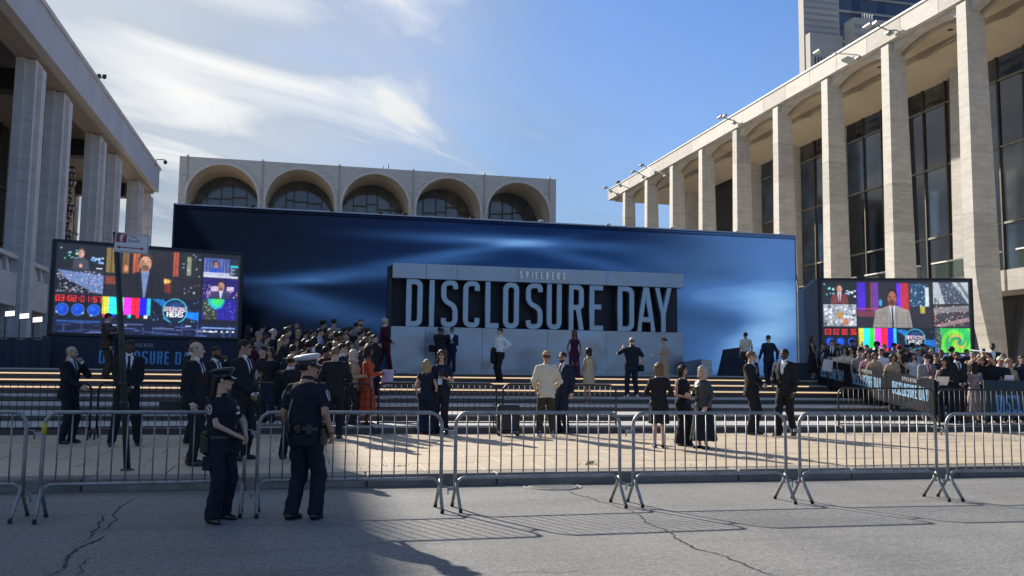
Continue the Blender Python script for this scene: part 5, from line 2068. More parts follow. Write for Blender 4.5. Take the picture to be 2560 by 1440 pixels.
def head_mesh(vox):
    v, f = surf(head_f, (-.10, -.14, -.17), (.10, .13, .13), vox)
    c = v[f].mean(1)
    mi = np.zeros(len(f), int)
    for s in (-1, 1):
        mi[(np.hypot(c[:, 0] - s * .031, c[:, 2] - .005) < .0135) & (c[:, 1] < -.078)] = 2
        mi[(abs(c[:, 0] - s * .033) < .020) & (abs(c[:, 2] - .027 + abs(c[:, 0] - s * .03) * .2) < .0055) & (c[:, 1] < -.07)] = 3
    mi[(abs(c[:, 0]) < .023) & (abs(c[:, 2] + .058) < .0105) & (c[:, 1] < -.085)] = 1
    return v, f, mi


HEADS = {0: head_mesh(.0064), 1: head_mesh(.0122)}


def hairline(X, Y, Z, lift=0.0):
    return -((Y + .088) * .627 + (Z - .066 - lift) * .779)


def strand(X, Y, Z, a=.004, k=30, zk=10):
    an = np.arctan2(X, -(Y - .01))
    return a * np.sin(an * k + Z * zk + 2 * np.sin(Z * 23)) + a * .6 * np.sin(an * k * 2.3 - Z * zk * 2)


def hair_f(style):
    def f(X, Y, Z):
        cap = ellip(X, Y, Z, (0, .014, .036), (.083, .101, .088))
        if style == 'buzz':
            return np.maximum(ellip(X, Y, Z, (0, .014, .031), (.0785, .0975, .0875)), hairline(X, Y, Z)) + strand(X, Y, Z, .001)
        if style == 'balding':
            r = np.maximum(ellip(X, Y, Z, (0, .014, .028), (.080, .098, .083)), hairline(X, Y, Z))
            return np.maximum(r, Z - .045) + strand(X, Y, Z, .001)
        if style == 'short':
            return np.maximum(cap, hairline(X, Y, Z)) + strand(X, Y, Z, .003)
        if style == 'quiff':
            d = smin(cap, ellip(X, Y, Z, (0, -.045, .095), (.062, .050, .030)), .03)
            return np.maximum(d, hairline(X, Y, Z, .004)) + strand(X, Y, Z, .005, 18)
        if style == 'curly':
            d = ellip(X, Y, Z, (0, .022, .050), (.108, .118, .098))
            d = np.maximum(d, hairline(X, Y, Z, -.01))
            return d + .010 * wob(X, Y, Z, 95)
        if style in ('bun', 'tail'):
            d = np.maximum(cap, hairline(X, Y, Z, -.004))
            if style == 'bun':
                d = smin(d, np.sqrt(X ** 2 + (Y - .118) ** 2 + (Z - .03) ** 2) - .045, .015)
            else:
                d = smin(d, cone(X, Y, Z, (0, .105, .03), (0, .135, -.20), .032, .022), .02)
            return d + strand(X, Y, Z, .003)
        face = ellip(X, Y, Z, (0, -.088, -.045), (.060, .072, .108))
        L = {'long': .34, 'wavy': .30, 'mid': .17, 'hood': .20}[style]
        rx = .100 if style != 'wavy' else .112
        t = np.clip((.03 - Z) / (L + .03), 0, 1)
        fall = (np.sqrt((X / (rx * (1 - .25 * t * t))) ** 2 + ((Y - .050 - .012 * t) / .062) ** 2) - 1) * .062
        fall = np.maximum(np.maximum(fall, Z - .05), -L - Z)
        d = smin(ellip(X, Y, Z, (0, .014, .036), (.087, .104, .091)), fall, .03)
        for s in (-1, 1):
            d = smin(d, cone(X, Y, Z, (s * .074, -.012, .03), (s * .092, -.028, -L * .82), .026, .020), .02)
        if style == 'hood':
            d = smin(d, ellip(X, Y, Z, (0, .0, -.16), (.13, .12, .07)), .04)
            face = ellip(X, Y, Z, (0, -.105, -.030), (.056, .07, .088))
            return np.maximum(d, -face) + .004 * wob(X, Y, Z, 40)
        d = np.maximum(d, -face)
        d = d + strand(X, Y, Z, .004, 26, 6)
        if style == 'wavy':
            d = d + .009 * np.sin(Z * 62 + 3 * np.sin(X * 30)) * np.clip((.02 - Z) * 10, 0, 1)
        return d
    return f


HAIRC = {}


def hair_mesh(style, lod):
    if (style, lod) not in HAIRC:
        HAIRC[style, lod] = surf(hair_f(style), (-.16, -.15, -.40 if style in ('long', 'wavy', 'mid', 'hood', 'tail') else -.13), (.16, .19, .18), .0088 if lod == 0 else .0165)
    return HAIRC[style, lod]


def hand_f(curl):
    def f(X, Y, Z):
        d = cone(X, Y, Z, (0, 0, .01), (0, .002, -.055), .026, .030) + .0
        d = np.maximum(d, np.abs(X) - .0145)
        d = smin(d, cone(X, Y, Z, (0, 0, .03), (0, 0, -.02), .024, .022), .015)
        for y, L in ((-.029, .072), (-.0095, .082), (.010, .077), (.029, .060)):
            a = (0.0, y, -.078)
            t1 = .25 + .75 * curl
            b = (sin(t1) * L * .52, y * 1.12, -.078 - cos(t1) * L * .52)
            t2 = t1 + .35 + 1.1 * curl
            c = (b[0] + sin(t2) * L * .50, y * 1.12, b[2] - cos(t2) * L * .50)
            d = smin(d, cone(X, Y, Z, (0, y * .8, -.05), a, .0105, .0098), .006)
            d = np.minimum(d, cone(X, Y, Z, a, b, .0098, .0090))
            d = np.minimum(d, cone(X, Y, Z, b, c, .0088, .0074))
        th = smin(cone(X, Y, Z, (.004, -.022, -.020), (.014, -.050, -.052), .015, .0115), cone(X, Y, Z, (.014, -.050, -.052), (.024, -.054, -.088), .0108, .0086), .006)
        return smin(d, th, .008)
    return f


HANDS = {}


def hand_mesh(curl, lod):
    if (curl, lod) not in HANDS:
        HANDS[curl, lod] = surf(hand_f(curl), (-.05, -.085, -.18), (.11, .065, .07), .0056 if lod == 0 else .0092)
    return HANDS[curl, lod]


# ---------------- figure
TOR_M = np.array([(.78, .150, .108, .006), (.90, .163, .116, .010), (1.00, .148, .106, .002), (1.10, .143, .102, -.004), (1.22, .160, .112, -.008), (1.34, .174, .116, -.002), (1.42, .165, .092, .008), (1.465, .105, .072, .012), (1.51, .062, .058, .012)])
TOR_F = np.array([(.78, .152, .110, .010), (.90, .166, .118, .012), (1.00, .138, .100, .0), (1.08, .119, .088, .0), (1.20, .134, .102, -.010), (1.29, .146, .124, -.020), (1.37, .146, .094, .0), (1.43, .095, .066, .012), (1.48, .054, .050, .012)])
SKIN = {k: M('skin_' + k, c, rough=.55, var=.10, scale=14, spec=.35) for k, c in
        dict(pale=(.56, .36, .27), fair=(.50, .31, .22), tan=(.38, .22, .15), brown=(.19, .10, .065), dark=(.075, .042, .030)).items()}
LIP = {k: M('lip_' + k, c, rough=.45) for k, c in dict(pale=(.40, .15, .13), fair=(.36, .13, .11), tan=(.26, .10, .085), brown=(.13, .05, .042), dark=(.06, .028, .025)).items()}
EYE = M('eye_dark', (.020, .015, .013), rough=.2)
HAIR = {k: M('hair_' + k, c, rough=.58, var=.45, scale=30, stretch=(3, 3, .4), spec=.32) for k, c in
        dict(black=(.008, .007, .007), dark=(.020, .013, .010), brown=(.060, .034, .020), light=(.16, .10, .055), blonde=(.36, .25, .13), grey=(.20, .19, .18), auburn=(.085, .026, .016), red=(.20, .065, .025), ash=(.42, .38, .32)).items()}
CLO = dict(black=(.015, .016, .020), navy=(.013, .019, .038), uniform=(.011, .014, .024), charcoal=(.036, .037, .040), white=(.70, .71, .74), cream=(.60, .54, .42), olive=(.050, .046, .034), maroon=(.055, .008, .018),
           orange=(.46, .075, .030), gold=(.46, .34, .19), tan=(.42, .29, .18), grey=(.20, .20, .21), brown=(.055, .042, .030), blue=(.05, .09, .20), pink=(.50, .26, .30), lilac=(.42, .36, .46), red=(.38, .02, .03),
           sky=(.36, .42, .52), teal=(.02, .06, .065), plum=(.05, .010, .035), leather=(.020, .026, .026), khaki=(.20, .16, .10), floral=(.36, .29, .28))


def clo(c):
    if c == 'leather':
        return M('cloth_leather', CLO[c], rough=.35, var=.2, scale=8, bump=.3, bscale=20)
    if c == 'floral':
        return M('cloth_floral', CLO[c], rough=.8, var=.55, scale=26, second=(.14, .10, .12))
    if c == 'gold':
        return M('cloth_gold', CLO[c], rough=.55, var=.45, scale=34, spec=.6)
    return cloth('cloth_' + c, CLO[c])


SHOE_B = M('shoe_black', (.010, .010, .011), rough=.28, var=.2)
SHOE_W = M('shoe_white', (.62, .60, .55), rough=.6)
SHOE_R = M('shoe_red', (.38, .03, .025), rough=.4)
M_GLASS = M('sunglass', (.006, .006, .008), rough=.12)
M_PHONE = M('phone', (.02, .02, .024), rough=.25)
M_PAPER = M('paper', (.74, .74, .75), rough=.8, var=.05)
M_GOLDB = M('badge_metal', (.55, .52, .45), rough=.3, metal=.7)


def ik(S, W, a, b, hint):
    S, W, hint = map(np.array, (S, W, hint))
    S, W, hint = S.astype(float), W.astype(float), hint.astype(float)
    d = W - S
    L = np.linalg.norm(d)
    if L > (a + b) * .999:
        W = S + d / L * (a + b) * .999
        d = W - S
        L = np.linalg.norm(d)
    x = (a * a - b * b + L * L) / (2 * L)
    h = sqrt(max(0, a * a - x * x))
    u = d / L
    p = hint - u * hint.dot(u)
    p /= max(1e-6, np.linalg.norm(p))
    return S + u * x + p * h, W


HANG = {'r': (-.245, -.03, .875), 'l': (.245, -.03, .875)}


class Fig:
    def __init__(s, label, px, top=None, feet=None, h=None, zone=None, face=0.0, sex='m', skin='fair', fat=1.0, group=None, vox=.02, lod=1, Y=None,
                 r=None, l=None, rf=None, lf=None, rh=None, lh=None, rcurl=.35, lcurl=.35, stance=.10, stride=0.0, hy=0.0, hp=0.0, dx=0.0, ymin=None):
        zr = dict(road=(8, 12.6), walk=(13.5, 19.6), steps=(19.8, 31.1), top=(31.3, 35.2))[zone or 'walk']
        if Y is None:
            best = None
            for y in np.arange(zr[0], zr[1], .01):
                gz = ground_z(y)
                if feet is not None:
                    q = project((at_y(px, feet, y)[0], y, gz))[1] - feet
                else:
                    q = project((at_y(px, top, y)[0], y, gz + h))[1] - top
                if best is None or abs(q) < best[0]:
                    best = (abs(q), y)
            Y = best[1]
        if ymin is not None and Y < ymin:
            Y, h = ymin, None
        gz = ground_z(Y)
        ref = feet if feet is not None else top
        X = at_y(px, (ref + (top or ref)) / 2, Y)[0]
        if top is not None:
            hz = at_y(px, top, Y)[2] - gz
            h = hz if h is None else min(max(hz, h * .94), h * 1.06)
        s.h = h = min(max(h, 1.45), 2.02)
        s.s = h / 1.75
        s.sex, s.fat, s.vox, s.lod = sex, fat, vox, lod
        s.loc = (X + dx, Y, gz)
        s.root = thing('person', label, 'person', s.loc, radians(face), group)
        s.skin = skin
        tor = (TOR_M if sex == 'm' else TOR_F).copy()
        k = np.clip((1.44 - tor[:, 0]) * 8, 0, 1)
        tor[:, 1] *= 1 + (fat - 1) * k
        tor[:, 2] *= 1 + (fat - 1) * 1.3 * k
        s.tor = tor
        sw = .182 if sex == 'm' else .158
        s.sh = {'r': np.array([-sw, .006, 1.405 if sex == 'm' else 1.375]), 'l': np.array([sw, .006, 1.405 if sex == 'm' else 1.375])}
        s.el, s.wr = {}, {}
        for k_, hand, hint in (('r', r, rh), ('l', l, lh)):
            sg = -1 if k_ == 'r' else 1
            W = hand if hand is not None else (HANG[k_][0] * (1 if sex == 'm' else .9), HANG[k_][1], HANG[k_][2])
            if hint is None:
                hint = (sg * .55, .8, -.25)
            s.el[k_], s.wr[k_] = ik(s.sh[k_], W, .285, .262, hint)
        s.fd = {}
        for k_, fd in (('r', rf), ('l', lf)):
            d = s.wr[k_] - s.el[k_] if fd is None else np.array(fd, float)
            s.fd[k_] = d / np.linalg.norm(d)
        s.curl = {'r': rcurl, 'l': lcurl}
        s.hip = {'r': np.array([-.086, .0, .90]), 'l': np.array([.086, .0, .90])}
        s.ank = {'r': np.array([-stance, -stride, .075]), 'l': np.array([stance, stride, .075])}
        s.kn = {k_: ik(s.hip[k_], s.ank[k_], .425, .425, (0.0, -1, 0))[0] for k_ in 'rl'}
        s.hm = Matrix.Translation((0, -.016, 1.635)) @ Matrix.Rotation(radians(hy), 4, 'Z') @ Matrix.Rotation(radians(hp), 4, 'X')

    # --- fields
    def torso(s, X, Y, Z, off, zlo, zhi, prof=None, soft=0.0):
        t = s.tor if prof is None else prof
        rx, ry, cy = (np.interp(Z, t[:, 0], t[:, i]) for i in (1, 2, 3))
        rx, ry = rx + off, ry + off
        d = (np.sqrt((X / rx) ** 2 + ((Y - cy) / ry) ** 2) - 1) * np.minimum(rx, ry)
        return np.maximum(np.maximum(d, zlo - Z), Z - zhi)

    def arms(s, X, Y, Z, d, r0, r1, r2, upto=1.0, k=.035, which='rl'):
        for q in which:
            S, E, W = s.sh[q], s.el[q], s.wr[q]
            if upto <= .5:
                d = smin(d, cone(X, Y, Z, S, S + (E - S) * upto * 2, r0, r0 + (r1 - r0) * upto * 2), k)
            else:
                d = smin(d, cone(X, Y, Z, S, E, r0, r1), k)
                d = smin(d, cone(X, Y, Z, E, E + (W - E) * (upto - .5) * 2, r1, r2), .02)
        return d

    def legs(s, X, Y, Z, d, r0, r1, r2, k=.04):
        L = None
        for q in 'rl':
            c = smin(cone(X, Y, Z, s.hip[q], s.kn[q], r0, r1), cone(X, Y, Z, s.kn[q], s.ank[q], r1, r2), .03)
            L = c if L is None else smin(L, c, .015)
        return L if d is None else smin(d, L, k)

    def bounds(s, zlo, zhi, arms=True, pad=.1, wide=.26):
        P = [np.array([-wide, -.2, zlo]), np.array([wide, .2, zhi])]
        if arms:
            for q in 'rl':
                P += [s.sh[q], s.el[q], s.wr[q]]
        if zlo < .6:
            for q in 'rl':
                P += [s.kn[q], s.ank[q]]
        P = np.array(P)
        lo, hi = P.min(0) - pad, P.max(0) + pad
        lo[2] = max(lo[2], zlo - .05) if not arms else lo[2]
        return lo, hi

    def put(s, name, v, f, mats, mi=None, smooth=True, label=None):
        if len(v) == 0:
            return None
        o = mesh_obj(name, np.asarray(v) * s.s, f, mats, s.root, smooth, mi)
        if label:
            o['label'] = label
        return o

    def layer(s, name, f, zlo, zhi, mat, arms=True, vox=None, pad=.1, wide=.26, label=None, fold=.0065, fs=21):
        lo, hi = s.bounds(zlo, zhi, arms, pad, wide)
        ph = (abs(hash((round(s.loc[0] * 100), name))) % 100) * .1 if False else (s.loc[0] * 3.1 + len(name)) % 6.0
        g = (lambda X, Y, Z: f(X, Y, Z) + fold * wob(X, Y, Z, fs, ph)) if fold else f
        v, q = surf(g, lo, hi, vox or s.vox)
        return s.put(name, v, q, mat, label=label)

    # --- the body itself: one surface, with head and hands
    def body(s):
        def f(X, Y, Z):
            d = s.torso(X, Y, Z, -.006, .86, 1.50)
            d = smin(d, cone(X, Y, Z, (0, .012, 1.42), (0, .0, 1.58), .058, .052), .04)
            m = 1.0 if s.sex == 'm' else .84
            d = s.arms(X, Y, Z, d, .046 * m, .040 * m, .028 * m)
            return s.legs(X, Y, Z, d, .078, .052, .036)
        lo, hi = s.bounds(0.0, 1.62)
        v, q = surf(f, lo, hi, s.vox * 1.35)
        V, F, MI = [v], [q], [np.zeros(len(q), int)]
        n = len(v)
        hv, hf, hm = HEADS[s.lod]
        A = np.array(s.hm)
        k = 1.0 if s.sex == 'm' else .955
        V.append(hv * k @ A[:3, :3].T + A[:3, 3])
        F.append(hf + n)
        MI.append(hm)
        n += len(hv)
        for q_ in 'rl':
            cv, cf = hand_mesh(s.curl[q_], s.lod)
            cv = cv * (1.0 if s.sex == 'm' else .88)
            sg = -1 if q_ == 'r' else 1
            fd = s.fd[q_]
            nr = np.array([-sg * 1.0, .0, -.25])
            if abs(fd.dot(nr)) > .85:
                nr = np.array([0, .6, -.8])
            nr = nr - fd * nr.dot(fd)
            nr /= np.linalg.norm(nr)
            Xc = nr if q_ == 'r' else -nr
            Zc = -fd
            Yc = np.cross(Zc, Xc)
            R_ = np.stack([Xc, Yc, Zc], 1)
            if q_ == 'l':
                cv = cv * np.array([-1, 1, 1])
                cf = cf[:, ::-1]
            V.append(cv @ R_.T + s.wr[q_] + fd * .005)
            F.append(cf + n)
            MI.append(np.zeros(len(cf), int))
            n += len(cv)
        s.put('body', np.concatenate(V), np.concatenate(F), [SKIN[s.skin], LIP[s.skin], EYE, getattr(s, 'brow', HAIR['dark'])], np.concatenate(MI))
        return s

    def hair(s, style, col):
        s.brow = HAIR[col if col not in ('blonde', 'ash', 'grey') else 'light']
        if style:
            v, f = hair_mesh(style, s.lod)
            A = np.array(s.hm)
            k = 1.0 if s.sex == 'm' else .955
            s.put('hair', v * k @ A[:3, :3].T + A[:3, 3], f, HAIR[col])
        return s

    def headgear(s, name, mb, mat, label=None):
        A = Matrix.Scale(s.s, 4) @ s.hm
        o = mb.xf(A).build(name, mat, s.root)
        if label:
            o['label'] = label
        return o

    def beard(s, col):
        def f(X, Y, Z):
            d = np.minimum(ellip(X, Y, Z, (0, -.034, -.044), (.060, .064, .078)), ellip(X, Y, Z, (0, -.070, -.090), (.034, .030, .028)))
            d = np.maximum(d, Z + .042 - np.clip(np.abs(X) - .03, 0, 1) * 1.6)
            d = np.maximum(d, Y + .012)
            return np.maximum(d, -ellip(X, Y, Z, (0, -.10, -.058), (.022, .03, .010)))
        v, q = surf(f, (-.09, -.13, -.14), (.09, .03, .03), .006)
        A = np.array(s.hm)
        s.put('beard', v @ A[:3, :3].T + A[:3, 3], q, HAIR[col])
        return s

    def sunglasses(s):
        mb = MB()
        for q in (-1, 1):
            mb.bbox(q * .033 - .025, q * .033 + .025, -.108, -.100, -.012, .020, .003)
            mb.box(q * .072 - .002, q * .072 + .002, -.10, .01, .008, .014)
        mb.box(-.010, .010, -.106, -.101, .006, .014)
        s.headgear('sunglasses', mb, M_GLASS)
        return s

    # --- clothes
    def trousers(s, c, cut='straight', top=1.02):
        r = dict(straight=(.100, .078, .070), slim=(.094, .066, .054), wide=(.104, .100, .125), work=(.106, .086, .080))[cut]
        s.layer('trousers', lambda X, Y, Z: np.maximum(s.legs(X, Y, Z, s.torso(X, Y, Z, .020, .79, top), *r), .045 - Z), .02, top, clo(c), arms=False, wide=.24 + .06 * (cut == 'wide'), vox=s.vox * 1.25)
        return s

    def shoes(s, mat, kind='flat', yaw=10):
        for q in 'rl':
            a = s.ank[q]
            sg = -1 if q == 'r' else 1
            c, n = cos(radians(yaw * sg)), sin(radians(yaw * sg))

            def f(X, Y, Z):
                x, y = (X - a[0]) * c + (Y - a[1]) * n, -(X - a[0]) * n + (Y - a[1]) * c
                d = smin(cone(x, y, Z, (0, .045, .040), (0, -.125, .030), .043, .038), cone(x, y, Z, (0, -.10, .022), (0, -.165, .022), .036, .026), .02)
                if kind != 'pump':
                    d = smin(d, cone(x, y, Z, (0, .02, .05), (0, .02, .10), .046, .044), .02)
                else:
                    d = np.maximum(d, Z - .055)
                return np.maximum(d, .002 - Z)
            v, g = surf(f, (a[0] - .14, a[1] - .24, -.02), (a[0] + .14, a[1] + .14, .17), .014 if s.lod == 0 else .026)
            s.put('shoe', v, g, mat)
        return s

    def tee(s, c, sleeve=.30, hem=.90, off=.018, name='shirt', collar=False):
        def f(X, Y, Z):
            d = s.torso(X, Y, Z, off, hem, 1.475 if s.sex == 'm' else 1.44)
            if sleeve:
                m = 1.0 if s.sex == 'm' else .86
                d = s.arms(X, Y, Z, d, .062 * m, .058 * m, .042 * m, sleeve)
            if collar:
                d = smin(d, cone(X, Y, Z, (0, .012, 1.455), (0, .006, 1.50), .070, .066), .015)
            return d
        s.layer(name, f, hem, 1.52, clo(c), arms=sleeve > 0)
        return s

    def suit(s, c='black', shirt='white', tie='black', hem=.80, tc=None, open_=0.0, cut='straight', vneck=True):
        def jf(X, Y, Z):
            fl = np.clip((.98 - Z) * .10, 0, .03)
            d = s.torso(X, Y, Z, .034 + fl, hem, 1.485)
            for q in 'rl':
                d = smin(d, cone(X, Y, Z, (0, .014, 1.425), s.sh[q], .062, .062), .03)
            m = 1.0 if s.sex == 'm' else .88
            d = s.arms(X, Y, Z, d, .068 * m, .058 * m, .047 * m, .97)
            if vneck:
                lowz = 1.14 - open_ * .4
                half = np.clip((Z - lowz) / (1.485 - lowz), 0, 1) * (.075 + open_ * .04) + open_ * .02
                d = np.maximum(d, -np.maximum(np.maximum(np.abs(X) - half, Y + .015), lowz - Z))
            return d
        s.layer('jacket', jf, hem, 1.53, clo(c), fold=.007)
        if vneck:
            def sf(X, Y, Z):
                d = s.torso(X, Y, Z, .016, .96, 1.478)
                d = np.minimum(d, np.maximum(cone(X, Y, Z, (0, .012, 1.45), (0, .004, 1.512), .068, .063), 1.44 - Z))
                for q in 'rl':
                    E, W = s.el[q], s.wr[q]
                    d = np.minimum(d, cone(X, Y, Z, E + (W - E) * .80, E + (W - E) * 1.03, .036, .036))
                return d
            s.layer('shirt', sf, .96, 1.53, clo(shirt), fold=0)
            if tie:
                vs, fs = [], []
                zs = [1.485, 1.455, 1.43, 1.30, 1.15, 1.06]
                ws = [.018, .024, .016, .026, .034, .030]
                for z, w in zip(zs, ws):
                    ry, cy = np.interp(z, s.tor[:, 0], s.tor[:, 2]), np.interp(z, s.tor[:, 0], s.tor[:, 3])
                    y = cy - ry - .027 if z < 1.46 else -.064
                    vs += [(-w, y, z), (0, y - .008, z), (w, y, z)]
                for i in range(len(zs) - 1):
                    q = 3 * i
                    fs += [(q, q + 3, q + 4, q + 1), (q + 1, q + 4, q + 5, q + 2)]
                s.put('tie', np.array(vs), fs, clo(tie), smooth=False)
        s.trousers(tc or c, cut)
        s.shoes(SHOE_B)
        return s

    def dress(s, c, hem=.10, flare=.24, waist=1.06, sleeve=0, top=1.42, name='dress', off=.012):
        t = s.tor
        zs = np.array([hem, hem + (waist - hem) * .45, .90, waist] + [z for z in t[:, 0] if z > waist + .02])
        rx = [flare, (flare + .17) / 2, .172] + [np.interp(z, t[:, 0], t[:, 1]) for z in zs[3:]]
        ry = [flare * .85, (flare * .85 + .125) / 2, .126] + [np.interp(z, t[:, 0], t[:, 2]) for z in zs[3:]]
        cy = [.01, .01, .01] + [np.interp(z, t[:, 0], t[:, 3]) for z in zs[3:]]
        prof = np.stack([zs, rx, ry, cy], 1)

        def f(X, Y, Z):
            d = s.torso(X, Y, Z, off, hem, top, prof)
            an = np.arctan2(X, Y)
            d = d + .012 * np.sin(an * 11 + Z * 2) * np.clip((waist - Z) / (waist - hem + .01), 0, 1)
            if sleeve:
                d = s.arms(X, Y, Z, d, .054, .048, .040, sleeve)
            return d
        s.layer(name, f, hem, top + .04, clo(c), arms=bool(sleeve), wide=max(.26, flare + .05), fold=.003)
        return s

    # --- carried things and details
    def held(s, name, side, dims, mat, off=(0, 0, 0), rot=(0, 0, 0), label=None, thing_label=None, cat=None):
        W = s.wr[side] + s.fd[side] * .085
        mb = MB().bbox(-dims[0] / 2, dims[0] / 2, -dims[1] / 2, dims[1] / 2, -dims[2] / 2, dims[2] / 2, min(dims) * .2)
        mb.xf(Matrix.Translation(Vector(W) + Vector(off)) @ Matrix.Rotation(rot[2], 4, 'Z') @ Matrix.Rotation(rot[1], 4, 'Y') @ Matrix.Rotation(rot[0], 4, 'X'))
        mb.xf(Matrix.Scale(s.s, 4))
        if thing_label:
            o = mb.xf(Matrix.Rotation(s.root.rotation_euler.z, 4, 'Z')).build(name, mat)
            o.location = s.loc
            tag(o, thing_label, cat)
        else:
            o = mb.build(name, mat, s.root)
        return o

    def box(s, name, x0, x1, y0, y1, z0, z1, mat, b=.006, rot=None, label=None):
        mb = MB().bbox(x0, x1, y0, y1, z0, z1, b)
        if rot:
            c = Vector(((x0 + x1) / 2, (y0 + y1) / 2, (z0 + z1) / 2))
            mb.xf(Matrix.Translation(c) @ Matrix.Rotation(rot[1], 4, rot[0]) @ Matrix.Translation(-c))
        o = mb.xf(Matrix.Scale(s.s, 4)).build(name, mat, s.root)
        if label:
            o['label'] = label
        return o

    def cord(s, name, pts, r, mat):
        return MB().tube(pts, r, 6).xf(Matrix.Scale(s.s, 4)).build(name, mat, s.root)


def ball_cap(F, col, back=False):
    def f(X, Y, Z):
        d = np.maximum(ellip(X, Y, Z, (0, .012, .036), (.090, .107, .096)), -(Z - .022 - Y * .10))
        sg = 1 if back else -1
        br = ellip(X, Y, Z, (0, sg * .125, .034), (.072, .075, .009))
        return np.minimum(d, np.maximum(br, -(sg * Y - .05)))
    v, q = surf(f, (-.11, -.23, -.02), (.11, .23, .16), .010)
    A = np.array(F.hm)
    F.put('cap', v @ A[:3, :3].T + A[:3, 3], q, clo(col))
    return F


def police_cap(F, crown):
    A = Matrix.Rotation(radians(-9), 4, 'X')
    m_band = M('cap_band', (.010, .012, .020), rough=.6)
    F.headgear('cap_band', MB().lathe([(.090, .030), (.094, .040), (.095, .085), (.090, .088)], (0, .012, 0), 24, 1.0, 1.14).xf(A), m_band)
    cr = MB().lathe([(.092, .084), (.118, .098), (.136, .122), (.134, .134), (.115, .146), (.06, .152), (.004, .153)], (0, .004, .0), 28, 1.0, 1.08)
    cr.xf(A)
    F.headgear('cap_crown', cr, crown)
    vs, fs = [], []
    n = 14
    for i in range(n + 1):
        a = radians(-72 + 144 * i / n)
        for (r, z) in ((.094, .040), (.150 * (.80 + .20 * cos(a)), .014 - .012 * cos(a))):
            vs.append((r * sin(a), .012 - r * 1.12 * cos(a), z))
        if i:
            q = 2 * i
            fs.append((q - 2, q - 1, q + 1, q))
    vis = MB().add(vs, fs).add([(x, y, z - .004) for x, y, z in vs], [q[::-1] for q in fs]).xf(A)
    F.headgear('visor', vis, M('visor_gloss', (.006, .006, .008), rough=.10))
    bd = MB().lathe([(.004, -.004), (.018, 0), (.018, .003)], (0, 0, 0), 10).xf(Matrix.Translation((0, -.100, .078)) @ Matrix.Rotation(pi / 2, 4, 'X'))
    F.headgear('cap_badge', bd.xf(A), M_GOLDB)
    for q in (-1, 1):
        F.headgear('cap_button', MB().lathe([(.008, -.004), (.008, .004)], (q * .092, -.02, .052), 8).xf(A), M_GOLDB)


def police_gear(F, patch_sides):
    """duty belt with pouches, shoulder patches, collar and badge"""
    lo, hi = F.bounds(.90, 1.03, False)
    m_belt = M('duty_belt', (.008, .008, .009), rough=.35)
    v, q = surf(lambda X, Y, Z: F.torso(X, Y, Z, .034, .955, 1.005), lo, hi, .010)
    F.put('duty_belt', v, q, m_belt)

    def around(deg, r=.03):
        a = radians(deg)
        z = .98
        rx, ry, cy = (np.interp(z, F.tor[:, 0], F.tor[:, i]) for i in (1, 2, 3))
        return (sin(a) * (rx + r), cy - cos(a) * (ry + r))
    for nm, deg, w, d, z0, z1 in (('pouch', 150, .055, .035, .93, 1.03), ('pouch', 185, .05, .03, .935, 1.02), ('pouch', 215, .055, .04, .92, 1.03), ('magazine_pouch', 40, .06, .035, .93, 1.02), ('radio', 128, .05, .04, .90, 1.06)):
        x, y = around(deg, .052)
        o = MB().bbox(-w / 2, w / 2, -d / 2, d / 2, z0, z1, .006).xf(Matrix.Translation((x, y, 0)) @ Matrix.Rotation(radians(deg), 4, 'Z')).xf(Matrix.Scale(F.s, 4)).build(nm, m_belt, F.root)
    x, y = around(-92, .060)
    hol = MB().bbox(-.045, .045, -.028, .028, .80, 1.0, .012).bbox(-.03, .055, -.022, .022, 1.0, 1.05, .01)
    hol.xf(Matrix.Translation((x, y, 0)) @ Matrix.Rotation(radians(-92), 4, 'Z')).xf(Matrix.Scale(F.s, 4)).build('holster', m_belt, F.root)
    # shoulder patches: dark shield with pale rim and emblem
    m_rim = M('patch_rim', (.50, .50, .50), rough=.7)
    m_fld = M('patch_field', (.03, .035, .055), rough=.7)
    for q in patch_sides:
        S, E = F.sh[q], F.el[q]
        sg = -1 if q == 'r' else 1
        c = S + (E - S) * .34
        out = np.array([sg * 1.0, .05 if q == 'l' else -.10, .0])
        ax = (E - S) / np.linalg.norm(E - S)
        out = out - ax * out.dot(ax)
        out /= np.linalg.norm(out)
        t = np.cross(ax, out)

        def shp(k, o_, name, mat, poly):
            vs = [tuple(c + out * (o_ + .0 - (abs(a) * 8) ** 2 * .035) + t * a * k - ax * b * k) for a, b in poly]
            n = len(vs)
            inner = [tuple(np.array(p) - out * .010) for p in vs]
            MB().add(vs + inner, [tuple(range(n))] + [(i, n + i, n + (i + 1) % n, (i + 1) % n) for i in range(n)]).xf(Matrix.Scale(F.s, 4)).build(name, mat, F.root)
        shield = [(-.036, .040), (-.018, .052), (0, .047), (.018, .052), (.036, .040), (.038, .0), (.030, -.030), (0, -.056), (-.030, -.030), (-.038, .0)]
        shp(1.12, .072, 'shoulder_patch', m_rim, shield)
        shp(.90, .0745, 'patch_field', m_fld, shield)
        shp(.36, .0775, 'patch_emblem', m_rim, [(.036 * cos(a), .04 * sin(a)) for a in np.linspace(0, 6.28, 11)[:-1]])
        shp(.9, .0775, 'patch_lettering', m_rim, [(-.024, .024), (.024, .024), (.024, .034), (-.024, .034)])
        shp(.8, .0775, 'patch_lettering', m_rim, [(-.022, -.024), (.022, -.024), (.014, -.036), (-.014, -.036)])
# ---------------------------------------------------------------- the cast
CLASP = dict(r=(-.055, -.205, .965), l=(.075, -.20, .975), rf=(.80, -.35, -.45), lf=(-.85, -.30, -.35), rcurl=.5, lcurl=.5)

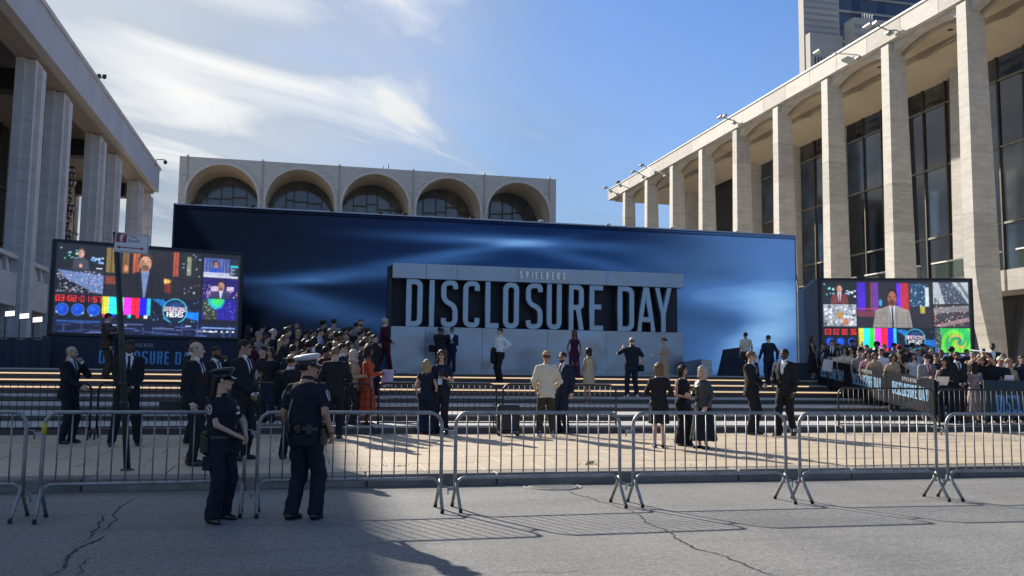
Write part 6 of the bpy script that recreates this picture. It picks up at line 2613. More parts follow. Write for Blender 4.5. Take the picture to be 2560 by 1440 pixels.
# two police officers on the road
F = Fig('female police officer in dark uniform and dark peaked cap, forearms bent in front', 551, top=927, feet=1303, zone='road', face=48, sex='f', skin='fair', fat=1.24, vox=.0125, lod=0,
        r=(-.02, -.285, 1.005), l=(.135, -.27, .985), rf=(.75, -.45, -.35), lf=(-.35, -.55, -.65), rh=(-1, .35, -.35), lh=(1, .5, -.3), stance=.15, stride=.06, hy=38, rcurl=.45, lcurl=.55)
F.hair('tail', 'dark').body()
F.tee('uniform', .30, .90, .026, 'uniform_shirt', True).trousers('uniform', 'work').shoes(SHOE_B)
police_cap(F, M('cap_crown_navy', (.010, .013, .022), rough=.5))
F.sunglasses()
police_gear(F, 'r')
F.box('name_plate', .045, .105, -.188, -.178, 1.245, 1.275, M_PAPER, .002)
F.box('badge', .055, .10, -.186, -.176, 1.285, 1.335, M_GOLDB, .004)
F.box('gloves', .12, .175, -.26, -.20, .76, .95, clo('black'), .02)
F.box('cargo_pocket', -.215, -.19, -.07, .06, .60, .76, clo('uniform'), .008)
for q in 'rl':
    F.box('epaulette', F.sh[q][0] - .03, F.sh[q][0] + .03, -.02, .035, 1.432, 1.446, clo('uniform'), .004)
F.cord('hair_lock', [(.02, .08, 1.60), (-.02, .12, 1.52), (-.04, .13, 1.44)], .012, HAIR['dark'])

F = Fig('male police officer in dark uniform with white topped cap, seen from behind', 764, top=893, feet=1299, zone='road', face=148, skin='tan', fat=1.10, vox=.0125, lod=0,
        r=(-.275, -.07, .93), l=(.27, -.09, .90), rh=(-.5, 1, -.2), stance=.12, stride=.05, hy=-42, rcurl=.5)
F.hair('buzz', 'dark').body()
F.tee('uniform', .33, .93, .026, 'uniform_shirt', True).trousers('uniform', 'work').shoes(SHOE_B, yaw=-6)
police_cap(F, M('cap_crown_white', (.50, .50, .53), rough=.6, var=.06))
F.sunglasses()
police_gear(F, 'rl')
F.cord('radio_cord', [(.03, .075, 1.46), (.06, .118, 1.40), (.10, .135, 1.28), (.135, .13, 1.16), (.16, .10, 1.04)], .006, M('cord_pale', (.34, .34, .34), rough=.5))
F.box('watch', F.wr['r'][0] - .03, F.wr['r'][0] + .03, F.wr['r'][1] - .03, F.wr['r'][1] + .03, F.wr['r'][2] - .012, F.wr['r'][2] + .02, SHOE_B, .008)
for q in 'rl':
    F.box('epaulette', F.sh[q][0] - .03, F.sh[q][0] + .03, -.02, .035, 1.437, 1.450, clo('uniform'), .004)

# ---- people on the sidewalk
V1 = .0185
F = Fig('bald man with grey beard in black suit, one hand at his mouth, left black barrier', 172, top=866, feet=1108, face=62, skin='fair', vox=V1, lod=0, r=(-.10, -.34, 1.02), rf=(.1, -.9, -.3), l=(.085, -.185, 1.455), lf=(-.55, .25, .85), lh=(.7, .2, -1), lcurl=.7, hy=18, hp=6, stance=.12)
F.hair('balding', 'grey').body().beard('grey').suit('black', tie='charcoal')
F = Fig('man in black suit facing us behind the leaning taxi sign post, hands clasped', 318, top=850, feet=1114, face=12, skin='dark', vox=V1, lod=0, stance=.20, **CLASP)
F.hair('buzz', 'black').body().suit('black', tie='black')
F.box('wristwatch', F.wr['l'][0] - .03, F.wr['l'][0] + .03, F.wr['l'][1] - .03, F.wr['l'][1] + .03, F.wr['l'][2] - .014, F.wr['l'][2] + .014, M_GOLDB, .006)
F = Fig('tall bald man in black suit with patterned tie, turned right, left of the female officer', 484, top=855, feet=1162, face=66, skin='pale', fat=1.08, vox=V1, lod=0, r=(-.24, -.10, .89), stance=.11, stride=.07, hy=16)
F.hair('balding', 'grey').body().suit('black', tie='maroon')
F = Fig('dark haired man almost hidden behind the tall bald man', 492, top=851, feet=1108, face=100, skin='tan', vox=.022, stance=.1, dx=-.12)
F.hair('short', 'dark').body().suit('black')
F = Fig('bald bearded man in black, hand raised to his ear, behind the tall bald man', 533, top=866, feet=1108, face=50, skin='brown', vox=.02, l=(.17, -.12, 1.49), lf=(-.4, .1, .9), lh=(1, .1, -.8), lcurl=.6, hy=10)
F.hair('buzz', 'black').body().beard('black').suit('black')
F = Fig('man in black suit, black tie and sunglasses with clasped hands beside the female officer', 604, top=850, feet=1149, face=58, skin='tan', fat=1.06, vox=V1, lod=0, hy=22, stance=.13, **CLASP)
F.hair('short', 'dark').body().sunglasses().suit('black', tie='black')
F = Fig('balding man in black suit from behind, partly hidden by the male officer', 724, top=885, feet=1148, face=152, skin='tan', vox=V1, lod=0, stance=.10, hy=10)
F.hair('balding', 'dark').body().suit('black')
F = Fig('man with short grey brown hair in black suit, back to us, at the left crowd', 836, top=869, feet=1096, face=172, skin='fair', fat=1.05, vox=V1, lod=0, stance=.11, r=(-.17, -.25, 1.12), l=(.17, -.25, 1.12), hy=-12, hp=10)
F.hair('short', 'light').body().suit('black')
F = Fig('woman with long curly blonde hair and dark top, back to us, in wide trousers', 1066, top=898, feet=1082, face=164, sex='f', skin='fair', fat=1.06, vox=V1, lod=0, stance=.11)
F.hair('wavy', 'blonde').body().tee('navy', .12, .88).trousers('navy', 'wide').shoes(SHOE_R, 'pump')
F = Fig('woman with glasses, long brown hair and a lanyard, holding a phone', 1103, top=874, feet=1079, face=-18, sex='f', skin='fair', vox=V1, lod=0, l=(.10, -.24, 1.16), lf=(-.55, -.5, .35), r=(-.20, -.06, .88), lcurl=.6, hp=6)
F.hair('wavy', 'brown').body().tee('navy', .28, .88).trousers('black', 'straight').shoes(SHOE_B)
F.cord('lanyard', [(-.055, -.03, 1.45), (-.045, -.12, 1.34), (0, -.165, 1.16), (.045, -.12, 1.34), (.055, -.03, 1.45)], .005, M_PAPER)
F.box('pass_card', -.045, .045, -.180, -.174, 1.02, 1.15, M('pass_card', (.45, .55, .66), rough=.5, var=.3, scale=20), .002)
F.cord('spectacles', [(-.07, -.02, 1.640), (-.055, -.108, 1.640), (-.03, -.118, 1.630), (0, -.118, 1.640), (.03, -.118, 1.630), (.055, -.108, 1.640), (.07, -.02, 1.640)], .003, M_GLASS)
F.held('phone', 'l', (.07, .012, .14), M_PHONE, (0, -.02, .03), (.3, 0, 0), thing_label='phone held up by the woman with the lanyard', cat='phone')
F = Fig('man in cream jacket and tan cap seen from behind, olive trousers and white sneakers', 1366, top=878, feet=1092, face=176, skin='tan', vox=V1, lod=0, stance=.14, r=(-.20, -.16, .98), l=(.20, -.16, .98))
F.hair('short', 'brown').body().tee('cream', .95, .80, .036, 'jacket', True).trousers('olive', 'straight').shoes(SHOE_W)
ball_cap(F, 'tan')
F = Fig('bearded man in black suit and sunglasses facing left beside the cream jacket', 1407, top=881, feet=1083, face=-48, skin='fair', vox=V1, lod=0, stance=.10)
F.hair('short', 'dark').body().beard('dark').sunglasses().suit('navy', tie='black')
F = Fig('woman in black blazer and short skirt with her back to us, left of the trio', 1647, top=906, feet=1119, face=158, sex='f', skin='fair', vox=V1, lod=0, stance=.085, r=(-.14, -.22, 1.08), l=(.14, -.22, 1.08), hy=14)
F.hair('mid', 'light').body()
F.suit('black', vneck=False, hem=.76) if False else F.tee('black', .96, .78, .034, 'blazer')
F.dress('black', .50, .185, 1.02, 0, 1.04, 'skirt', .02).shoes(SHOE_B, 'pump')
F = Fig('dark haired woman in sleeveless black jumpsuit, hands joined, middle of the trio', 1707, top=912, feet=1113, face=18, sex='f', skin='fair', vox=V1, lod=0, stance=.10, hy=20, r=(-.06, -.22, 1.04), l=(.07, -.22, 1.05), rf=(.8, -.3, -.1), lf=(-.8, -.3, .1), rcurl=.6, lcurl=.6)
F.hair('mid', 'dark').body().tee('black', 0, .92, .016, 'top').trousers('black', 'wide').shoes(SHOE_B)
F.cord('shoulder_strap', [(-.08, -.03, 1.42), (-.03, -.145, 1.28), (.06, -.135, 1.12), (.13, -.10, 1.0)], .007, SHOE_B)
F.box('waist_pouch', -.06, .04, -.17, -.13, .93, 1.0, clo('teal'), .012)
F = Fig('blonde woman in leather jacket and long full dark skirt, right of the trio', 1757, top=914, feet=1121, face=-68, sex='f', skin='pale', vox=V1, lod=0, stance=.09, r=(-.13, -.26, 1.10), rf=(-.3, -.6, .3), l=(.20, -.10, .88), hp=4)
F.hair('mid', 'ash').body().tee('leather', .96, .86, .040, 'jacket').dress('black', .17, .29, 1.02, 0, 1.04, 'skirt', .016).shoes(SHOE_B, 'pump')
F = Fig('fair haired man in black suit and sunglasses, hands together, facing right', 1879, top=878, feet=1086, face=38, skin='fair', vox=V1, lod=0, hy=26, stance=.13, r=(-.05, -.27, 1.03), l=(.08, -.26, 1.03), rf=(.7, -.5, 0), lf=(-.7, -.5, 0), rcurl=.5, lcurl=.5)
F.hair('short', 'light').body().sunglasses().suit('black', tie='black')
F = Fig('man in black suit looking left at the right end of the wide steps', 1964, top=872, feet=1089, face=-58, skin='dark', vox=V1, lod=0, stance=.09, stride=.14, r=(-.15, -.24, 1.02), l=(.22, -.09, .88))
F.hair('buzz', 'black').body().suit('black', tie=None)

# ---- people on the steps and stage
V2 = .023
F = Fig('man in brown suit on the steps before the left video screen, turned right', 266, top=783, feet=950, zone='steps', face=118, skin='fair', vox=V2, l=(.16, -.30, 1.38), lf=(-.2, -.4, .8), lh=(1, .1, -1))
F.hair('short', 'dark').body().suit('brown')
F = Fig('person in black holding up a camera beside the man in brown suit', 303, top=800, h=1.72, zone='steps', Y=28.2, face=-60, skin='tan', vox=.024, r=(-.06, -.24, 1.46), l=(.08, -.22, 1.44), rf=(.4, -.3, .6), lf=(-.4, -.3, .6), rcurl=.6, lcurl=.6)
F.hair('short', 'dark').body().tee('black', .96, .84, .03, 'jacket').trousers('black').shoes(SHOE_B)
F.held('video_camera', 'r', (.14, .22, .12), M_PHONE, (.06, -.02, .06), thing_label='black camera raised beside the man in brown suit', cat='camera')
F = Fig('blond man in dark maroon suit walking on stage left of the letter sign', 963, top=797, h=1.9, zone='top', Y=31.5, face=105, skin='fair', vox=V2, stride=.20, l=(.18, -.28, 1.0), r=(-.18, -.16, 1.0))
F.hair('curly', 'ash').body().suit('maroon', tie=None, hem=.72)
F = Fig('cameraman in black clothes with a shoulder bag, back to us, before the letter sign', 1099, top=822, h=1.72, zone='top', Y=31.9, face=150, skin='brown', fat=1.05, vox=V2, r=(-.05, -.26, 1.46), l=(.07, -.25, 1.44), rf=(.2, -.4, .8), lf=(-.2, -.4, .8), rcurl=.6, lcurl=.6)
F.hair('short', 'black').body().tee('black', .96, .80, .034, 'jacket').trousers('black').shoes(SHOE_B)
F.box('shoulder_bag', .16, .36, .02, .26, .80, 1.06, clo('black'), .04)
F.held('video_camera', 'r', (.09, .12, .16), M_PHONE, (.04, -.05, .12), thing_label='camera raised by the cameraman before the letter sign', cat='camera')
F = Fig('smiling dark haired man in navy suit posing before the letter sign', 1126, top=820, h=1.74, zone='top', Y=32.3, face=-14, skin='tan', vox=V2, r=(-.20, -.10, .9), l=(.06, -.20, 1.17), lf=(-.8, -.2, -.1), lcurl=.5, dx=.06)
F.hair('quiff', 'dark').body().suit('navy', tie=None)
F = Fig('man in white shirt with hand on hip, carrying his black jacket, on the lit steps', 1250, top=821, feet=957, zone='steps', face=-72, skin='fair', vox=V2, l=(.185, .03, 1.06), lh=(1, 1.1, 0), lf=(-.6, -.5, -.2), r=(-.10, -.24, 1.06), rf=(.2, -.8, -.2), stance=.09)
F.hair('quiff', 'dark').body().tee('white', .94, .98, .026, 'shirt', True).trousers('black').shoes(SHOE_B)
F.layer('draped_jacket', lambda X, Y, Z: np.maximum(cone(X, Y, Z, (-.10, -.20, 1.06), (-.07, -.20, .72), .085, .115), -1.0 + 0 * X), .55, 1.16, clo('black'), arms=False, wide=.32, fold=.012, fs=22)
F = Fig('woman in long maroon dress facing us before the letter sign', 1436, top=824, feet=945, zone='steps', face=-4, sex='f', skin='brown', vox=V2, stance=.06)
F.hair('long', 'auburn').body().dress('plum', .04, .20, 1.08, 0, 1.40)
F.shoes(SHOE_B, 'pump')
F = Fig('woman in short gold dress seen from behind on the steps', 1472, top=868, feet=1006, zone='steps', face=-158, sex='f', skin='tan', vox=V2, stance=.07, l=(.22, -.12, .90))
F.hair('mid', 'dark').body().dress('gold', .56, .18, 1.10, 0, 1.40).shoes(M('shoe_tan', (.34, .22, .13), rough=.4), 'pump')
F.box('handbag', .20, .36, -.20, -.12, .78, .90, clo('maroon'), .02)
F = Fig('bald man in black shirt and white sneakers photographing the sign from the steps', 1580, top=843, feet=996, zone='steps', face=178, skin='fair', fat=1.16, vox=V2, l=(.20, -.24, 1.43), lh=(1, .2, -.8), lf=(-.2, -.3, .9), lcurl=.6, r=(-.26, -.02, .95), stance=.15)
F.hair('balding', 'light').body().tee('uniform', .42, .90, .028, 'shirt', True).trousers('navy', 'straight').shoes(SHOE_W)
F.box('camera_bag', -.33, -.20, -.06, .14, .76, .95, clo('black'), .02)
F = Fig('woman with hair in a bun and bare back, tan dress, holding a phone out', 1660, top=856, h=1.70, zone='steps', Y=28.9, face=-128, sex='f', skin='fair', vox=V2, l=(.26, -.30, 1.12), lf=(.3, -.6, -.3), r=(-.2, .05, .98), stance=.07, hy=30)
F.hair('bun', 'auburn').body().sunglasses().dress('tan', .10, .22, 1.08, 0, 1.22).shoes(SHOE_B, 'pump')
F.held('phone', 'l', (.08, .014, .15), M_PAPER, (0, -.02, 0), (1.0, .3, 0), thing_label='pale phone held out by the woman in the tan dress', cat='phone')
F = Fig('man in cream shirt seen from behind near the black plinth', 1864, top=833, h=1.78, zone='top', Y=31.5, face=176, skin='tan', vox=V2, stance=.12)
F.hair('short', 'dark').body().tee('cream', .34, .98, .028, 'shirt', True).trousers('charcoal').shoes(SHOE_B)
F = Fig('man in navy suit seen from behind, arms held away from his sides', 1922, top=838, feet=966, zone='steps', face=180, skin='fair', vox=V2, r=(-.34, -.04, .92), l=(.34, -.04, .92), stance=.10, stride=.07)
F.hair('short', 'brown').body().suit('navy')

# ---- crowds
V3 = .031


def crowd(label, px, top, sex, skin, hair, wear, face, h=None, group=None, gear=None, pose=None, zone='steps', Y=None, hy=0, hp=0, vox=V3):
    rgp = random.Random(int(px * 7 + top))
    ymin = None
    if px > 2035 and Y is None:
        d_ = ray(px, top)
        t_ = (A0[0] * dy_ - A0[1] * dx_) / (d_[0] * dy_ - d_[1] * dx_)
        ymin = max(20.75, d_[1] * t_ + .38 if px < 2345 else 20.75) + rgp.uniform(0, .15)
    h = h or (1.76 if sex == 'm' else 1.66) + rgp.uniform(-.04, .05)
    F = Fig(label, px, top=top, h=h, zone=zone, face=face + rgp.uniform(-8, 8), sex=sex, skin=skin, vox=vox, group=group, hy=hy, hp=hp, fat=rgp.uniform(.96, 1.10), Y=Y, ymin=ymin, **(pose or {}))
    F.hair(hair[0], hair[1]).body()
    k, c = wear[0], wear[1]
    if k == 'suit':
        F.suit(c, wear[2] if len(wear) > 2 else 'white', wear[3] if len(wear) > 3 else 'black')
    elif k == 'tee':
        F.tee(c, .30).trousers(rgp.choice(('black', 'navy', 'charcoal'))).shoes(SHOE_B)
    elif k == 'tank':
        F.tee(c, 0, .90, .016, 'top').trousers(rgp.choice(('black', 'navy'))).shoes(SHOE_B)
    elif k == 'coat':
        F.tee(c, .96, .78, .036, 'jacket', True).trousers(rgp.choice(('black', 'charcoal'))).shoes(SHOE_B)
    elif k == 'shirt':
        F.tee(c, .94, .90, .024, 'shirt', True).trousers('black').shoes(SHOE_B)
    elif k == 'dress':
        F.dress(c, .30, .24, 1.06, wear[2] if len(wear) > 2 else 0, 1.38).shoes(SHOE_B, 'pump')
    if gear == 'cap':
        ball_cap(F, 'black')
    elif gear == 'redcap':
        ball_cap(F, 'red')
    elif gear == 'shades':
        F.sunglasses()
    elif gear == 'capshades':
        ball_cap(F, 'black')
        F.sunglasses()
    elif gear == 'beard':
        F.beard(hair[1])
    return F


GL = 'people crowded on the steps left of the stage'
CH = dict(l=(.06, -.19, 1.40), lf=(-.4, .1, .9), lcurl=.7)          # a hand at the chin
UP = dict(r=(-.16, -.24, 1.72), rh=(-1, -.2, -.4), rf=(.1, -.2, 1), rcurl=.6)    # phone held up
FR = dict(r=(-.10, -.28, 1.12), l=(.10, -.28, 1.12), rf=(.3, -.8, .1), lf=(-.3, -.8, .1), rcurl=.6, lcurl=.6)
crowd('woman with dark covered hair, profile catching light, farthest left in left crowd', 622, 813, 'f', 'fair', ('hood', 'black'), ('coat', 'black'), 85, group=GL)
crowd('man in dark cap and jacket at the back left of the left crowd', 656, 810, 'm', 'tan', ('short', 'dark'), ('coat', 'charcoal'), 150, group=GL, gear='cap')
crowd('man in grey t-shirt below the man in the dark cap', 647, 828, 'm', 'tan', ('short', 'grey'), ('tee', 'grey'), 60, group=GL)
crowd('dark haired woman in maroon at the left side of the left crowd', 634, 846, 'f', 'fair', ('mid', 'dark'), ('coat', 'maroon'), 70, group=GL)
F = crowd('man in black t-shirt facing left with folded forearms, front of left crowd', 659, 866, 'm', 'fair', ('short', 'black'), ('tee', 'black'), -62, group=GL, pose=dict(r=(.06, -.22, 1.08), l=(-.08, -.24, 1.12), rf=(.9, -.1, 0), lf=(-.9, -.1, .1)), vox=.025)
F.held('water_bottle', 'r', (.065, .065, .22), M('clear_bottle', (.5, .55, .6), rough=.15, trans=.6), (0, -.04, 0), thing_label='clear plastic bottle held by the man in black t-shirt', cat='bottle')
crowd('dark haired woman peering out right of the man in black t-shirt', 677, 868, 'f', 'tan', ('mid', 'dark'), ('tee', 'black'), -20, group=GL)
crowd('woman with long straight blonde hair and black t-shirt in the left crowd', 704, 847, 'f', 'fair', ('long', 'blonde'), ('tee', 'black'), 125, group=GL, vox=.025)
crowd('black haired man just left above the white police cap, back of head', 733, 862, 'm', 'tan', ('short', 'black'), ('coat', 'navy'), 165, group=GL)
crowd('man with curly brown hair behind the long haired blonde', 719, 820, 'm', 'fair', ('curly', 'brown'), ('tee', 'charcoal'), 80, group=GL)
crowd('dark haired man at the very back above the curly brown hair', 720, 806, 'm', 'tan', ('short', 'black'), ('coat', 'black'), 95, group=GL)
crowd('man in navy standing apart at the back before the dark backdrop', 742, 804, 'm', 'tan', ('short', 'dark'), ('coat', 'navy'), 30, group=GL)
crowd('blonde woman with glasses looking right, left half of left crowd', 746, 823, 'f', 'pale', ('mid', 'blonde'), ('tee', 'navy'), 75, group=GL, gear='shades')
crowd('light haired man directly behind the long haired blonde woman', 712, 838, 'm', 'fair', ('short', 'light'), ('coat', 'black'), 120, group=GL)
crowd('auburn haired woman facing us right of the long haired blonde', 741, 848, 'f', 'fair', ('mid', 'auburn'), ('tee', 'maroon'), 15, group=GL)
crowd('man with black hair right of the blonde woman with glasses', 764, 825, 'm', 'tan', ('short', 'black'), ('tee', 'black'), 140, group=GL)
crowd('dark haired woman turned to us in the middle of the left crowd', 763, 846, 'f', 'brown', ('mid', 'black'), ('tee', 'charcoal'), 35, group=GL)
crowd('man with bushy black curls above the white police cap', 774, 853, 'm', 'tan', ('curly', 'black'), ('coat', 'black'), 150, group=GL)
crowd('brown haired man in the third row, left of the man in pale collar', 781, 824, 'm', 'fair', ('short', 'brown'), ('coat', 'charcoal'), 110, group=GL)
crowd('man with big dark curls standing tallest at the back of the left crowd', 808, 802, 'm', 'tan', ('curly', 'black'), ('coat', 'black'), 95, group=GL)
crowd('dark haired man with pale shirt collar in profile, middle of left crowd', 800, 822, 'm', 'fair', ('short', 'dark'), ('shirt', 'sky'), 88, group=GL, vox=.025)
crowd('man in grey hoodie alone at the back right of the tall dark curls', 835, 797, 'm', 'tan', ('short', 'dark'), ('coat', 'grey'), 150, group=GL)
crowd('black haired woman right of the white police cap', 798, 859, 'f', 'tan', ('mid', 'black'), ('tee', 'grey'), 160, group=GL)
crowd('brown haired woman behind the auburn long hair', 818, 832, 'f', 'fair', ('mid', 'brown'), ('tee', 'black'), 130, group=GL)
crowd('woman with very long auburn hair in dark top, back to us, left crowd', 820, 850, 'f', 'fair', ('long', 'auburn'), ('tee', 'navy'), 160, group=GL, vox=.025)
crowd('man with smooth round black hair behind the curly redhead', 840, 829, 'm', 'brown', ('short', 'black'), ('coat', 'black'), 170, group=GL)
crowd('dark haired man touching heads with the round black hair', 853, 829, 'm', 'tan', ('short', 'dark'), ('tee', 'charcoal'), 140, group=GL)
crowd('person with curly red hair in the middle of the left crowd', 851, 840, 'f', 'pale', ('curly', 'red'), ('coat', 'charcoal'), 150, group=GL)
crowd('blond man just below the curly red hair', 840, 853, 'm', 'fair', ('short', 'blonde'), ('coat', 'khaki'), 150, group=GL)
crowd('dark haired man with glasses in black suit right of the grey haired suit', 856, 859, 'm', 'fair', ('short', 'dark'), ('suit', 'navy'), 85, group=GL, gear='shades')
crowd('brown haired woman looking right, right part of the left crowd', 873, 853, 'f', 'fair', ('mid', 'brown'), ('tee', 'black'), 75, group=GL)
crowd('dark haired person low in the back row, right part of left crowd', 877, 817, 'm', 'tan', ('short', 'dark'), ('coat', 'navy'), 100, group=GL)
crowd('dark haired man in pale rimmed coat at the back right of the left crowd', 890, 806, 'm', 'tan', ('short', 'black'), ('coat', 'charcoal'), 140, group=GL)
crowd('bearded brown haired man in grey t-shirt, highest at the back right', 902, 798, 'm', 'fair', ('short', 'brown'), ('tee', 'grey'), 5, group=GL, gear='beard')
crowd('brown haired person partly hidden by the woman with a hairband', 910, 820, 'm', 'fair', ('short', 'brown'), ('coat', 'black'), 100, group=GL)
F = crowd('dark haired woman wearing a pale hairband in the back rows', 920, 818, 'f', 'fair', ('mid', 'dark'), ('tee', 'black'), 110, group=GL)
F.cord('hairband', [(-.085, .0, 1.64), (-.07, .0, 1.71), (0, .0, 1.752), (.07, .0, 1.71), (.085, .0, 1.64)], .008, M_PAPER)
crowd('woman with long black hair above the beige hooded person', 888, 838, 'f', 'tan', ('long', 'black'), ('tee', 'black'), 130, group=GL)
crowd('light brown haired woman near the right end of the left crowd', 915, 842, 'f', 'fair', ('mid', 'light'), ('coat', 'black'), 120, group=GL)
crowd('man with short black hair between the beige hood and the orange dress', 906, 852, 'm', 'tan', ('short', 'black'), ('coat', 'charcoal'), 150, group=GL)
crowd('dark haired man with a hand at his face, rightmost of the left crowd', 936, 837, 'm', 'fair', ('short', 'black'), ('coat', 'black'), 60, group=GL, pose=CH)
crowd('brown haired woman directly above the woman in the orange dress', 922, 858, 'f', 'fair', ('mid', 'brown'), ('coat', 'black'), 130, group=GL)
F = crowd('person in beige hood and coat holding a pink sheet, front of left crowd', 884, 873, 'f', 'fair', ('hood', 'ash'), ('coat', 'tan'), 80, group=GL, pose=FR, vox=.025)
F.held('sheet', 'r', (.28, .004, .36), M('pink_paper', (.55, .36, .42), rough=.8), (.0, -.06, -.12), (0, 0, .6), thing_label='pink sheet of card held by the person in the beige hood', cat='paper')
F = crowd('woman in long orange dress leaning at the barrier, front right of left crowd', 921, 863, 'f', 'brown', ('mid', 'black'), ('dress', 'orange', .95), 98, h=1.74, group=GL, pose=FR, Y=20.1, vox=.018, hp=8)
F.held('sheet', 'r', (.30, .004, .38), M('lilac_paper', (.50, .46, .60), rough=.8), (.05, -.08, -.10), (.2, 0, .9), thing_label='lilac sheet held by the woman in the orange dress', cat='paper')

GR = 'people crowded behind the banners on the right'
F = crowd('woman with long brown hair in black, standing above the banner top, bag in hand', 2029, 838, 'f', 'tan', ('long', 'brown'), ('dress', 'black'), 60, group=GR, Y=29.9, vox=.025, pose=dict(r=(-.10, -.26, .98), rf=(0, -.5, -.8)))
bx = F.held('paper_bag', 'r', (.30, .10, .36), M_PAPER, (0, -.03, -.24), (0, 0, -.9), thing_label='white paper bag held by the woman above the banner top', cat='bag')
crowd('dark haired man with a hand at his mouth, leftmost behind the banner', 2058, 858, 'm', 'fair', ('short', 'black'), ('coat', 'charcoal'), -60, group=GR, pose=CH)
F = crowd('brown haired man in navy suit leaning over the banner with white bags', 2080, 850, 'm', 'fair', ('quiff', 'brown'), ('suit', 'navy'), -35, group=GR, pose=FR, vox=.025)
F.held('paper_bag', 'r', (.34, .08, .40), M_PAPER, (0, -.16, -.26), (.1, .12, .3), thing_label='large white bag hanging over the left end of the banner', cat='bag')
crowd('dark haired person half hidden behind the man in navy suit', 2096, 859, 'm', 'tan', ('short', 'dark'), ('coat', 'sky'), 0, group=GR)
crowd('smiling dark haired woman left of the woman in cream with sunglasses', 2111, 867, 'f', 'fair', ('mid', 'dark'), ('tee', 'cream'), -30, group=GR)
crowd('woman with sunglasses and cream top resting her chin on her hand', 2128, 869, 'f', 'fair', ('mid', 'dark'), ('coat', 'cream'), -15, group=GR, gear='shades', pose=CH, vox=.025)
crowd('man with thick dark hair under the red clock of the right screen', 2131, 850, 'm', 'tan', ('curly', 'dark'), ('coat', 'black'), -20, group=GR)
F = crowd('person holding a phone high in front of the colour bars', 2150, 866, 'm', 'fair', ('short', 'black'), ('coat', 'black'), 170, group=GR, pose=UP)
F.held('phone', 'r', (.075, .012, .15), M_PAPER, (0, 0, .04), thing_label='white phone raised in front of the colour bars', cat='phone')
crowd('black haired man right of the raised phone', 2166, 862, 'm', 'tan', ('short', 'black'), ('suit', 'grey'), -30, group=GR)
crowd('man with bushy black hair and dark glasses below the colour bars', 2192, 855, 'm', 'tan', ('curly', 'black'), ('coat', 'black'), -70, group=GR, gear='shades')
crowd('light brown haired young man in black jacket, middle of right crowd', 2210, 861, 'm', 'fair', ('quiff', 'light'), ('coat', 'black'), -40, group=GR, vox=.025)
crowd('auburn haired woman in gold top leaning on the banner', 2214, 883, 'f', 'fair', ('mid', 'auburn'), ('coat', 'gold'), -25, group=GR, pose=FR, vox=.025)
crowd('dark haired person between the gold top and the bare shouldered woman', 2231, 884, 'f', 'tan', ('mid', 'dark'), ('tee', 'tan'), -20, group=GR)
crowd('man in black cap left of the red cap in the right crowd', 2235, 858, 'm', 'tan', ('short', 'black'), ('coat', 'grey'), -15, group=GR, gear='cap')
crowd('person in bright red cap at the back of the right crowd', 2248, 862, 'm', 'fair', ('short', 'dark'), ('coat', 'charcoal'), 150, group=GR, gear='redcap')
F = crowd('bare shouldered woman with long dark hair, hand at her chin, over the banner', 2249, 878, 'f', 'fair', ('long', 'dark'), ('tank', 'brown'), -50, group=GR, pose=CH, vox=.025)
crowd('man in black cap and sunglasses below the breaking news globe', 2267, 862, 'm', 'fair', ('short', 'dark'), ('coat', 'black'), -5, group=GR, gear='capshades')
crowd('woman with big black hair right of the cap and sunglasses', 2281, 858, 'f', 'brown', ('curly', 'black'), ('coat', 'cream'), 40, group=GR)
crowd('laughing woman with long dark hair and white top at the banner', 2283, 882, 'f', 'fair', ('long', 'dark'), ('tee', 'white'), -20, group=GR, pose=CH, vox=.025)
crowd('young man in dark cap facing us under the news globe', 2306, 859, 'm', 'fair', ('short', 'dark'), ('shirt', 'charcoal'), 5, group=GR, gear='cap', vox=.025)
F = crowd('person in black cap and sunglasses with a red striped tie at the banner', 2316, 886, 'm', 'pale', ('short', 'dark'), ('suit', 'grey', 'white', 'red'), -10, group=GR, gear='capshades', pose=FR, vox=.025)
crowd('smiling dark haired man just left of the security man in black', 2340, 886, 'm', 'tan', ('short', 'black'), ('tee', 'black'), -15, group=GR)
F = crowd('dark haired woman bending over a white sheet by the banner end', 2360, 893, 'f', 'tan', ('mid', 'black'), ('tank', 'black'), -45, group=GR, pose=FR, vox=.025, hp=18)
F.held('sheet', 'r', (.30, .004, .36), M_PAPER, (0, -.10, -.02), (.9, 0, .2), thing_label='white sheet held out over the lower end of the banner', cat='paper')
crowd('person with wild curly hair behind the security man', 2378, 868, 'm', 'tan', ('curly', 'dark'), ('tee', 'black'), 150, group=GR)
F = crowd('security man in black suit with beard facing us before the right crowd', 2391, 880, 'm', 'brown', ('short', 'black'), ('suit', 'black'), -18, h=1.84, group=None, gear='beard', pose=CLASP, Y=20.6, vox=.0165)
F = crowd('tall dark haired man right behind the security man', 2416, 873, 'm', 'tan', ('short', 'black'), ('coat', 'navy'), -30, group=GR)
F.held('sheet', 'r', (.20, .004, .30), M_PAPER, (0, -.10, .6), (0, 0, .2), thing_label=None) if False else None
F = crowd('long dark haired woman in pale floral dress with her back to us', 2434, 903, 'f', 'fair', ('long', 'black'), ('dress', 'floral', .32), 160, h=1.66, group=None, Y=20.7, pose=FR, vox=.0165)
F = crowd('person holding a magazine over their head, right of the floral dress', 2452, 893, 'm', 'fair', ('short', 'dark'), ('tee', 'black'), -25, group=GR, pose=dict(l=(.12, -.20, 1.78), lh=(1, -.3, -.2), lf=(-.3, -.5, .7), r=(-.12, -.22, 1.74), rh=(-1, -.3, -.2), rf=(.3, -.5, .7)), vox=.025)
F.held('magazine', 'l', (.44, .30, .012), M_PAPER, (-.12, 0, .06), (.15, .1, .2), thing_label='white magazine held flat overhead in the right crowd', cat='magazine')
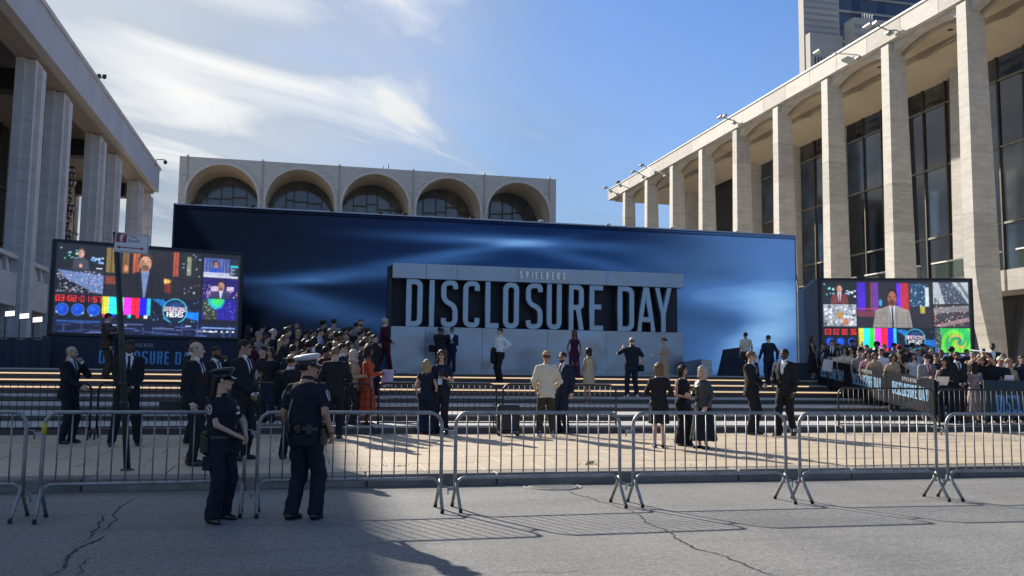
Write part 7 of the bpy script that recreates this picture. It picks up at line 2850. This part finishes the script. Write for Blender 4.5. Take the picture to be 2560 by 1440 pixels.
F = crowd('man in white shirt and black jacket standing high behind the right crowd', 2480, 844, 'm', 'dark', ('buzz', 'black'), ('suit', 'black', 'white', None), -25, h=1.82, group=GR, Y=26.2, vox=.025)
F = crowd('person in black t-shirt filming with a raised phone near the right edge', 2474, 888, 'm', 'tan', ('short', 'black'), ('tee', 'black'), -30, group=GR, pose=UP, vox=.025)
F.held('phone', 'r', (.075, .012, .15), M_PHONE, (0, 0, .04), thing_label='dark phone raised near the right edge of the crowd', cat='phone')
F = crowd('person in pale cap holding a white sheet at the teal banner', 2500, 892, 'm', 'tan', ('short', 'dark'), ('tee', 'black'), -10, group=GR, pose=FR, vox=.025)
ball_cap(F, 'cream')
F.held('sheet', 'l', (.26, .004, .34), M_PAPER, (-.08, -.06, -.04), (.2, 0, .1), thing_label='white sheet held upright above the teal banner', cat='paper')
crowd('blonde curly haired woman near the right edge above the teal banner', 2521, 897, 'f', 'fair', ('curly', 'blonde'), ('coat', 'tan'), -20, group=GR)
F = crowd('person looking down at a red phone, rightmost in the photo', 2540, 908, 'f', 'fair', ('mid', 'brown'), ('coat', 'khaki'), -15, group=GR, pose=FR, vox=.025, hp=15)
F.held('phone', 'r', (.075, .012, .15), clo('red'), (.05, -.02, .04), (.5, 0, 0), thing_label='red phone at the right edge of the photo', cat='phone')

# ---- further rows of the right crowd
crowd('dark haired woman in pale blue between the two leftmost men at the banner', 2068, 872, 'f', 'fair', ('mid', 'dark'), ('tee', 'sky'), -20, group=GR)
crowd('woman with straight black hair in cream behind the large white bag', 2094, 876, 'f', 'tan', ('long', 'black'), ('tee', 'cream'), -35, group=GR)
crowd('man in grey jacket below the raised phone in the right crowd', 2147, 876, 'm', 'fair', ('short', 'brown'), ('coat', 'grey'), -15, group=GR)
crowd('woman with glasses in tan coat left of the auburn haired woman', 2186, 880, 'f', 'fair', ('mid', 'brown'), ('coat', 'tan'), -25, group=GR, gear='shades')
crowd('man with black hair in white shirt behind the auburn haired woman', 2202, 872, 'm', 'tan', ('short', 'black'), ('shirt', 'white'), -30, group=GR)
crowd('dark haired woman in pink top between the cream top and the tan coat', 2168, 877, 'f', 'fair', ('mid', 'black'), ('tee', 'pink'), -10, group=GR)
crowd('curly brown haired woman peeking over the bare shouldered woman', 2262, 874, 'f', 'fair', ('curly', 'brown'), ('coat', 'khaki'), 0, group=GR)
crowd('man with light hair in blue shirt behind the laughing woman', 2296, 872, 'm', 'fair', ('short', 'light'), ('shirt', 'sky'), -20, group=GR)
crowd('blonde woman in black behind the red striped tie', 2328, 873, 'f', 'pale', ('mid', 'blonde'), ('coat', 'black'), -15, group=GR)
crowd('man in dark glasses behind the woman bending over a sheet', 2352, 874, 'm', 'brown', ('buzz', 'black'), ('coat', 'charcoal'), -10, group=GR, gear='shades')
crowd('grey haired man in tan coat behind the floral dress', 2431, 880, 'm', 'fair', ('short', 'grey'), ('coat', 'tan'), -25, group=GR)
crowd('brown haired woman in white left of the blonde curls', 2508, 884, 'f', 'tan', ('mid', 'brown'), ('tee', 'white'), -20, group=GR)
crowd('dark haired man at the far right edge behind the red phone', 2554, 889, 'm', 'tan', ('short', 'dark'), ('coat', 'navy'), -25, group=GR)

# ---- more heads filling the left crowd
crowd('brown haired man in khaki coat at the left crowd, above the black t-shirt', 668, 838, 'm', 'fair', ('short', 'brown'), ('coat', 'khaki'), 90, group=GL)
crowd('woman with pale blonde bun at the back, right of the dark cap', 684, 822, 'f', 'pale', ('bun', 'ash'), ('tee', 'black'), 110, group=GL)
crowd('dark haired woman in teal between the dark cap and curly brown hair', 697, 829, 'f', 'tan', ('mid', 'dark'), ('coat', 'teal'), 120, group=GL)
crowd('black haired woman in white behind the bushy black curls', 786, 842, 'f', 'tan', ('mid', 'black'), ('tee', 'white'), 130, group=GL)
crowd('light haired man in black left of the round black hair', 827, 822, 'm', 'fair', ('short', 'light'), ('coat', 'black'), 100, group=GL)
crowd('bald man in charcoal behind the redhead', 862, 818, 'm', 'tan', ('buzz', 'dark'), ('coat', 'charcoal'), 130, group=GL)
crowd('blonde woman with long hair right of the curly redhead', 866, 838, 'f', 'pale', ('long', 'blonde'), ('tee', 'black'), 140, group=GL)
crowd('dark haired man in grey behind the long black hair', 900, 828, 'm', 'fair', ('quiff', 'dark'), ('coat', 'grey'), 120, group=GL)
crowd('woman with brown ponytail left of the man with hand at face', 926, 829, 'f', 'fair', ('tail', 'brown'), ('tee', 'navy'), 100, group=GL)
crowd('dark haired man in maroon behind the grey haired suit', 815, 866, 'm', 'brown', ('short', 'black'), ('coat', 'maroon'), 150, group=GL)
crowd('auburn curls just left of the beige hooded person', 866, 868, 'f', 'fair', ('curly', 'auburn'), ('coat', 'black'), 140, group=GL)
